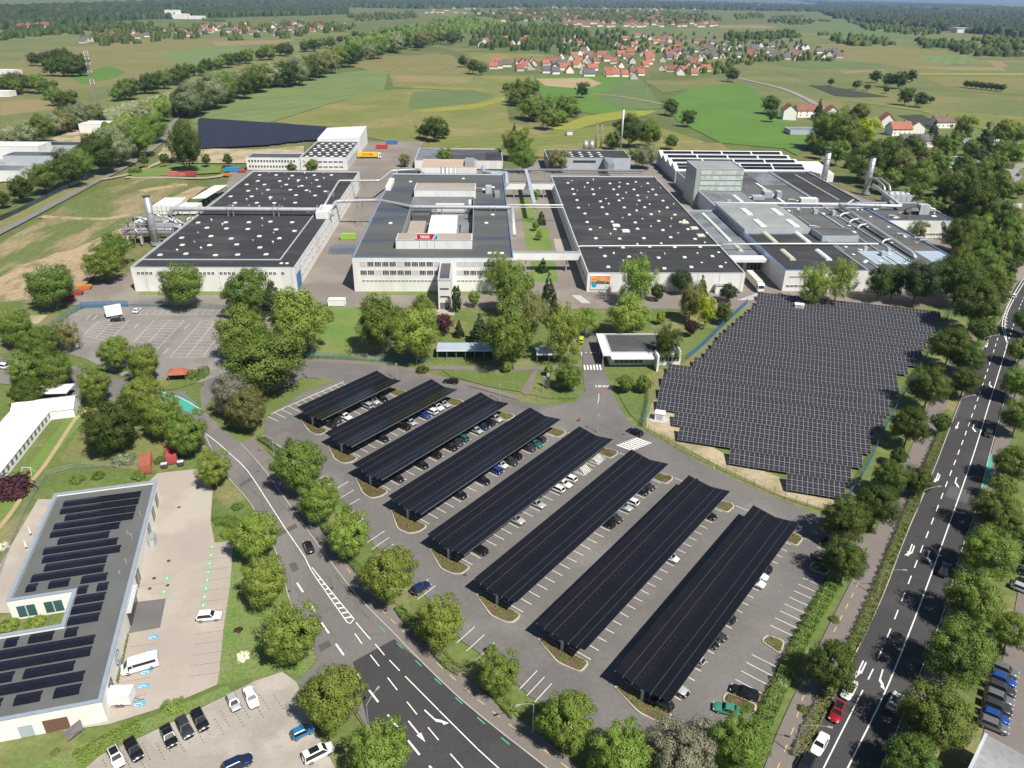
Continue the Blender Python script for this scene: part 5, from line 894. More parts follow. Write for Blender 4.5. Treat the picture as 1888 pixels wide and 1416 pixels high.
# gatehouse and bicycle shelter
o = fac('gatehouse', 'flat gatehouse with dark stained roof and white canopy', 50, 214)
block(o, 40, 62.5, 214.3, 229, 4.2, WHITE, RGREY, drop=.25); fp(MB().box(37.5, 39.9, 213, 229.2, 3.6, 4.25), 'canopy', WHITE, o); fp(MB().box(40, 54, 211, 214.2, 3.3, 3.7), 'canopy', WHITE, o); fp(MB().box(53.9, 54.5, 209.5, 214.2, -.1, 5.2), 'fin_wall', WHITE, o)
for a in (56.2, 58.6, 61): window(o, a, 214.28, 1.1, 2, 1.6, 2)
window(o, 46, 214.28, .6, 9, 2.2, 6); mb = MB()
for b in (214, 221, 228): mb.box(37.7, 37.95, b, b + .25, -.1, 3.6)
fp(mb, 'post', STEEL, o)
for lb, a0_, a1_, b0_, b1_ in (('long bicycle shelter with pale blue roof before the willow', -14.5, 9.5, 219, 225), ('small bicycle shelter roof in tree shade near the gate', 17, 25, 216, 221)):
    o = fac('bicycle_shelter', lb, (a0_ + a1_) / 2, b0_, 'shelter'); fp(MB().box(a0_, a1_, b0_, b1_, 2.7, 2.95), 'roof', RBLUE, o); mb = MB(); n = int((a1_ - a0_) / 3)
    for i in range(n + 1): mb.box(a0_ + .2 + i * (a1_ - a0_ - .5) / n, a0_ + .32 + i * (a1_ - a0_ - .5) / n, b0_ + .3, b0_ + .45, -.1, 2.7); mb.box(a0_ + .2 + i * (a1_ - a0_ - .5) / n, a0_ + .32 + i * (a1_ - a0_ - .5) / n, b1_ - .45, b1_ - .3, -.1, 2.7)
    fp(mb, 'post', STEEL, o); fp(MB().box(a0_, a1_, b1_ - .25, b1_ - .15, .1, 2.5), 'back_panel', BLUEM, o); fp(MB().box(a0_ - .05, a1_ + .05, b0_ - .1, b0_, 2.6, 3.0), 'fascia', WHITE, o)
o = fac('substation', 'tiny white kiosk alone in the meadow', 72.7, 650, 'kiosk'); fp(MB().box(70.5, 75, 648, 652, -.3, 3), 'wall', WHITE, o); fp(MB().box(70.2, 75.3, 647.7, 652.3, 3, 3.3), 'roof', RLITE, o)

# ------------------------------------------------------------------ white clinic building lower left, its solar roof
KA = rad(105.5); KO = P(187.5, 1295, 0); 
KU = Vector((math.cos(KA), math.sin(KA), 0)); KN = Vector((-math.sin(KA), math.cos(KA), 0)); kb = KU * 96.4 + KN * 39.2
K = thing('clinic_building', 'white flat roofed building with solar panels and blue ring emblem at lower left', 'building', (kb.x, kb.y, 0), KA)
def kp(mb, name, m, smooth=False): return mb.build(name, m, K, (96.4, 39.2, 0), smooth)
HK = 4.3; poly = [(96.4, 39.2), (158.8, 39.2), (158.8, 60.2), (124.4, 60.2), (124.4, 49.2), (115.8, 49.2), (115.8, 64), (96.4, 64)]
def inset(poly, d):
    n = len(poly); out = []
    for i in range(n):
        p, q, r = Vector(poly[i - 1]), Vector(poly[i]), Vector(poly[(i + 1) % n]); d0 = (q - p).normalized(); d1 = (r - q).normalized(); n0 = Vector((-d0.y, d0.x)); n1 = Vector((-d1.y, d1.x)); m_ = n0 + n1
        out.append(tuple(q + m_ * (d / (1 + n0.dot(n1)))))
    return out
inn = inset(poly, .55); n = len(poly); mb = MB(); vs = [(x, y, -.2) for x, y in poly] + [(x, y, HK) for x, y in poly] + [(x, y, HK) for x, y in inn] + [(x, y, HK - .6) for x, y in inn]
mb.add(vs, [(i + k * n, (i + 1) % n + k * n, (i + 1) % n + (k + 1) * n, i + (k + 1) * n) for k in range(3) for i in range(n)]); kp(mb, 'wall', WHITE2)
i2 = inset(poly, .04); o2 = inset(poly, -.08); i3 = inset(poly, .62); mb = MB(); mb.add([(x, y, HK) for x, y in o2] + [(x, y, HK + .12) for x, y in o2] + [(x, y, HK + .12) for x, y in i3] + [(x, y, HK) for x, y in i3], [(i + k * n, (i + 1) % n + k * n, (i + 1) % n + (k + 1) * n, i + (k + 1) * n) for k in range(3) for i in range(n)]); kp(mb, 'coping', mat('blue grey coping', (.27, .32, .38), (.24, .29, .35), rough=.45))
kp(MB().sheet(inset(poly, .5), HK - .45), 'roof', mat('grey membrane roof', (.125, .13, .125), (.105, .11, .107), scale=.15, fine=.1))
PVK = mat('solar module glass', (0.0095, 0.0095, 0.016), (0.013, 0.013, 0.022), rough=0.16, scale=.4, fine=0, spec=0.5)
def solar_pair(u, n0, n1):            # east-west tent of modules across the roof
    t = 0
    mb = MB(); w = 1.05
    nmod = max(1, int(round((n1 - n0) / 1.75))); pm = (n1 - n0) / nmod
    for s in (0, 1):
        for i in range(nmod):
            y0, y1 = n0 + i * pm + .02, n0 + (i + 1) * pm - .02; ua, ub, za, zb = (u, u + w, HK - .12, HK + .1) if s == 0 else (u + 2 * w + .06, u + w + .06, HK - .12, HK + .1)
            vs = [(ua, y0, za), (ub, y0, zb), (ub, y1, zb), (ua, y1, za)]; vs += [(x, y, z - .05) for x, y, z in vs]
            kp(MB().add(vs, [(0, 1, 2, 3), (7, 6, 5, 4), (0, 4, 5, 1), (1, 5, 6, 2), (2, 6, 7, 3), (3, 7, 4, 0)]), 'solar_panel', PVK)
    kp(MB().box(u + w + .0, u + w + .06, n0, n1, HK - .3, HK + .02), 'mounting_rail', STEEL)
for u, n0, n1 in [(153.5, 42, 57.5), (150.8, 42, 57.5), (148.1, 42.2, 56), (145.4, 42.2, 57.5), (142.7, 44.5, 57.5), (140, 46, 55.5), (137.3, 44, 57.5), (134.6, 43, 57), (131.9, 45, 56), (129.2, 45, 57.6), (126.5, 44, 48.5), (126.5, 50.5, 54), (126.5, 56, 57.8), (123.6, 43.3, 45.2), (123.6, 46.8, 48.5), (120.9, 43.3, 48.4), (118.2, 43.3, 48.4), (115.5, 43.3, 48.4), (112.6, 46.2, 48.2), (112.6, 50, 53.8), (112.6, 55.5, 57.5), (109.9, 43, 58.5), (107.2, 43, 58.5), (104.5, 45, 52.5), (104.5, 54, 61), (101.8, 43, 61), (99.1, 43, 46.8), (99.1, 48.6, 52.4), (99.1, 54.2, 61)]: solar_pair(u, n0, n1)
def ring(u, z, r0, r1, m, name): 
    N2 = 28; mb = MB(); vs = [(u + r * math.cos(2 * math.pi * k / N2), 39.14, z + r * math.sin(2 * math.pi * k / N2)) for r in (r0, r1) for k in range(N2 - 4)]; kk = N2 - 4
    mb.add(vs, [(k, k + 1, kk + k + 1, kk + k) for k in range(kk - 1)]); return kp(mb, name, m)
ring(107.5, 2.3, 1.15, 1.4, paint('emblem blue', (.03, .22, .55)), 'ring_emblem'); ring(107.5, 2.3, .45, .65, paint('emblem blue', (.03, .22, .55)), 'ring_emblem')
for u, w_ in ((154.5, 2.2), (149.5, 2.2), (143.5, 2.2), (128.5, 3), (101.5, 2.0)): kp(MB().box(u - w_ / 2, u + w_ / 2, 39.1, 39.22, .5, 3.2), 'window', GLASS); kp(MB().box(u - .05, u + .05, 39.06, 39.1, .5, 3.2), 'mullion', COP)
kp(MB().box(117.5, 124, 38.9, 39.22, 0, 3.2), 'entrance_glazing', GLASS); kp(MB().box(117, 124.5, 38.3, 39.1, 3.3, 3.5), 'entrance_canopy', COP)
for nn in (51.5, 56): kp(MB().box(124.3, 124.45, nn, nn + 3.0, .3, 2.8), 'window', mat('green tinted glass', (.05, .12, .12), rough=.1, fine=0)); kp(MB().box(124.25, 124.3, nn + 1.4, nn + 1.6, .3, 2.8), 'mullion', COP)
kp(MB().box(96.32, 96.45, 49.5, 51.5, .0, 2.4), 'door', GREYW); kp(MB().box(96.3, 96.44, 44.5, 48, .0, 2.6), 'entrance_recess', paint('brown recess', (.16, .09, .06), .7))
for u, nn, hh in ((146.5, 41, .9), (140.5, 42.5, .6), (138.8, 41.5, 1.0), (131, 41.3, .7), (128, 42, .5)): kp(MB().cyl(u, nn, HK - .5, HK + hh - .3, .2, 8), 'roof_vent', STEEL)
# ------------------------------------------------------------------ solar carports
CA = rad(52.4); CU = Vector((math.cos(CA), math.sin(CA), 0)); CN = Vector((math.sin(CA), -math.cos(CA), 0))
PVC = mat('black carport solar glass', (0.0085, 0.008, 0.0105), (0.0105, 0.010, 0.013), rough=0.24, scale=.25, fine=0, spec=0.45)
FRM = mat('thin module edge', (0.20, 0.20, 0.22), (0.17, 0.17, 0.19), rough=.5)
CARN = [(-57.6, 177.8, 28.9), (-47.2, 164.8, 39.0), (-37.5, 150.8, 47.0), (-27.1, 138.2, 52.5), (-17.0, 125.1, 56.8), (-6.7, 112.0, 59.6), (5.1, 100.8, 60.0), (17.8, 90.4, 58.8)]
WD, HE, HV = 10.2, 4.2, 3.35
def carport(i, x, y, L):
    lab = f'{ORD[i]} solar carport from the top, dark butterfly roof on posts'
    t = thing('solar_carport', lab, 'carport', (x, y, 0), CA, 'solar carports')      # local x along, local -y to the right side
    def zz(n): return HV + (HE - HV) * abs(n - WD / 2) / (WD / 2)
    nb = 6; g = .05; sw = (WD - 5 * .07) / 6
    for k in range(nb):
        n0 = k * (sw + .07); n1 = n0 + sw; nm = int(round(L / 1.15)); mb = MB()
        for j in range(nm):
            x0, x1 = L * j / nm + .006, L * (j + 1) / nm - .006
            vs = [(x0, -n0, zz(n0)), (x1, -n0, zz(n0)), (x1, -n1, zz(n1)), (x0, -n1, zz(n1))]; vs += [(a, b, c - .045) for a, b, c in vs]
            mb.add(vs, [(3, 2, 1, 0), (4, 5, 6, 7), (0, 1, 5, 4), (1, 2, 6, 5), (2, 3, 7, 6), (3, 0, 4, 7)])
        mb.build('solar_module_row', PVC, t)
    for k in range(7):                                                # purlins; their ends show as white stubs
        n = min(max(k * (sw + .07) - .035, .08), WD - .08); MB().box(-.12, L + .12, -n - .05, -n + .05, zz(n) - .26, zz(n) - .07).build('purlin', FRM, t)
        if 0 < k < 6: MB().box(0, L, -n - .02, -n + .02, zz(n) - .05, zz(n) + .012).build('joint_strip', mat('pale joint strip', (.115, .115, .125), rough=.5) if k != 3 else PVC, t)
    if True:
        mb = MB(); n = WD / 2 - 1.1
        for j in range(int(L / 1.3)): mb.box(.6 + j * 1.3, .69 + j * 1.3, -n - .03, -n + .03, zz(n), zz(n) + .02)
        tag(mb.build('clamp_row', FRM, t), kind='stuff')
    for j in range(max(3, int(L / 9)) + 1):
        xx = .8 + (L - 1.6) * j / max(3, int(L / 9)); mb = MB(); c = WD / 2
        mb.box(xx - .16, xx + .16, -c - .22, -c + .22, -.1, HV - .3); mb.build('post', mat('white coated steel', (.62, .63, .63), (.58, .59, .59), rough=.4), t)
        mb = MB()
        for s in (-1, 1): n = c + s * (c - .5); mb.add([(xx - .1, -c, HV - .55), (xx + .1, -c, HV - .55), (xx + .1, -c, HV - .27), (xx - .1, -c, HV - .27), (xx - .1, -n, zz(n) - .4), (xx + .1, -n, zz(n) - .4), (xx + .1, -n, zz(n) - .27), (xx - .1, -n, zz(n) - .27)], [(0, 1, 5, 4), (1, 2, 6, 5), (2, 3, 7, 6), (3, 0, 4, 7), (4, 5, 6, 7), (0, 3, 2, 1)])
        mb.build('cross_beam', STEEL, t)
    return t
for i, c in enumerate(CARN): carport(i, *c)
# planted islands at both ends of every carport, stall lines
def isl(label, pts, m=SOIL, h=.14, seed=0):
    pts = [Vector((p[0], p[1], 0)) for p in pts]; c = sum(pts, Vector()) / len(pts); t = thing('planted_island', label, 'planting bed', (c.x, c.y, 0)); q = []
    for i in range(len(pts)):                                        # rounded corners
        p0, p1, p2 = pts[i - 1], pts[i], pts[(i + 1) % len(pts)]; d0 = (p0 - p1); d1 = (p2 - p1); k = min(.9, d0.length * .4, d1.length * .4); a = p1 + d0.normalized() * k; b = p1 + d1.normalized() * k
        q += [a * (1 - s) ** 2 + p1 * 2 * s * (1 - s) + b * s * s for s in (0, .33, .67, 1)]
    inn = [p + (c - p).normalized() * .3 for p in q]; n = len(q); mb = MB(); mb.add([(p.x - c.x, p.y - c.y, -.1) for p in q] + [(p.x - c.x, p.y - c.y, h) for p in q] + [(p.x - c.x, p.y - c.y, h) for p in inn] + [(p.x - c.x, p.y - c.y, .05) for p in inn], [(i + k * n, (i + 1) % n + k * n, (i + 1) % n + (k + 1) * n, i + (k + 1) * n) for k in range(3) for i in range(n)]); mb.build('kerb', KERB, t)
    MB().sheet([(p.x - c.x, p.y - c.y) for p in inn], .08).build('soil', m, t)
    P2 = [(p.x, p.y) for p in inn]; xs = [p[0] for p in P2]; ys = [p[1] for p in P2]; ce = []
    while len(ce) < 1500:
        a = (rng.uniform(min(xs), max(xs)), rng.uniform(min(ys), max(ys)))
        if inside(a, P2) and math.sin(a[0] * 2.1 + seed) + math.sin(a[1] * 2.7 + seed * 2) > -.5: ce.append((a[0] - c.x, a[1] - c.y, .1 + abs(rng.normal()) * .12))
        elif rng.uniform() < .02: ce.append((c.x - c.x, 0, .1))
    ce = np.array(ce); tag(link('ground_cover', leaves_mesh('ground_cover', ce, np.array([[0, 0, 1.]] * len(ce)) + rng.normal(size=ce.shape) * .5, .11, rng.uniform(0, 1, len(ce)), LEAF['olive']), t), kind='stuff')
def cl(o, u, n): return o + CU * u + CN * n
stall = MB(); shadow_stall = MB()
for i, (x, y, L) in enumerate(CARN):
    o = Vector((x, y, 0)); sk = [2.2, 2.5, 2.5, 2.5, .6, .6, .2, .2][i]
    isl(f'planted kerbed island at the near end of the {ORD[i]} solar carport', [cl(o, -1.0, WD + .3), cl(o, -1.0 - [1.0, 1.6, 2.0, 2.0, 1.2, .8, .4, .3][i], WD - 1), cl(o, -[.6, 1.4, 1.6, 2.2, 1.5, 1.1, .8, .6][i] - 1.2, 6), cl(o, .6 - .3 * i / 7, -.0), cl(o, 1.6 - .6 * i / 7, .6), cl(o, 1.6, WD + .3)], seed=i)
    isl(f'planted kerbed island at the far end of the {ORD[i]} solar carport', [cl(o, L - 2.4, WD * .5), cl(o, L - 2.4, WD + 1.2), cl(o, L + .9, WD + 1.4), cl(o, L + 1.8, WD + .4), cl(o, L + .4, WD * .55)], seed=i + 9)
    ns = int((L - 6) / 2.5)
    for k in range(ns + 1):
        u = 2.4 + k * (L - 5.0) / ns
        stall.strip([cl(o, u, WD / 2 + .3), cl(o, u, WD - .05)], .13, -.045); stall.strip([cl(o, u, .9), cl(o, u, WD / 2 - .3)], .12, -.045)
    stall.strip([cl(o, L + 1.5, WD + 1.3), cl(o, L + 1.5, WD + 5.2)], .12, -.045)
tag(stall.build('stall_line', LINE), kind='structure')
o5 = Vector((-17.0, 125.1, 0)); mk = MB()                         # hatched disabled bays under the fifth carport
for u0 in (45.5, 51.5):
    for k in range(5): mk.strip([cl(o5, u0 - 1.0 + k * .55, WD + .1), cl(o5, u0 + .6 + k * .55, WD - 2.6)], .22, -.04)
    mk.strip([cl(o5, u0 - 1.2, WD - 2.6), cl(o5, u0 - 1.2, WD + .2)], .12, -.041); mk.strip([cl(o5, u0 + 2.0, WD - 2.6), cl(o5, u0 + 2.0, WD + .2)], .12, -.041)
tag(mk.build('hatched_bay_marking', LINE), kind='structure')
# bays along the edges of the car park
mk = MB()
def bays(a, b, n, dirv, ln, w=.12, z=-.046):
    a, b = P(*a), P(*b); d = Vector((dirv[0], dirv[1], 0)).normalized()
    for i in range(n + 1): p = a.lerp(b, i / n); mk.strip([p, p + d * ln], w, z)
bays((628, 705), (492, 766), 11, CN, 5.0); mk.strip(PX([(634, 703), (492, 766)]), .2, -.047)
bays((497, 812), (520, 838), 5, -CN * -1, 5.0)
for a, b, n in (((612, 905), (632, 938), 2), ((677, 1000), (694, 1025), 2), ((757, 1093), (770, 1105), 1), ((842, 1185), (878, 1216), 2), ((958, 1270), (985, 1295), 2)): bays(a, b, n, CU, 5.0)
bays((1440, 1078), (1345, 1213), 0 or 1, CN, 0.1)
e0, e1 = P(1465, 1045), P(1408, 1130)
for a, b, n in (((1480, 1065), (1420, 1152), 7), ((1386, 1206), (1356, 1252), 3)): bays(a, b, n, CN, 5.0)
bays((1345, 1262), (1312, 1318), 1, CN, .1); bays((1506, 1008), (1498, 1022), 1, CN, 5)
tag(mk.build('stall_line', LINE), kind='structure')
isl('planted kerbed island between the edge bays right of the last carport', PX([(1402, 1182), (1414, 1170), (1448, 1182), (1440, 1208)])); isl('planted kerbed island between the black estate and the teal car', PX([(1330, 1292), (1338, 1276), (1398, 1300), (1388, 1322)])); isl('planted kerbed island in tree shade at the right car park corner', PX([(1490, 1048), (1500, 1034), (1534, 1046), (1524, 1062)]))
for i, q in enumerate([[(583, 885), (602, 877), (613, 890), (596, 902)], [(640, 950), (660, 940), (672, 958), (655, 968)], [(880, 1212), (905, 1196), (925, 1215), (900, 1230)]]): isl(f'{ORD[i]} small planted corner bed from the top under the lindens', PX(q))
# zebra crossings
def zebra(name, p, q, n, ln, d, w=.5):
    p, q = P(*p), P(*q); b = MB(); d = Vector((d[0], d[1], 0)).normalized()
    for i in range(n): c = p.lerp(q, i / (n - 1)); b.strip([c - d * ln / 2, c + d * ln / 2], w, -.04)
    return tag(b.build(name, LINE), kind='structure')
zebra('zebra_crossing', (1152, 825), (1186, 812), 8, 4.6, (P(1195, 818) - P(1172, 810))); zebra('zebra_crossing', (1078, 677), (1107, 677), 6, 3.5, (0, 1)); zebra('zebra_crossing', (1063, 545), (1080, 558), 8, 3.5, (1, 0)); zebra('zebra_crossing', (1375, 552), (1405, 541), 6, 6, (1, .12))
gr = thing('road_lettering', 'white LKW lettering with red ring painted on the gate road', 'marking', P(1110, 712), 0); text('LKW', 1.9, gr, (0, 0, -.03), LINE, (0, 0, 0), ext=.004)
mb = MB(); N2 = 24; mb.add([(r * math.cos(2 * math.pi * k / N2), r * math.sin(2 * math.pi * k / N2) - 2.6, -.035) for r in (.75, 1.0) for k in range(N2)], [(k, (k + 1) % N2, N2 + (k + 1) % N2, N2 + k) for k in range(N2)]); mb.build('red_ring', paint('red road paint', (.5, .06, .05), .7), gr)
mb = MB(); mb.strip(curve(PX([(1102, 743), (1104, 735), (1104, 725)]), 1), .15, -.04); tag(mb.build('lane_line', LINE), kind='structure')
# visitor car park lines
mk = MB()
def grid(c0, c1, c2, c3, n):                  # quad of a double row of bays: near-left, near-right, far-right, far-left
    c0, c1, c2, c3 = [P(*c) for c in (c0, c1, c2, c3)]
    for k in range(n + 1): s = k / n; mk.strip([c0.lerp(c3, s), c1.lerp(c2, s)], .13, -.047)
    for t in (0, .5, 1): mk.strip([c0.lerp(c1, t), c3.lerp(c2, t)], .16, -.056)
def q1(u, v): return (u / 3.933, 520 + v / 3.933)
grid(q1(915, 495), q1(1108, 520), q1(1335, 277), q1(1115, 277), 11); grid(q1(1232, 545), q1(1470, 543), q1(1650, 300), q1(1465, 277), 11); grid(q1(600, 385), q1(790, 427), q1(935, 277), q1(720, 277), 8)
for k in range(17): a = 1010 + k * 51; mk.strip([P(*q1(a - 8, 232)), P(*q1(a + 28, 198))], .12, -.047)
mk.strip([P(*q1(950, 234)), P(*q1(1800, 234))], .15, -.056)
for u, v in ((985, 318), (1355, 320), (1205, 498), (640, 255), (690, 255)): mk.strip([P(*q1(u - 20, v + 20)), P(*q1(u + 20, v - 18))], .25, -.047)
for k in range(4): mk.strip([P(*q1(540 - k * 14, 290 - k * 18)), P(*q1(615 - k * 14, 250 - k * 6))], .12, -.047)
tag(mk.build('stall_line', LINEO), kind='structure')
# clinic lot: dark joint rows, green charging signs, blue bays
mk = MB(); SJ = mat('dark paving joint', (.10, .085, .075))
for k in range(13):
    a = P(386 - k * 3.1 + 0, 1012 + k * 19.6); b = P(430 - k * 1.9, 1006 + k * 19.4); dashes(mk, [a, b], .25, .25, .12, -.04)
for p, q in (((240, 1192), (288, 1186)), ((225, 1258), (278, 1248)), ((258, 1080), (312, 1074)), ((252, 1284), (270, 1279))): dashes(mk, [P(*p), P(*q)], .25, .25, .12, -.04)
for i in range(9):
    for dx in (0, 1):
        c = P(190 + 36 * i + dx * 26, 1400 - 15.0 * i); dashes(mk, [c, c + (P(212, 1440) - P(195, 1400)).normalized() * 4.2], .25, .45, .14, -.04)
tag(mk.build('stall_line', SJ), kind='structure')
GRN = paint('green bay paint', (.16, .46, .20), .8); BLU = paint('blue bay paint', (.10, .36, .56), .8)
for k in range(9):
    p = P(391 - k * 2.3, 1008 + k * 15.4); o = thing('charging_bay_sign', f'{ORD[k]} green charging sign from the top painted in the clinic lot', 'marking', (p.x, p.y, 0), rad(14), 'green charging bay signs'); MB().sheet([(-.48, -.48), (.48, -.48), (.48, .48), (-.48, .48)], -.04).build('green_square', GRN, o); MB().sheet([(-.15, -.4), (.25, .1), (.02, .1), (.15, .42), (-.28, -.05), (-.02, -.05)], -.034).build('bolt_symbol', LINE, o)
for k, (x, y) in enumerate(((308, 1066), (302, 1091))): p = P(x, y); o = thing('charging_bay_sign', f'{("upper", "lower")[k]} green charging sign by the clinic entrance', 'marking', (p.x, p.y, 0), rad(14)); MB().sheet([(-.48, -.48), (.48, -.48), (.48, .48), (-.48, .48)], -.04).build('green_square', GRN, o); MB().sheet([(-.15, -.4), (.25, .1), (.02, .1), (.15, .42), (-.28, -.05), (-.02, -.05)], -.034).build('bolt_symbol', LINE, o)
for k, (x, y) in enumerate(((283, 1174), (277, 1201), (270, 1238), (265, 1264), (258, 1297))): 
    p = P(x, y); o = thing('disabled_bay_sign', f'{ORD[k]} blue disabled bay sign from the top beside the clinic', 'marking', (p.x, p.y, 0), rad(14)); MB().sheet([(-.85, -.5), (.85, -.5), (.85, .5), (-.85, .5)], -.04).build('blue_square', BLU, o); mb = MB(); mb.strip([(-.4, .1), (.1, .1), (.3, -.25), (.5, -.2)], .12, -.034); mb.strip([(-.45 + .3 * math.cos(t), -.1 + .28 * math.sin(t)) for t in np.linspace(1.6, 5.8, 9)], .1, -.033); mb.build('wheelchair_symbol', LINE, o)
# ------------------------------------------------------------------ ground mounted solar field
SA = rad(-15.8); SU = Vector((math.cos(SA), math.sin(SA), 0)); SN = Vector((-math.sin(SA), math.cos(SA), 0))
PVF = mat('field solar module glass', (0.024, 0.022, 0.027), (0.031, 0.029, 0.034), rough=0.25, scale=.5, fine=0.15, fscale=2, spec=0.4)
ALU = mat('aluminium module frame', (0.36, 0.37, 0.39), (0.33, 0.34, 0.36), rough=0.5, metal=.2)
MW, MH = 1.19, 1.68; ct, st_ = math.cos(rad(16)), math.sin(rad(16))
mb = MB(); mb.add([(.045, .045, .0), (MW - .045, .045, .0), (MW - .045, MH - .045, 0), (.045, MH - .045, 0)], [(0, 1, 2, 3)])
PM = bpy.data.meshes.new('solar_panel'); V = [(0, 0, -.03), (MW, 0, -.03), (MW, MH, -.03), (0, MH, -.03), (0.01, 0.01, .01), (MW - .01, .01, .01), (MW - .01, MH - .01, .01), (.01, MH - .01, .01), (.047, .047, .012), (MW - .047, .047, .012), (MW - .047, MH - .047, .012), (.047, MH - .047, .012), (.047, MH * .49, .012), (MW - .047, MH * .49, .012), (MW - .047, MH * .51, .012), (.047, MH * .51, .012)]
PM.from_pydata(V, [], [(3, 2, 1, 0), (0, 1, 5, 4), (1, 2, 6, 5), (2, 3, 7, 6), (3, 0, 4, 7), (4, 5, 9, 8), (5, 6, 10, 14, 13, 9), (6, 7, 11, 10), (7, 4, 8, 12, 15, 11), (8, 9, 13, 12), (15, 14, 10, 11), (12, 13, 14, 15)]); PM.materials.append(ALU); PM.materials.append(PVF)
for i, p in enumerate(PM.polygons): p.material_index = 1 if i in (9, 10) else 0
LB = [(1450, 902), (1340.5, 852), (1249, 810), (1240, 781.6), (1208.6, 752), (1214, 727), (1220, 705), (1228, 690), (1262, 686), (1292, 668), (1304, 655), (1315, 640), (1326, 626), (1343, 612), (1359, 598), (1374, 586), (1389, 573), (1396, 562)]
RB = [(1559.3, 919.3), (1576, 883), (1592, 863.3), (1607, 837), (1617, 814), (1632, 790), (1644, 767), (1655, 747), (1666, 724), (1660, 709), (1696, 676), (1712, 646), (1720, 629), (1728, 616), (1736, 601), (1746, 580), (1747, 569), (1748, 562)]
def bound(lst):
    q = sorted((P(x, y, .8).dot(SN), P(x, y, .8).dot(SU)) for x, y in lst); return [a for a, b in q], [b for a, b in q]
Ln, Lu = bound(LB); Rn, Ru = bound(RB); n0 = P(1450, 902, .8).dot(SN); pitch = 7.55; NR = 18; NP = 0
for r in range(NR):
    n = n0 + r * pitch; ul = float(np.interp(n, Ln, Lu)); ur = float(np.interp(n, Rn, Ru)); c = int((ur - ul) / MW)
    if c < 3: continue
    o = SU * ul + SN * n; t = thing('solar_table', f'{ORD[r]} row of grey framed solar panels from the front of the fenced solar field', 'solar array', (o.x, o.y, 0), SA, 'rows of the solar field')
    def place(x, k): return Matrix.Translation((x, k * (MH + .02) * ct, .75 + k * (MH + .02) * st_)) @ Matrix.Rotation(rad(16), 4, 'X')
    if r < 6 and NP < 900:
        for j in range(c):
            for k in range(3): p = link('solar_panel', PM, t); p.matrix_local = place(j * MW, k); NP += 1
    else:
        me = bpy.data.meshes.new('solar_panels'); vv = []; ff = []; mi = []
        for j in range(c):
            for k in range(3):
                M_ = place(j * MW, k); b_ = len(vv); vv += [tuple(M_ @ Vector(v)) for v in V]; ff += [tuple(b_ + q for q in p.vertices) for p in PM.polygons]; mi += [p.material_index for p in PM.polygons]
        me.from_pydata(vv, [], ff); me.materials.append(ALU); me.materials.append(PVF); me.polygons.foreach_set('material_index', mi); tag(link('solar_panels', me, t), kind='stuff')
    mb = MB()
    for j in range(0, c + 1, 4): x = min(j * MW, c * MW - .2); mb.box(x, x + .1, .5, .6, -.2, .85); mb.box(x, x + .1, 4.0, 4.1, -.2, 1.82); mb.tube([(x + .05, .3, .72), (x + .05, 4.6, 1.95)], .05, 4)
    for k in (.9, 2.4, 4.2): mb.box(0, c * MW, k, k + .08, .62 + k * math.tan(rad(16)), .70 + k * math.tan(rad(16)))
    tag(mb.build('mounting_frame', STEEL, t), kind='stuff')
# far solar park
PVD = mat('dark blue solar tables', (0.030, 0.034, 0.047), (0.024, 0.028, 0.046), rough=.3, scale=.1, fine=.1, fscale=.5)
tl, tr, br_, bl = [P(*q) for q in ((364, 223), (648, 243), (580, 264), (366, 275))]
for k in range(26):
    s = k / 25; t = thing('solar_table', 'long low row of dark blue panels in the far solar park', 'solar array', bl.lerp(tl, 1 - s), 0, 'rows of the far solar park'); a = tl.lerp(bl, s); b = tr.lerp(br_, s)
    if k > 19: b = b.lerp(a, .06 * (k - 19) + .03 * (k % 2))
    d = (b - a).normalized(); q = Vector((-d.y, d.x, 0)); wv = 5.2; c = bl.lerp(tl, 1 - s)
    vs = [a - c, b - c, b + q * wv - c, a + q * wv - c]; MB().add([(v.x, v.y, (.6, .6, 2.0, 2.0)[i]) for i, v in enumerate(vs)], [(0, 1, 2, 3)]).build('solar_surface', PVD, t)
    mb = MB()
    for j in range(12): e = (a - c).lerp(b - c, (j + .5) / 12) + q * 2.5; mb.box(e.x - .1, e.x + .1, e.y - .1, e.y + .1, -.6, 1.2)
    tag(mb.build('support_posts', STEEL, t), kind='stuff')
# ------------------------------------------------------------------ vehicles
TYRE = mat('tyre rubber', (.018, .018, .018), rough=.8, fine=.05); RIM = paint('alloy rim', (.42, .43, .44), .35, .6)
CGL = mat('car glass', (.012, .015, .018), (.016, .02, .024), rough=.05, fine=0, spec=.7)
HLT = paint('headlamp lens', (.75, .76, .78), .15); TLT = paint('tail lamp lens', (.40, .012, .012), .2); TRIM = paint('black car trim', (.02, .02, .02), .6)
PAINT = {k: paint(k + ' car paint', c, .28, .25 if k not in ('white', 'lime', 'cream') else 0, .6) for k, c in {'white': (.78, .78, .77), 'black': (.014, .014, .016), 'dark grey': (.045, .048, .052), 'grey': (.16, .165, .17), 'silver': (.48, .49, .50), 'blue': (.02, .07, .32), 'dark blue': (.015, .03, .10), 'light blue': (.03, .20, .42), 'red': (.36, .012, .018), 'teal': (.02, .16, .15), 'lime': (.52, .62, .05), 'green': (.06, .30, .20)}.items()}
CK = {}
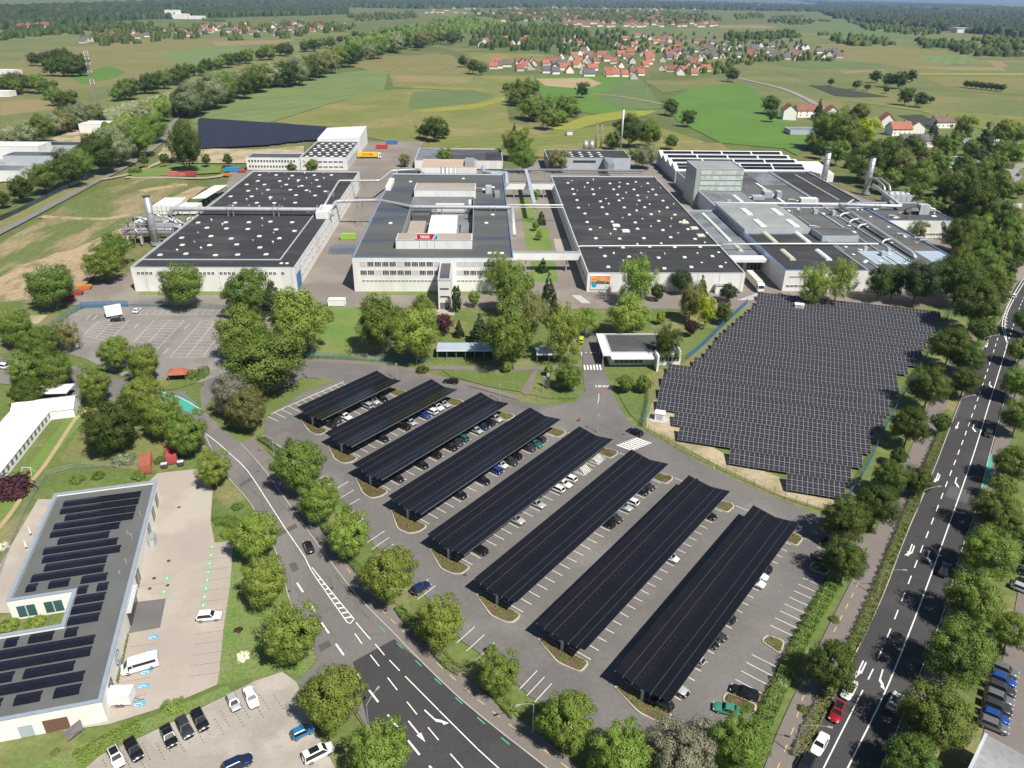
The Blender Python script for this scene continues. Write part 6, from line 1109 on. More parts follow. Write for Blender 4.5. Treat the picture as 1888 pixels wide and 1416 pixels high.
def carkit(kind):
    if kind in CK: return CK[kind]
    L, Wd, Hh, hood, cab0, cab1, rf0, rf1, tail = {'hatch': (4.2, 1.78, 1.50, .95, 1.0, -1.95, .30, -1.55, .95), 'saloon': (4.6, 1.82, 1.45, .92, 1.0, -1.55, .35, -.95, 1.0), 'estate': (4.7, 1.82, 1.48, .93, 1.1, -2.2, .45, -1.9, .98), 'suv': (4.5, 1.86, 1.68, 1.06, 1.05, -2.05, .4, -1.75, 1.08), 'small': (3.6, 1.66, 1.48, .95, .95, -1.65, .3, -1.4, .95), 'van': (4.75, 1.86, 1.84, 1.12, 1.35, -2.3, .7, -2.2, 1.15)}[kind]
    hl = L / 2; sh = Hh * .60; st = [(-hl, .62, .38, tail * .72), (-hl + .08, .80, .26, tail * .93), (-hl + .55, .95, .22, max(tail, sh)), (-hl * .35, 1.0, .2, sh), (hl * .15, 1.0, .2, sh), (hl * .42, .99, .2, max(hood, sh * .98)), (hl - .5, .94, .22, hood * .90), (hl - .1, .82, .26, hood * .74), (hl, .62, .34, hood * .60)]
    b = MB(); m = 10; vs = []
    for x, wf, z0, z1 in st:
        w = Wd / 2 * wf; zm = (z0 + z1) * .52
        vs += [(x, -w * .86, z0), (x, -w, z0 + .18), (x, -w, zm), (x, -w * .95, z1 - .07), (x, -w * .80, z1), (x, w * .80, z1), (x, w * .95, z1 - .07), (x, w, zm), (x, w, z0 + .18), (x, w * .86, z0)]
    fs = [(i * m + j, i * m + (j + 1) % m, (i + 1) * m + (j + 1) % m, (i + 1) * m + j) for i in range(len(st) - 1) for j in range(m)] + [tuple(range(m)), tuple((len(st) - 1) * m + j for j in range(m - 1, -1, -1))]
    fs = [f[::-1] for f in fs]; b.add(vs, fs); parts = {'body': (b.mesh('body', PAINT['white'], smooth=True), 'paint')}
    wb, wt = Wd / 2 * .93, Wd / 2 * .74; zb = sh - .05; xm = (cab0 + cab1) / 2
    c = MB(); base = [(cab1, -wb, zb), (cab0, -wb, zb), (cab0, wb, zb), (cab1, wb, zb)]; top = [(rf1, -wt, Hh - .07), (rf0, -wt, Hh - .07), (rf0, wt, Hh - .07), (rf1, wt, Hh - .07)]; tp2 = [(rf1 + .15, -wt * .86, Hh), (rf0 - .2, -wt * .86, Hh), (rf0 - .2, wt * .86, Hh), (rf1 + .15, wt * .86, Hh)]
    c.add(base + top + tp2, [(0, 1, 5, 4), (1, 2, 6, 5), (2, 3, 7, 6), (3, 0, 4, 7), (4, 5, 9, 8), (5, 6, 10, 9), (6, 7, 11, 10), (7, 4, 8, 11), (8, 9, 10, 11)]); parts['cabin'] = (c.mesh('cabin', PAINT['white']), 'paint')
    def quad(p, q, r, s, ins, off):
        p, q, r, s = map(Vector, (p, q, r, s)); cc = (p + q + r + s) / 4; nn = (q - p).cross(s - p).normalized() * off; return [x + (cc - x).normalized() * ins + nn for x in (p, q, r, s)]
    for nm, ids in (('windscreen', (1, 2, 6, 5)), ('rear_window', (3, 0, 4, 7)), ('side_window', (0, 1, 5, 4)), ('side_window ', (2, 3, 7, 6))):
        al = base + top; q = quad(*[al[k] for k in ids], .1, .012); parts[nm] = (MB().add(q, [(0, 1, 2, 3)]).mesh('car_window', CGL), None)
    for i, (sx, sy) in enumerate(((1, 1), (1, -1), (-1, 1), (-1, -1))):
        w = MB(); x = sx * hl * .60; y = sy * (Wd / 2 - .12); w.tube([(x, y - .11, .32), (x, y + .11, .32)], .32, 14); parts['wheel' + ' ' * i] = (w.mesh('wheel', TYRE), None)
        w = MB(); w.tube([(x, y + sy * .112, .32), (x, y + sy * .12, .32)], .2, 10); parts['rim' + ' ' * i] = (w.mesh('rim', RIM), None)
    for i, s in enumerate((1, -1)):
        parts['headlight' + ' ' * i] = (MB().box(hl - .22, hl - .06, s * Wd * .33 - .17, s * Wd * .33 + .17, hood * .62, hood * .74).mesh('headlight', HLT), None)
        parts['taillight' + ' ' * i] = (MB().box(-hl - .005, -hl + .12, s * Wd * .34 - .14, s * Wd * .34 + .14, tail * .74, tail * .88).mesh('taillight', TLT), None)
    parts['bumper'] = (MB().box(hl - .12, hl + .02, -Wd * .3, Wd * .3, .34, .44).mesh('bumper', TRIM), None)
    CK[kind] = parts; return parts
def car(p, ang, kind, color, label, group=None, glassroof=False):
    t = thing('car', label, 'car', (p[0], p[1], 0), ang, group); w = {}
    for nm, (me, pm) in carkit(kind).items():
        par = t; n = nm.strip()
        if n == 'rim': par = w[len(nm)]
        o = link(n, me, par, m=PAINT[color] if pm else None)
        if n == 'wheel': w[len(nm) - 2] = o
    if glassroof:
        L = 1.6; MB().box(-1.35, .15, -.55, .55, {'hatch': 1.50, 'saloon': 1.45, 'suv': 1.68, 'van': 1.84}.get(kind, 1.5), {'hatch': 1.50, 'saloon': 1.45, 'suv': 1.68, 'van': 1.84}.get(kind, 1.5) + .015).build('glass_roof', CGL, t)
    return t
def carpx(x, y, vx, vy, kind, color, label, group=None, gr=False):
    a, b = P(x - vx * .1, y - vy * .1, .6), P(x + vx * .1, y + vy * .1, .6); d = b - a; p = P(x, y, .6); return car((p.x, p.y), math.atan2(d.y, d.x), kind, color, label, group, gr)
for a in [(213.6, 1395.5, 70, 145, 'hatch', 'white', 'white hatchback with black glass roof at the bottom left', True), (246.6, 1381.5, 70, 130, 'suv', 'black', 'black off roader beside the white glass roofed hatchback', False), (310.7, 1356, 60, 140, 'saloon', 'black', 'black saloon, leftmost of three dark cars in the paved lot', False), (340.7, 1341, 65, 130, 'suv', 'dark grey', 'dark car in the middle of three dark cars in the paved lot', False), (368.7, 1327, 60, 120, 'suv', 'black', 'black car, rightmost of three dark cars in the paved lot', False), (430.5, 1294.5, 50, 110, 'small', 'silver', 'silver hatchback in the paved lot beside a white car', False), (462.7, 1285, 55, 130, 'saloon', 'white', 'white saloon beside the silver hatchback in the paved lot', False), (557.6, 1348.4, 150, -70, 'small', 'light blue', 'bright blue small car half under a linden', False), (587, 1388.6, 180, -90, 'van', 'white', 'white high roofed family car with black sunroof', True), (438, 1408, 130, -60, 'suv', 'dark blue', 'dark blue car cut by the bottom edge', False), (385.4, 1136, 160, -15, 'suv', 'white', 'white car alone in the green marked clinic bays', False), (569, 1008, -45, -100, 'hatch', 'black', 'black hatchback driving on the side road', False), (775.7, 1083, 70, -40, 'hatch', 'dark blue', 'dark blue car parked under the lindens at the car park edge', False),
 (1543.8, 1312.5, -50, 110, 'suv', 'red', 'red car with black roof queuing on the main road', True), (1512, 1371, -60, 110, 'saloon', 'white', 'white saloon queuing behind the red car', False), (1484, 1412, -60, 110, 'estate', 'black', 'black car cut by the bottom edge on the main road', False), (1650, 1294, 60, -110, 'suv', 'white', 'white car in tree shade on the main road', True), (1823, 797.5, 20, -50, 'hatch', 'dark grey', 'dark car driving away on the main road', False), (1870, 545.5, 15, -25, 'hatch', 'white', 'white car far up the main road', False),
 (1373, 1276, -140, -55, 'estate', 'black', 'long black estate parked right of the last carport', False), (1341, 1307, -110, -25, 'saloon', 'green', 'teal green car below the black estate', False), (1524.6, 1000, 80, 25, 'hatch', 'black', 'dark car in deep tree shade at the car park corner', False), (1519, 1028, 80, 25, 'hatch', 'grey', 'grey car half under the tree at the car park corner', False),
 (831, 702.5, -100, -12, 'estate', 'black', 'black estate driving past the second carport', False), (1171, 796, -100, -45, 'estate', 'black', 'black car waiting before the zebra crossing', False), (252, 572, 50, -45, 'saloon', 'white', 'white car parked by the visitor car park fence', False), (217, 588.6, 90, -10, 'estate', 'black', 'dark car in front of the white box trailer', False), (10, 676, 30, 4, 'suv', 'white', 'white car at the left edge on the side road', False), (1878, 322, 20, 12, 'hatch', 'grey', 'grey car on the far right junction', False), (1865, 1172, 30, -20, 'hatch', 'white', 'white car half hidden behind the right hand maples', False), (1886, 1085, 20, 8, 'hatch', 'silver', 'pale car at the right edge of the dealer yard', False)]:
    carpx(*a[:7], gr=a[7])
for i in range(7):
    carpx(1852 - 3.4 * i, 1235 + 17.0 * i, 140, 58, 'suv' if i not in (1, 5) else 'hatch', ('grey', 'blue', 'dark grey', 'grey', 'dark grey', 'blue', 'grey')[i], f'{ORD[i]} car from the top in the diagonal row of the dealer yard', 'cars in the dealer yard')
for i in range(5): carpx(1893 + 2 * (i % 2), 990 + 22 * i, 130, 50, 'hatch', ('black', 'dark grey')[i % 2], f'{ORD[i]} dark car from the top at the right picture edge', 'cars at the right edge')
# open car and pick-up have their own shapes
o = carpx(1566, 1271, -60, 110, 'saloon', 'white', 'white open convertible with dark seats on the main road'); 
for ch in list(o.children):
    if ch.name.split('.')[0] in ('cabin', 'rear_window', 'side_window'): bpy.data.objects.remove(ch)
MB().box(-1.5, .75, -.7, .7, .84, .885).build('cockpit', TRIM, o)
for x in (-.1, -.95):
    for y in (-.36, .36): MB().box(x - .28, x - .14, y - .24, y + .24, .86, 1.18).build('seat', paint('dark leather', (.05, .05, .055), .6), o)
o = carpx(1742, 1049, 22, -56, 'suv', 'dark grey', 'dark pick-up truck with covered bed in tree shade')
for ch in list(o.children):
    if ch.name.split('.')[0] in ('rear_window',): bpy.data.objects.remove(ch)
MB().box(-2.7, -1.0, -.86, .86, .55, 1.12).build('load_bed', PAINT['dark grey'], o); MB().box(-2.6, -1.1, -.78, .78, 1.12, 1.17).build('bed_cover', TRIM, o)
# parked under the carports: carport number, pixels of the visible noses
def g4(u, v): return (470 + u / 3.933, 660 + v / 3.933)
def g9(u, v): return (900 + u / 3.933, 700 + v / 3.933)
def g11(u, v): return (1100 + u / 2.744, 900 + v / 2.744)
UNDER = [(g4, [(555, 465, 'black'), (610, 432, 'dark grey'), (668, 410, 'white'), (835, 335, 'silver'), (890, 305, 'silver'), (935, 285, 'black')]),
 (g4, [(940, 565, 'black'), (1105, 480, 'black'), (1160, 455, 'silver'), (1240, 405, 'blue'), (1295, 375, 'white'), (1345, 350, 'white'), (1385, 328, 'silver')]),
 (g4, [(1050, 845, 'black'), (1180, 780, 'black'), (1325, 685, 'black'), (1430, 620, 'black'), (1478, 590, 'dark grey'), (1525, 562, 'teal'), (1612, 500, 'silver'), (1668, 478, 'dark blue'), (1715, 455, 'black'), (1760, 428, 'silver')]),
 (g9, [(-190, 828, 'black'), (-35, 705, 'black'), (70, 637, 'blue'), (105, 603, 'white'), (155, 580, 'dark grey'), (210, 545, 'black'), (300, 483, 'dark grey'), (352, 445, 'teal'), (395, 425, 'dark grey')]),
 (g9, [(-55, 1205, 'black'), (175, 1030, 'silver'), (367, 868, 'silver'), (465, 795, 'white'), (508, 757, 'lime'), (557, 730, 'white'), (602, 695, 'white')]),
 (g9, [(880, 1020, 'black'), (925, 982, 'dark grey'), (1012, 900, 'silver'), (1050, 862, 'white'), (1130, 795, 'black'), (1172, 752, 'dark grey')]),
 (g9, [(1625, 978, 'black'), (1357, 1285, 'white')]),
 (g11, [(860, 412, 'black'), (840, 450, 'white'), (808, 490, 'white'), (668, 683, 'dark grey'), (612, 768, 'dark grey'), (585, 810, 'black'), (548, 858, 'silver'), (437, 1003, 'black'), (410, 1045, 'silver'), (355, 1100, 'black')])]
kinds = ['hatch', 'saloon', 'suv', 'hatch', 'estate', 'small']; kk = 0
for ci, (fn, lst) in enumerate(UNDER):
    x, y, L = CARN[ci]; o = Vector((x, y, 0)); ns = int((L - 6) / 2.5); us = []
    for u, v, col in lst:
        q = P(*fn(u, v), .7) - o; us.append((q.dot(CU), col))
    us.sort(reverse=True)
    for i, (uu, col) in enumerate(us):
        sp = (L - 5.0) / ns; k = round((uu - 2.4) / sp - .5); uu = 2.4 + (k + .5) * sp if 0 <= k < ns else uu; kk += 1
        q = cl(o, uu + .1 * math.sin(kk), WD - 1.9 + .3 * math.sin(kk * 2.3)); dd = CN if kk % 3 else -CN
        car((q.x, q.y), math.atan2(dd.y, dd.x), kinds[kk % 6] if col != 'lime' else 'small', col, f'{col} car, {ORD[i]} from the far end under the {ORD[ci]} solar carport', 'cars under the solar carports')
# minibus, trailers, lorries, containers
def vehicle(name, label, cat, x, y, vx, vy): 
    a, b = P(x - vx * .1, y - vy * .1), P(x + vx * .1, y + vy * .1); d = b - a; p = P(x, y, 0.8); return thing(name, label, cat, (p.x, p.y, 0), math.atan2(d.y, d.x))
def wheels(t, lst, r=.36, w=.25):
    for x, y in lst: wl = MB().tube([(x, y - w / 2, r), (x, y + w / 2, r)], r, 14).build('wheel', TYRE, t); s = 1 if y > 0 else -1; MB().tube([(x, y + s * w / 2, r), (x, y + s * (w / 2 + .01), r)], r * .55, 10).build('rim', RIM, wl)
o = vehicle('minibus', 'white minibus with dark side windows parked beside the clinic', 'minibus', 258, 1226, -230, 65)
mb = MB(); pr = [(-2.95, .4), (2.6, .4), (2.95, .55), (2.95, .95), (2.5, 1.25), (1.75, 2.15), (1.4, 2.35), (-2.7, 2.4), (-2.95, 2.2)]; n = len(pr); mb.add([(x, -.98 * (1 if z < 1.4 else .92), z) for x, z in pr] + [(x, .98 * (1 if z < 1.4 else .92), z) for x, z in pr], [tuple(range(n)), tuple(range(2 * n - 1, n - 1, -1))] + [(i, i + n, (i + 1) % n + n, (i + 1) % n) for i in range(n)]); mb.build('body', PAINT['white'], o)
for s in (-1, 1):
    MB().box(-2.6, 1.0, s * .955 - .01, s * .955 + .01, 1.45, 2.05).build('side_window', CGL, o); MB().box(1.1, 1.75, s * .965 - .01, s * .965 + .01, 1.35, 1.95).build('door_window', CGL, o); MB().box(2.8, 2.97, s * .7 - .15, s * .7 + .15, .8, .98).build('headlight', HLT, o); MB().box(-2.98, -2.9, s * .85 - .08, s * .85 + .08, .9, 1.4).build('taillight', TLT, o); MB().box(1.6, 1.75, s * 1.12 - .12, s * 1.12 + .12, 1.3, 1.6).build('mirror', TRIM, o)
MB().add([(2.46, -.8, 1.32), (2.46, .8, 1.32), (1.80, .74, 2.12), (1.80, -.74, 2.12)], [(0, 1, 2, 3)]).build('windscreen', CGL, o); wheels(o, [(1.9, .85), (1.9, -.85), (-1.7, .85), (-1.7, -.85)])
o = vehicle('box_trailer', 'white box trailer with drawbar beside the clinic corner', 'trailer', 223.7, 1288, 230, -10); MB().box(-2.3, 1.9, -1.05, 1.05, .5, 2.6).build('box', PAINT['white'], o); MB().box(-2.35, 1.95, -1.1, 1.1, 2.6, 2.68).build('roof', PAINT['white'], o); MB().tube([(1.9, .4, .5), (3.2, 0, .5), (3.6, 0, .6)], .06, 6).build('drawbar', STEEL, o); MB().tube([(1.9, -.4, .5), (3.2, 0, .5)], .05, 6).build('drawbar', STEEL, o); wheels(o, [(-.4, 1.0), (-.4, -1.0), (.35, 1.0), (.35, -1.0)], .33, .2)
o = vehicle('box_trailer', 'white box body trailer in the visitor car park', 'trailer', 210.5, 580, 60, -10); MB().box(-2.6, 2.6, -1.2, 1.2, .8, 4.0).build('box', PAINT['white'], o); MB().box(-2.65, 2.65, -1.25, 1.25, 4.0, 4.08).build('roof', PAINT['white'], o); wheels(o, [(-1, 1.1), (-1, -1.1), (.2, 1.1), (.2, -1.1)], .42)
def lorry(label, p, ang, bodym, cabm, letters=None):
    t = thing('lorry', label, 'lorry', (p[0], p[1], 0), ang); MB().box(-9.5, 3.9, -1.25, 1.25, 1.2, 4.0).build('trailer_box', bodym, t); MB().box(-9.3, 3.7, -1.1, 1.1, .85, 1.2).build('chassis', DARKM, t)
    mb = MB(); pr = [(4.3, .5), (6.4, .5), (6.5, 1.7), (6.2, 3.0), (5.5, 3.7), (4.3, 3.75)]; n = len(pr); mb.add([(x, -1.2, z) for x, z in pr] + [(x, 1.2, z) for x, z in pr], [tuple(range(n)), tuple(range(2 * n - 1, n - 1, -1))] + [(i, i + n, (i + 1) % n + n, (i + 1) % n) for i in range(n)]); mb.build('cab', cabm, t)
    MB().add([(6.52, -1.1, 1.75), (6.52, 1.1, 1.75), (6.24, 1.1, 2.95), (6.24, -1.1, 2.95)], [(0, 1, 2, 3)]).build('windscreen', CGL, t)
    for s in (-1, 1): MB().box(5.0, 6.0, s * 1.2 - .02, s * 1.2 + .02, 1.8, 2.8).build('side_window', CGL, t); MB().box(6.4, 6.53, s * .9 - .2, s * .9 + .2, .7, .95).build('headlight', HLT, t)
    wheels(t, [(5.4, 1.05), (5.4, -1.05), (2.6, 1.05), (2.6, -1.05), (-6, 1.05), (-6, -1.05), (-7.2, 1.05), (-7.2, -1.05), (-8.4, 1.05), (-8.4, -1.05)], .5, .3)
    if letters: text(letters, 1.7, t, (-2.8, -1.27, 2.7), paint('lettering brown red', (.25, .05, .02)))
    return t
lorry('white articulated lorry between middle hall and right complex', W(109.6, 285), FA - math.pi / 2, mat('cream tarpaulin', (.62, .60, .50), (.58, .56, .47), rough=.6), PAINT['white'])
lorry('yellow lorry trailer at the rear loading doors', W(-76, 544.5), FA + math.pi * 0, YELM, PAINT['white'], 'DACHSER')
CORR = {}
def container(label, p, ang, m, L=6.06, Wd=2.44, Hh=2.6, name='container', cat='container'):
    t = thing(name, label, cat, (p[0], p[1], 0), ang); mb = MB(); mb.box(-L / 2 + .08, L / 2 - .08, -Wd / 2 + .08, Wd / 2 - .08, .1, Hh - .08)
    for k in range(int(L / .5)):
        x = -L / 2 + .25 + k * .5; mb.box(x, x + .25, -Wd / 2 + .03, Wd / 2 - .03, .15, Hh - .12)
    mb.build('shell', m, t); fr = MB()
    for x in (-1, 1):
        for y in (-1, 1): fr.box(x * L / 2 - .08, x * L / 2 + .08, y * Wd / 2 - .08, y * Wd / 2 + .08, -.1, Hh + .02)
    fr.box(-L / 2, L / 2, -Wd / 2 - .03, -Wd / 2 + .07, Hh - .1, Hh + .03); fr.box(-L / 2, L / 2, Wd / 2 - .07, Wd / 2 + .03, Hh - .1, Hh + .03); fr.build('frame', m, t)
    d = MB(); d.box(-L / 2 - .05, -L / 2 + .02, -Wd / 2 + .12, -.03, .2, Hh - .15); d.build('door', m, t); d = MB(); d.box(-L / 2 - .05, -L / 2 + .02, .03, Wd / 2 - .12, .2, Hh - .15); d.build('door', m, t); d = MB()
    for y in (-.6, -.25, .25, .6): d.cyl(-L / 2 - .07, y, .3, Hh - .2, .025, 5)
    d.build('locking_bars', STEEL, t); return t
RUST = mat('faded rust red steel', (.36, .12, .075), (.29, .10, .065), scale=.5, fine=.12, use_obj=True); RED2 = mat('red container steel', (.40, .075, .07), (.32, .06, .055), scale=.5, fine=.1, use_obj=True)
p = P(271, 862); container('rust coloured container nearest the clinic lot', (p.x, p.y), rad(112) + math.pi, RUST); p = P(318, 845); container('red container under the lindens right of the rust coloured one', (p.x, p.y), rad(112) + math.pi, RED2)
p = W(-53.7, 265.5); container('white container on the forecourt left of the office block', p, FA, PAINT['white']); p = W(-62.5, 350); container('green container between left hall and office block', p, FA + .05, paint('lime container paint', (.28, .48, .08), .5), 7, 2.5, 2.6); p = W(-73.5, 581); container('bright red container in the rear yard', p, FA, REDM, 8); p = W(-68, 600); container('blue container behind the red one in the rear yard', p, FA, BLUEM, 8)
for k, (x, y) in enumerate(((327, 324), (345, 324))): p = P(x, y); container(('left', 'right')[k] + ' of two long faded red containers behind the rough field', (p.x, p.y), FA, mat('faded pink red steel', (.50, .16, .13), fine=.1) if k == 0 else RED2, 11)
p = P(429, 316); container('blue tool container behind the left hall', (p.x, p.y), FA, paint('bright blue paint', (.04, .25, .55), .5), 9, 3)
p = P(1773, 462); container('blue container behind the right complex', (p.x, p.y), FA, paint('bright blue paint', (.04, .25, .55), .5), 8, 3)
def skip(label, p, m, ang=.2):
    t = thing('skip', label, 'skip', (p[0], p[1], 0), ang); mb = MB(); a, b, h = 2.6, 1.1, 1.5; mb.add([(-a * .7, -b * .8, .05), (a * .7, -b * .8, .05), (a * .7, b * .8, .05), (-a * .7, b * .8, .05), (-a, -b, h), (a, -b, h), (a, b, h), (-a, b, h), (-a * .93, -b * .9, h), (a * .93, -b * .9, h), (a * .93, b * .9, h), (-a * .93, b * .9, h), (-a * .7, -b * .7, .4), (a * .7, -b * .7, .4), (a * .7, b * .7, .4), (-a * .7, b * .7, .4)], [(0, 1, 5, 4), (1, 2, 6, 5), (2, 3, 7, 6), (3, 0, 4, 7), (4, 5, 9, 8), (5, 6, 10, 9), (6, 7, 11, 10), (7, 4, 8, 11), (8, 9, 13, 12), (9, 10, 14, 13), (10, 11, 15, 14), (11, 8, 12, 15), (12, 13, 14, 15)]); mb.build('hopper', m, t); MB().box(-a * .6, a * .6, -b * .6, b * .6, .5, 1.1).build('rubble', SOIL, t)
    for s in (-1, 1): MB().box(s * 1.2 - .08, s * 1.2 + .08, -b - .08, b + .08, .5, .7).build('lifting_lug', m, t)
for x, y, m, lb in ((125, 554, RED2, 'faded red skip nearest the blue gate'), (142, 543, RED2, 'second faded red skip behind the nearest one'), (157, 533, paint('orange skip paint', (.62, .22, .03), .6), 'orange skip behind the red skips'), (420, 324, paint('orange skip paint', (.62, .22, .03), .6), 'small orange skip beside the blue tool container'), (447, 318, REDM, 'small red skip right of the blue tool container')): skip(lb, P(x, y), m)
# stacked blue pallet cages between the halls
o = thing('cage_stack', 'stacked blue wire pallet cages between left hall and office block', 'cages', W(-62, 331), FA); mb = MB()
for i in range(7):
    for j in range(4):
        x, y = -5.4 + i * 1.7, -4 + j * 2.2
        for k in range(3):
            mb.box(x, x + .08, y, y + .08, 0, 2.8); mb.box(x + 1.3, x + 1.38, y, y + .08, 0, 2.8); mb.box(x, x + 1.38, y, y + .06, .2 + k * .9, .28 + k * .9); mb.box(x, x + .06, y, y + 1.8, .25 + k * .9, .33 + k * .9)
tag(mb.build('cage_wires', paint('cage blue', (.10, .22, .38), .5), o), kind='stuff')
# ------------------------------------------------------------------ lamps, fences, marquee, small things
LST = paint('grey lamp steel', (.42, .43, .43), .45, .3)
def lamp(label, base, hgt, d=None, arm=2.2, name='street_lamp'):
    p = P(*base); t = thing(name, label, 'street lamp', (p.x, p.y, 0)); d = Vector((0, 0, 0)) if d is None else Vector((d[0], d[1], 0)).normalized(); MB().cyl(0, 0, -.1, hgt - (.8 if arm else 0), .09, 8, .06).build('pole', LST, t); MB().cyl(0, 0, -.1, .5, .14, 8).build('base', LST, t)
    if arm: 
        MB().tube([(0, 0, hgt - .85)] + [tuple(d * arm * s + Vector((0, 0, hgt - .8 + .8 * math.sin(s * math.pi / 2)))) for s in (.2, .4, .6, .8, 1)], .05, 6, .04).build('arm', LST, t); e = d * (arm + .25); MB().obox((e.x, e.y), .75, .28, hgt - .04, hgt + .1, math.atan2(d.y, d.x)).build('lamp_head', LST, t)
    else: MB().obox((0, 0), .5, .5, hgt, hgt + .18, .5).build('lamp_head', LST, t)
lamp('curved street lamp at the bottom beside the new asphalt', (681, 1352), 7.2, (.5, .9), 2.6); lamp('curved street lamp nearest the bottom between lindens and car park', (982, 1350), 7.2, -CN * .6 - CU, 2.4); lamp('curved street lamp beside the dark blue parked car', (753, 1136), 7.2, (-1, -.25), 2.4); lamp('curved street lamp at the upper lindens by the footway', (610, 972), 7.2, (-1, .1), 2.4); lamp('curved street lamp at the top of the linden row', (507, 845), 6.5, (-1, 0), 1.8)
lamp('street lamp with long arm nearest the bottom of the main road', (1463, 1392.6), 7.6, (1, -.25), 3.6); lamp('street lamp with long arm by the dark pick-up', (1615.5, 1098.5), 7.0, (1, -.15), 3.4); lamp('street lamp at the middle maples of the main road', (1690, 945), 7, (1, .1), 3.2); lamp('street lamp beside the arrows far up the main road', (1762, 770), 7, (1, .1), 3.2); lamp('street lamp near the far bend of the main road', (1805, 655), 7, (1, .1), 3.2)
for k, (x, y) in enumerate(((1101, 797), (1310, 897), (921, 739), (732, 700), (1059, 716), (569, 698), (1002, 736 - 12))): lamp(f'{ORD[k]} straight car park lamp post with small square head', (x, y), 5.2 if k != 4 else 6, None, 0, 'car_park_lamp')
FB = paint('blue fence paint', (.035, .16, .36), .5); FGN = paint('dark fence wire', (.07, .08, .075), .5)
def fence(label, px, hgt, m, step=2.5, bar=.22, bw=.035, name='fence', dens=1.0):
    q = curve(PX(px), 6) if len(px) > 2 else PX(px); L = length(q); c = q[0]; t = thing(name, label, 'fence', (c.x, c.y, 0)); n = max(1, int(L / step)); org = (c.x, c.y, 0)
    for i in range(n + 1): p, d = along(q, L * i / n); MB().obox((p.x, p.y), .07, .07, -.2, hgt + .06, 0).build('post', m, t, org)
    mb = MB(); k = int(L / bar)
    for i in range(k): p, d = along(q, L * (i + .5) / k); mb.obox((p.x, p.y), bw, .01, .08, hgt, math.atan2(d.y, d.x))
    for z in (.12, hgt * .5, hgt - .06):
        for i in range(n): a, b = along(q, L * i / n)[0], along(q, L * (i + 1) / n)[0]; mb.tube([(a.x, a.y, z), (b.x, b.y, z)], .02, 4)
    tag(mb.build('mesh_infill', m, t, org), kind='stuff'); return t
fence('blue mesh fence along the left side of the solar field', [(1268, 662), (1300, 635), (1335, 600), (1378, 560)], 2.2, FB, bar=.13, bw=.05); fence('blue mesh fence from gatehouse corner down to the zebra', [(1196, 712), (1194, 745), (1184, 786)], 2.0, FB, bar=.13, bw=.05); fence('blue mesh fence right of the solar field under the maples', [(1545, 945), (1600, 860), (1640, 775), (1690, 690), (1735, 610), (1760, 560)], 2.0, FB, bar=.15, bw=.04); fence('blue gate and fence behind the visitor car park', [(150, 568), (236, 565)], 2.4, FB, bar=.1, bw=.06, name='gate_fence'); fence('bluish mesh fence along the rear of the visitor car park', [(236, 565), (320, 566), (440, 572), (520, 582)], 2.0, FB, bar=.2, bw=.03); fence('blue mesh fence at the left of the visitor car park', [(84, 612), (120, 586), (150, 568)], 2.0, FB, bar=.15, bw=.04); fence('mesh fence along the lawn above the access road', [(560, 658), (640, 662), (740, 668), (790, 668)], 1.9, FB, bar=.2, bw=.03)
fence('dark wire fence between access road and solar field', [(1184, 786), (1215, 808), (1290, 848), (1380, 890), (1470, 928), (1530, 945)], 1.9, FGN, bar=.3, bw=.02); fence('grey mesh fence around the clinic garden', [(0, 1060), (40, 960), (88, 880), (130, 868), (255, 858)], 1.8, paint('grey fence wire', (.25, .27, .27), .5), bar=.25, bw=.025)
def kiosk(label, px, sx, sy, h, ang=SA):
    p = P(*px); t = thing('transformer_kiosk', label, 'kiosk', (p.x, p.y, 0), ang); MB().box(-sx / 2, sx / 2, -sy / 2, sy / 2, -.1, h).build('housing', PAINT['white'], t); MB().box(-sx / 2 - .12, sx / 2 + .12, -sy / 2 - .12, sy / 2 + .12, h, h + .14).build('roof', RWHITE, t); MB().box(-sx * .3, sx * .3, -sy / 2 - .03, -sy / 2, .15, h - .3).build('door', GREYW, t); MB().box(-sx, sx, -sy, sy, -.14, -.02).build('slab', KERB, t)
kiosk('white transformer kiosk at the left corner of the solar field', (1216, 772), 2.6, 2.2, 2.0); kiosk('white transformer kiosk behind the solar field', (1472, 572), 3.2, 2.4, 2.4)
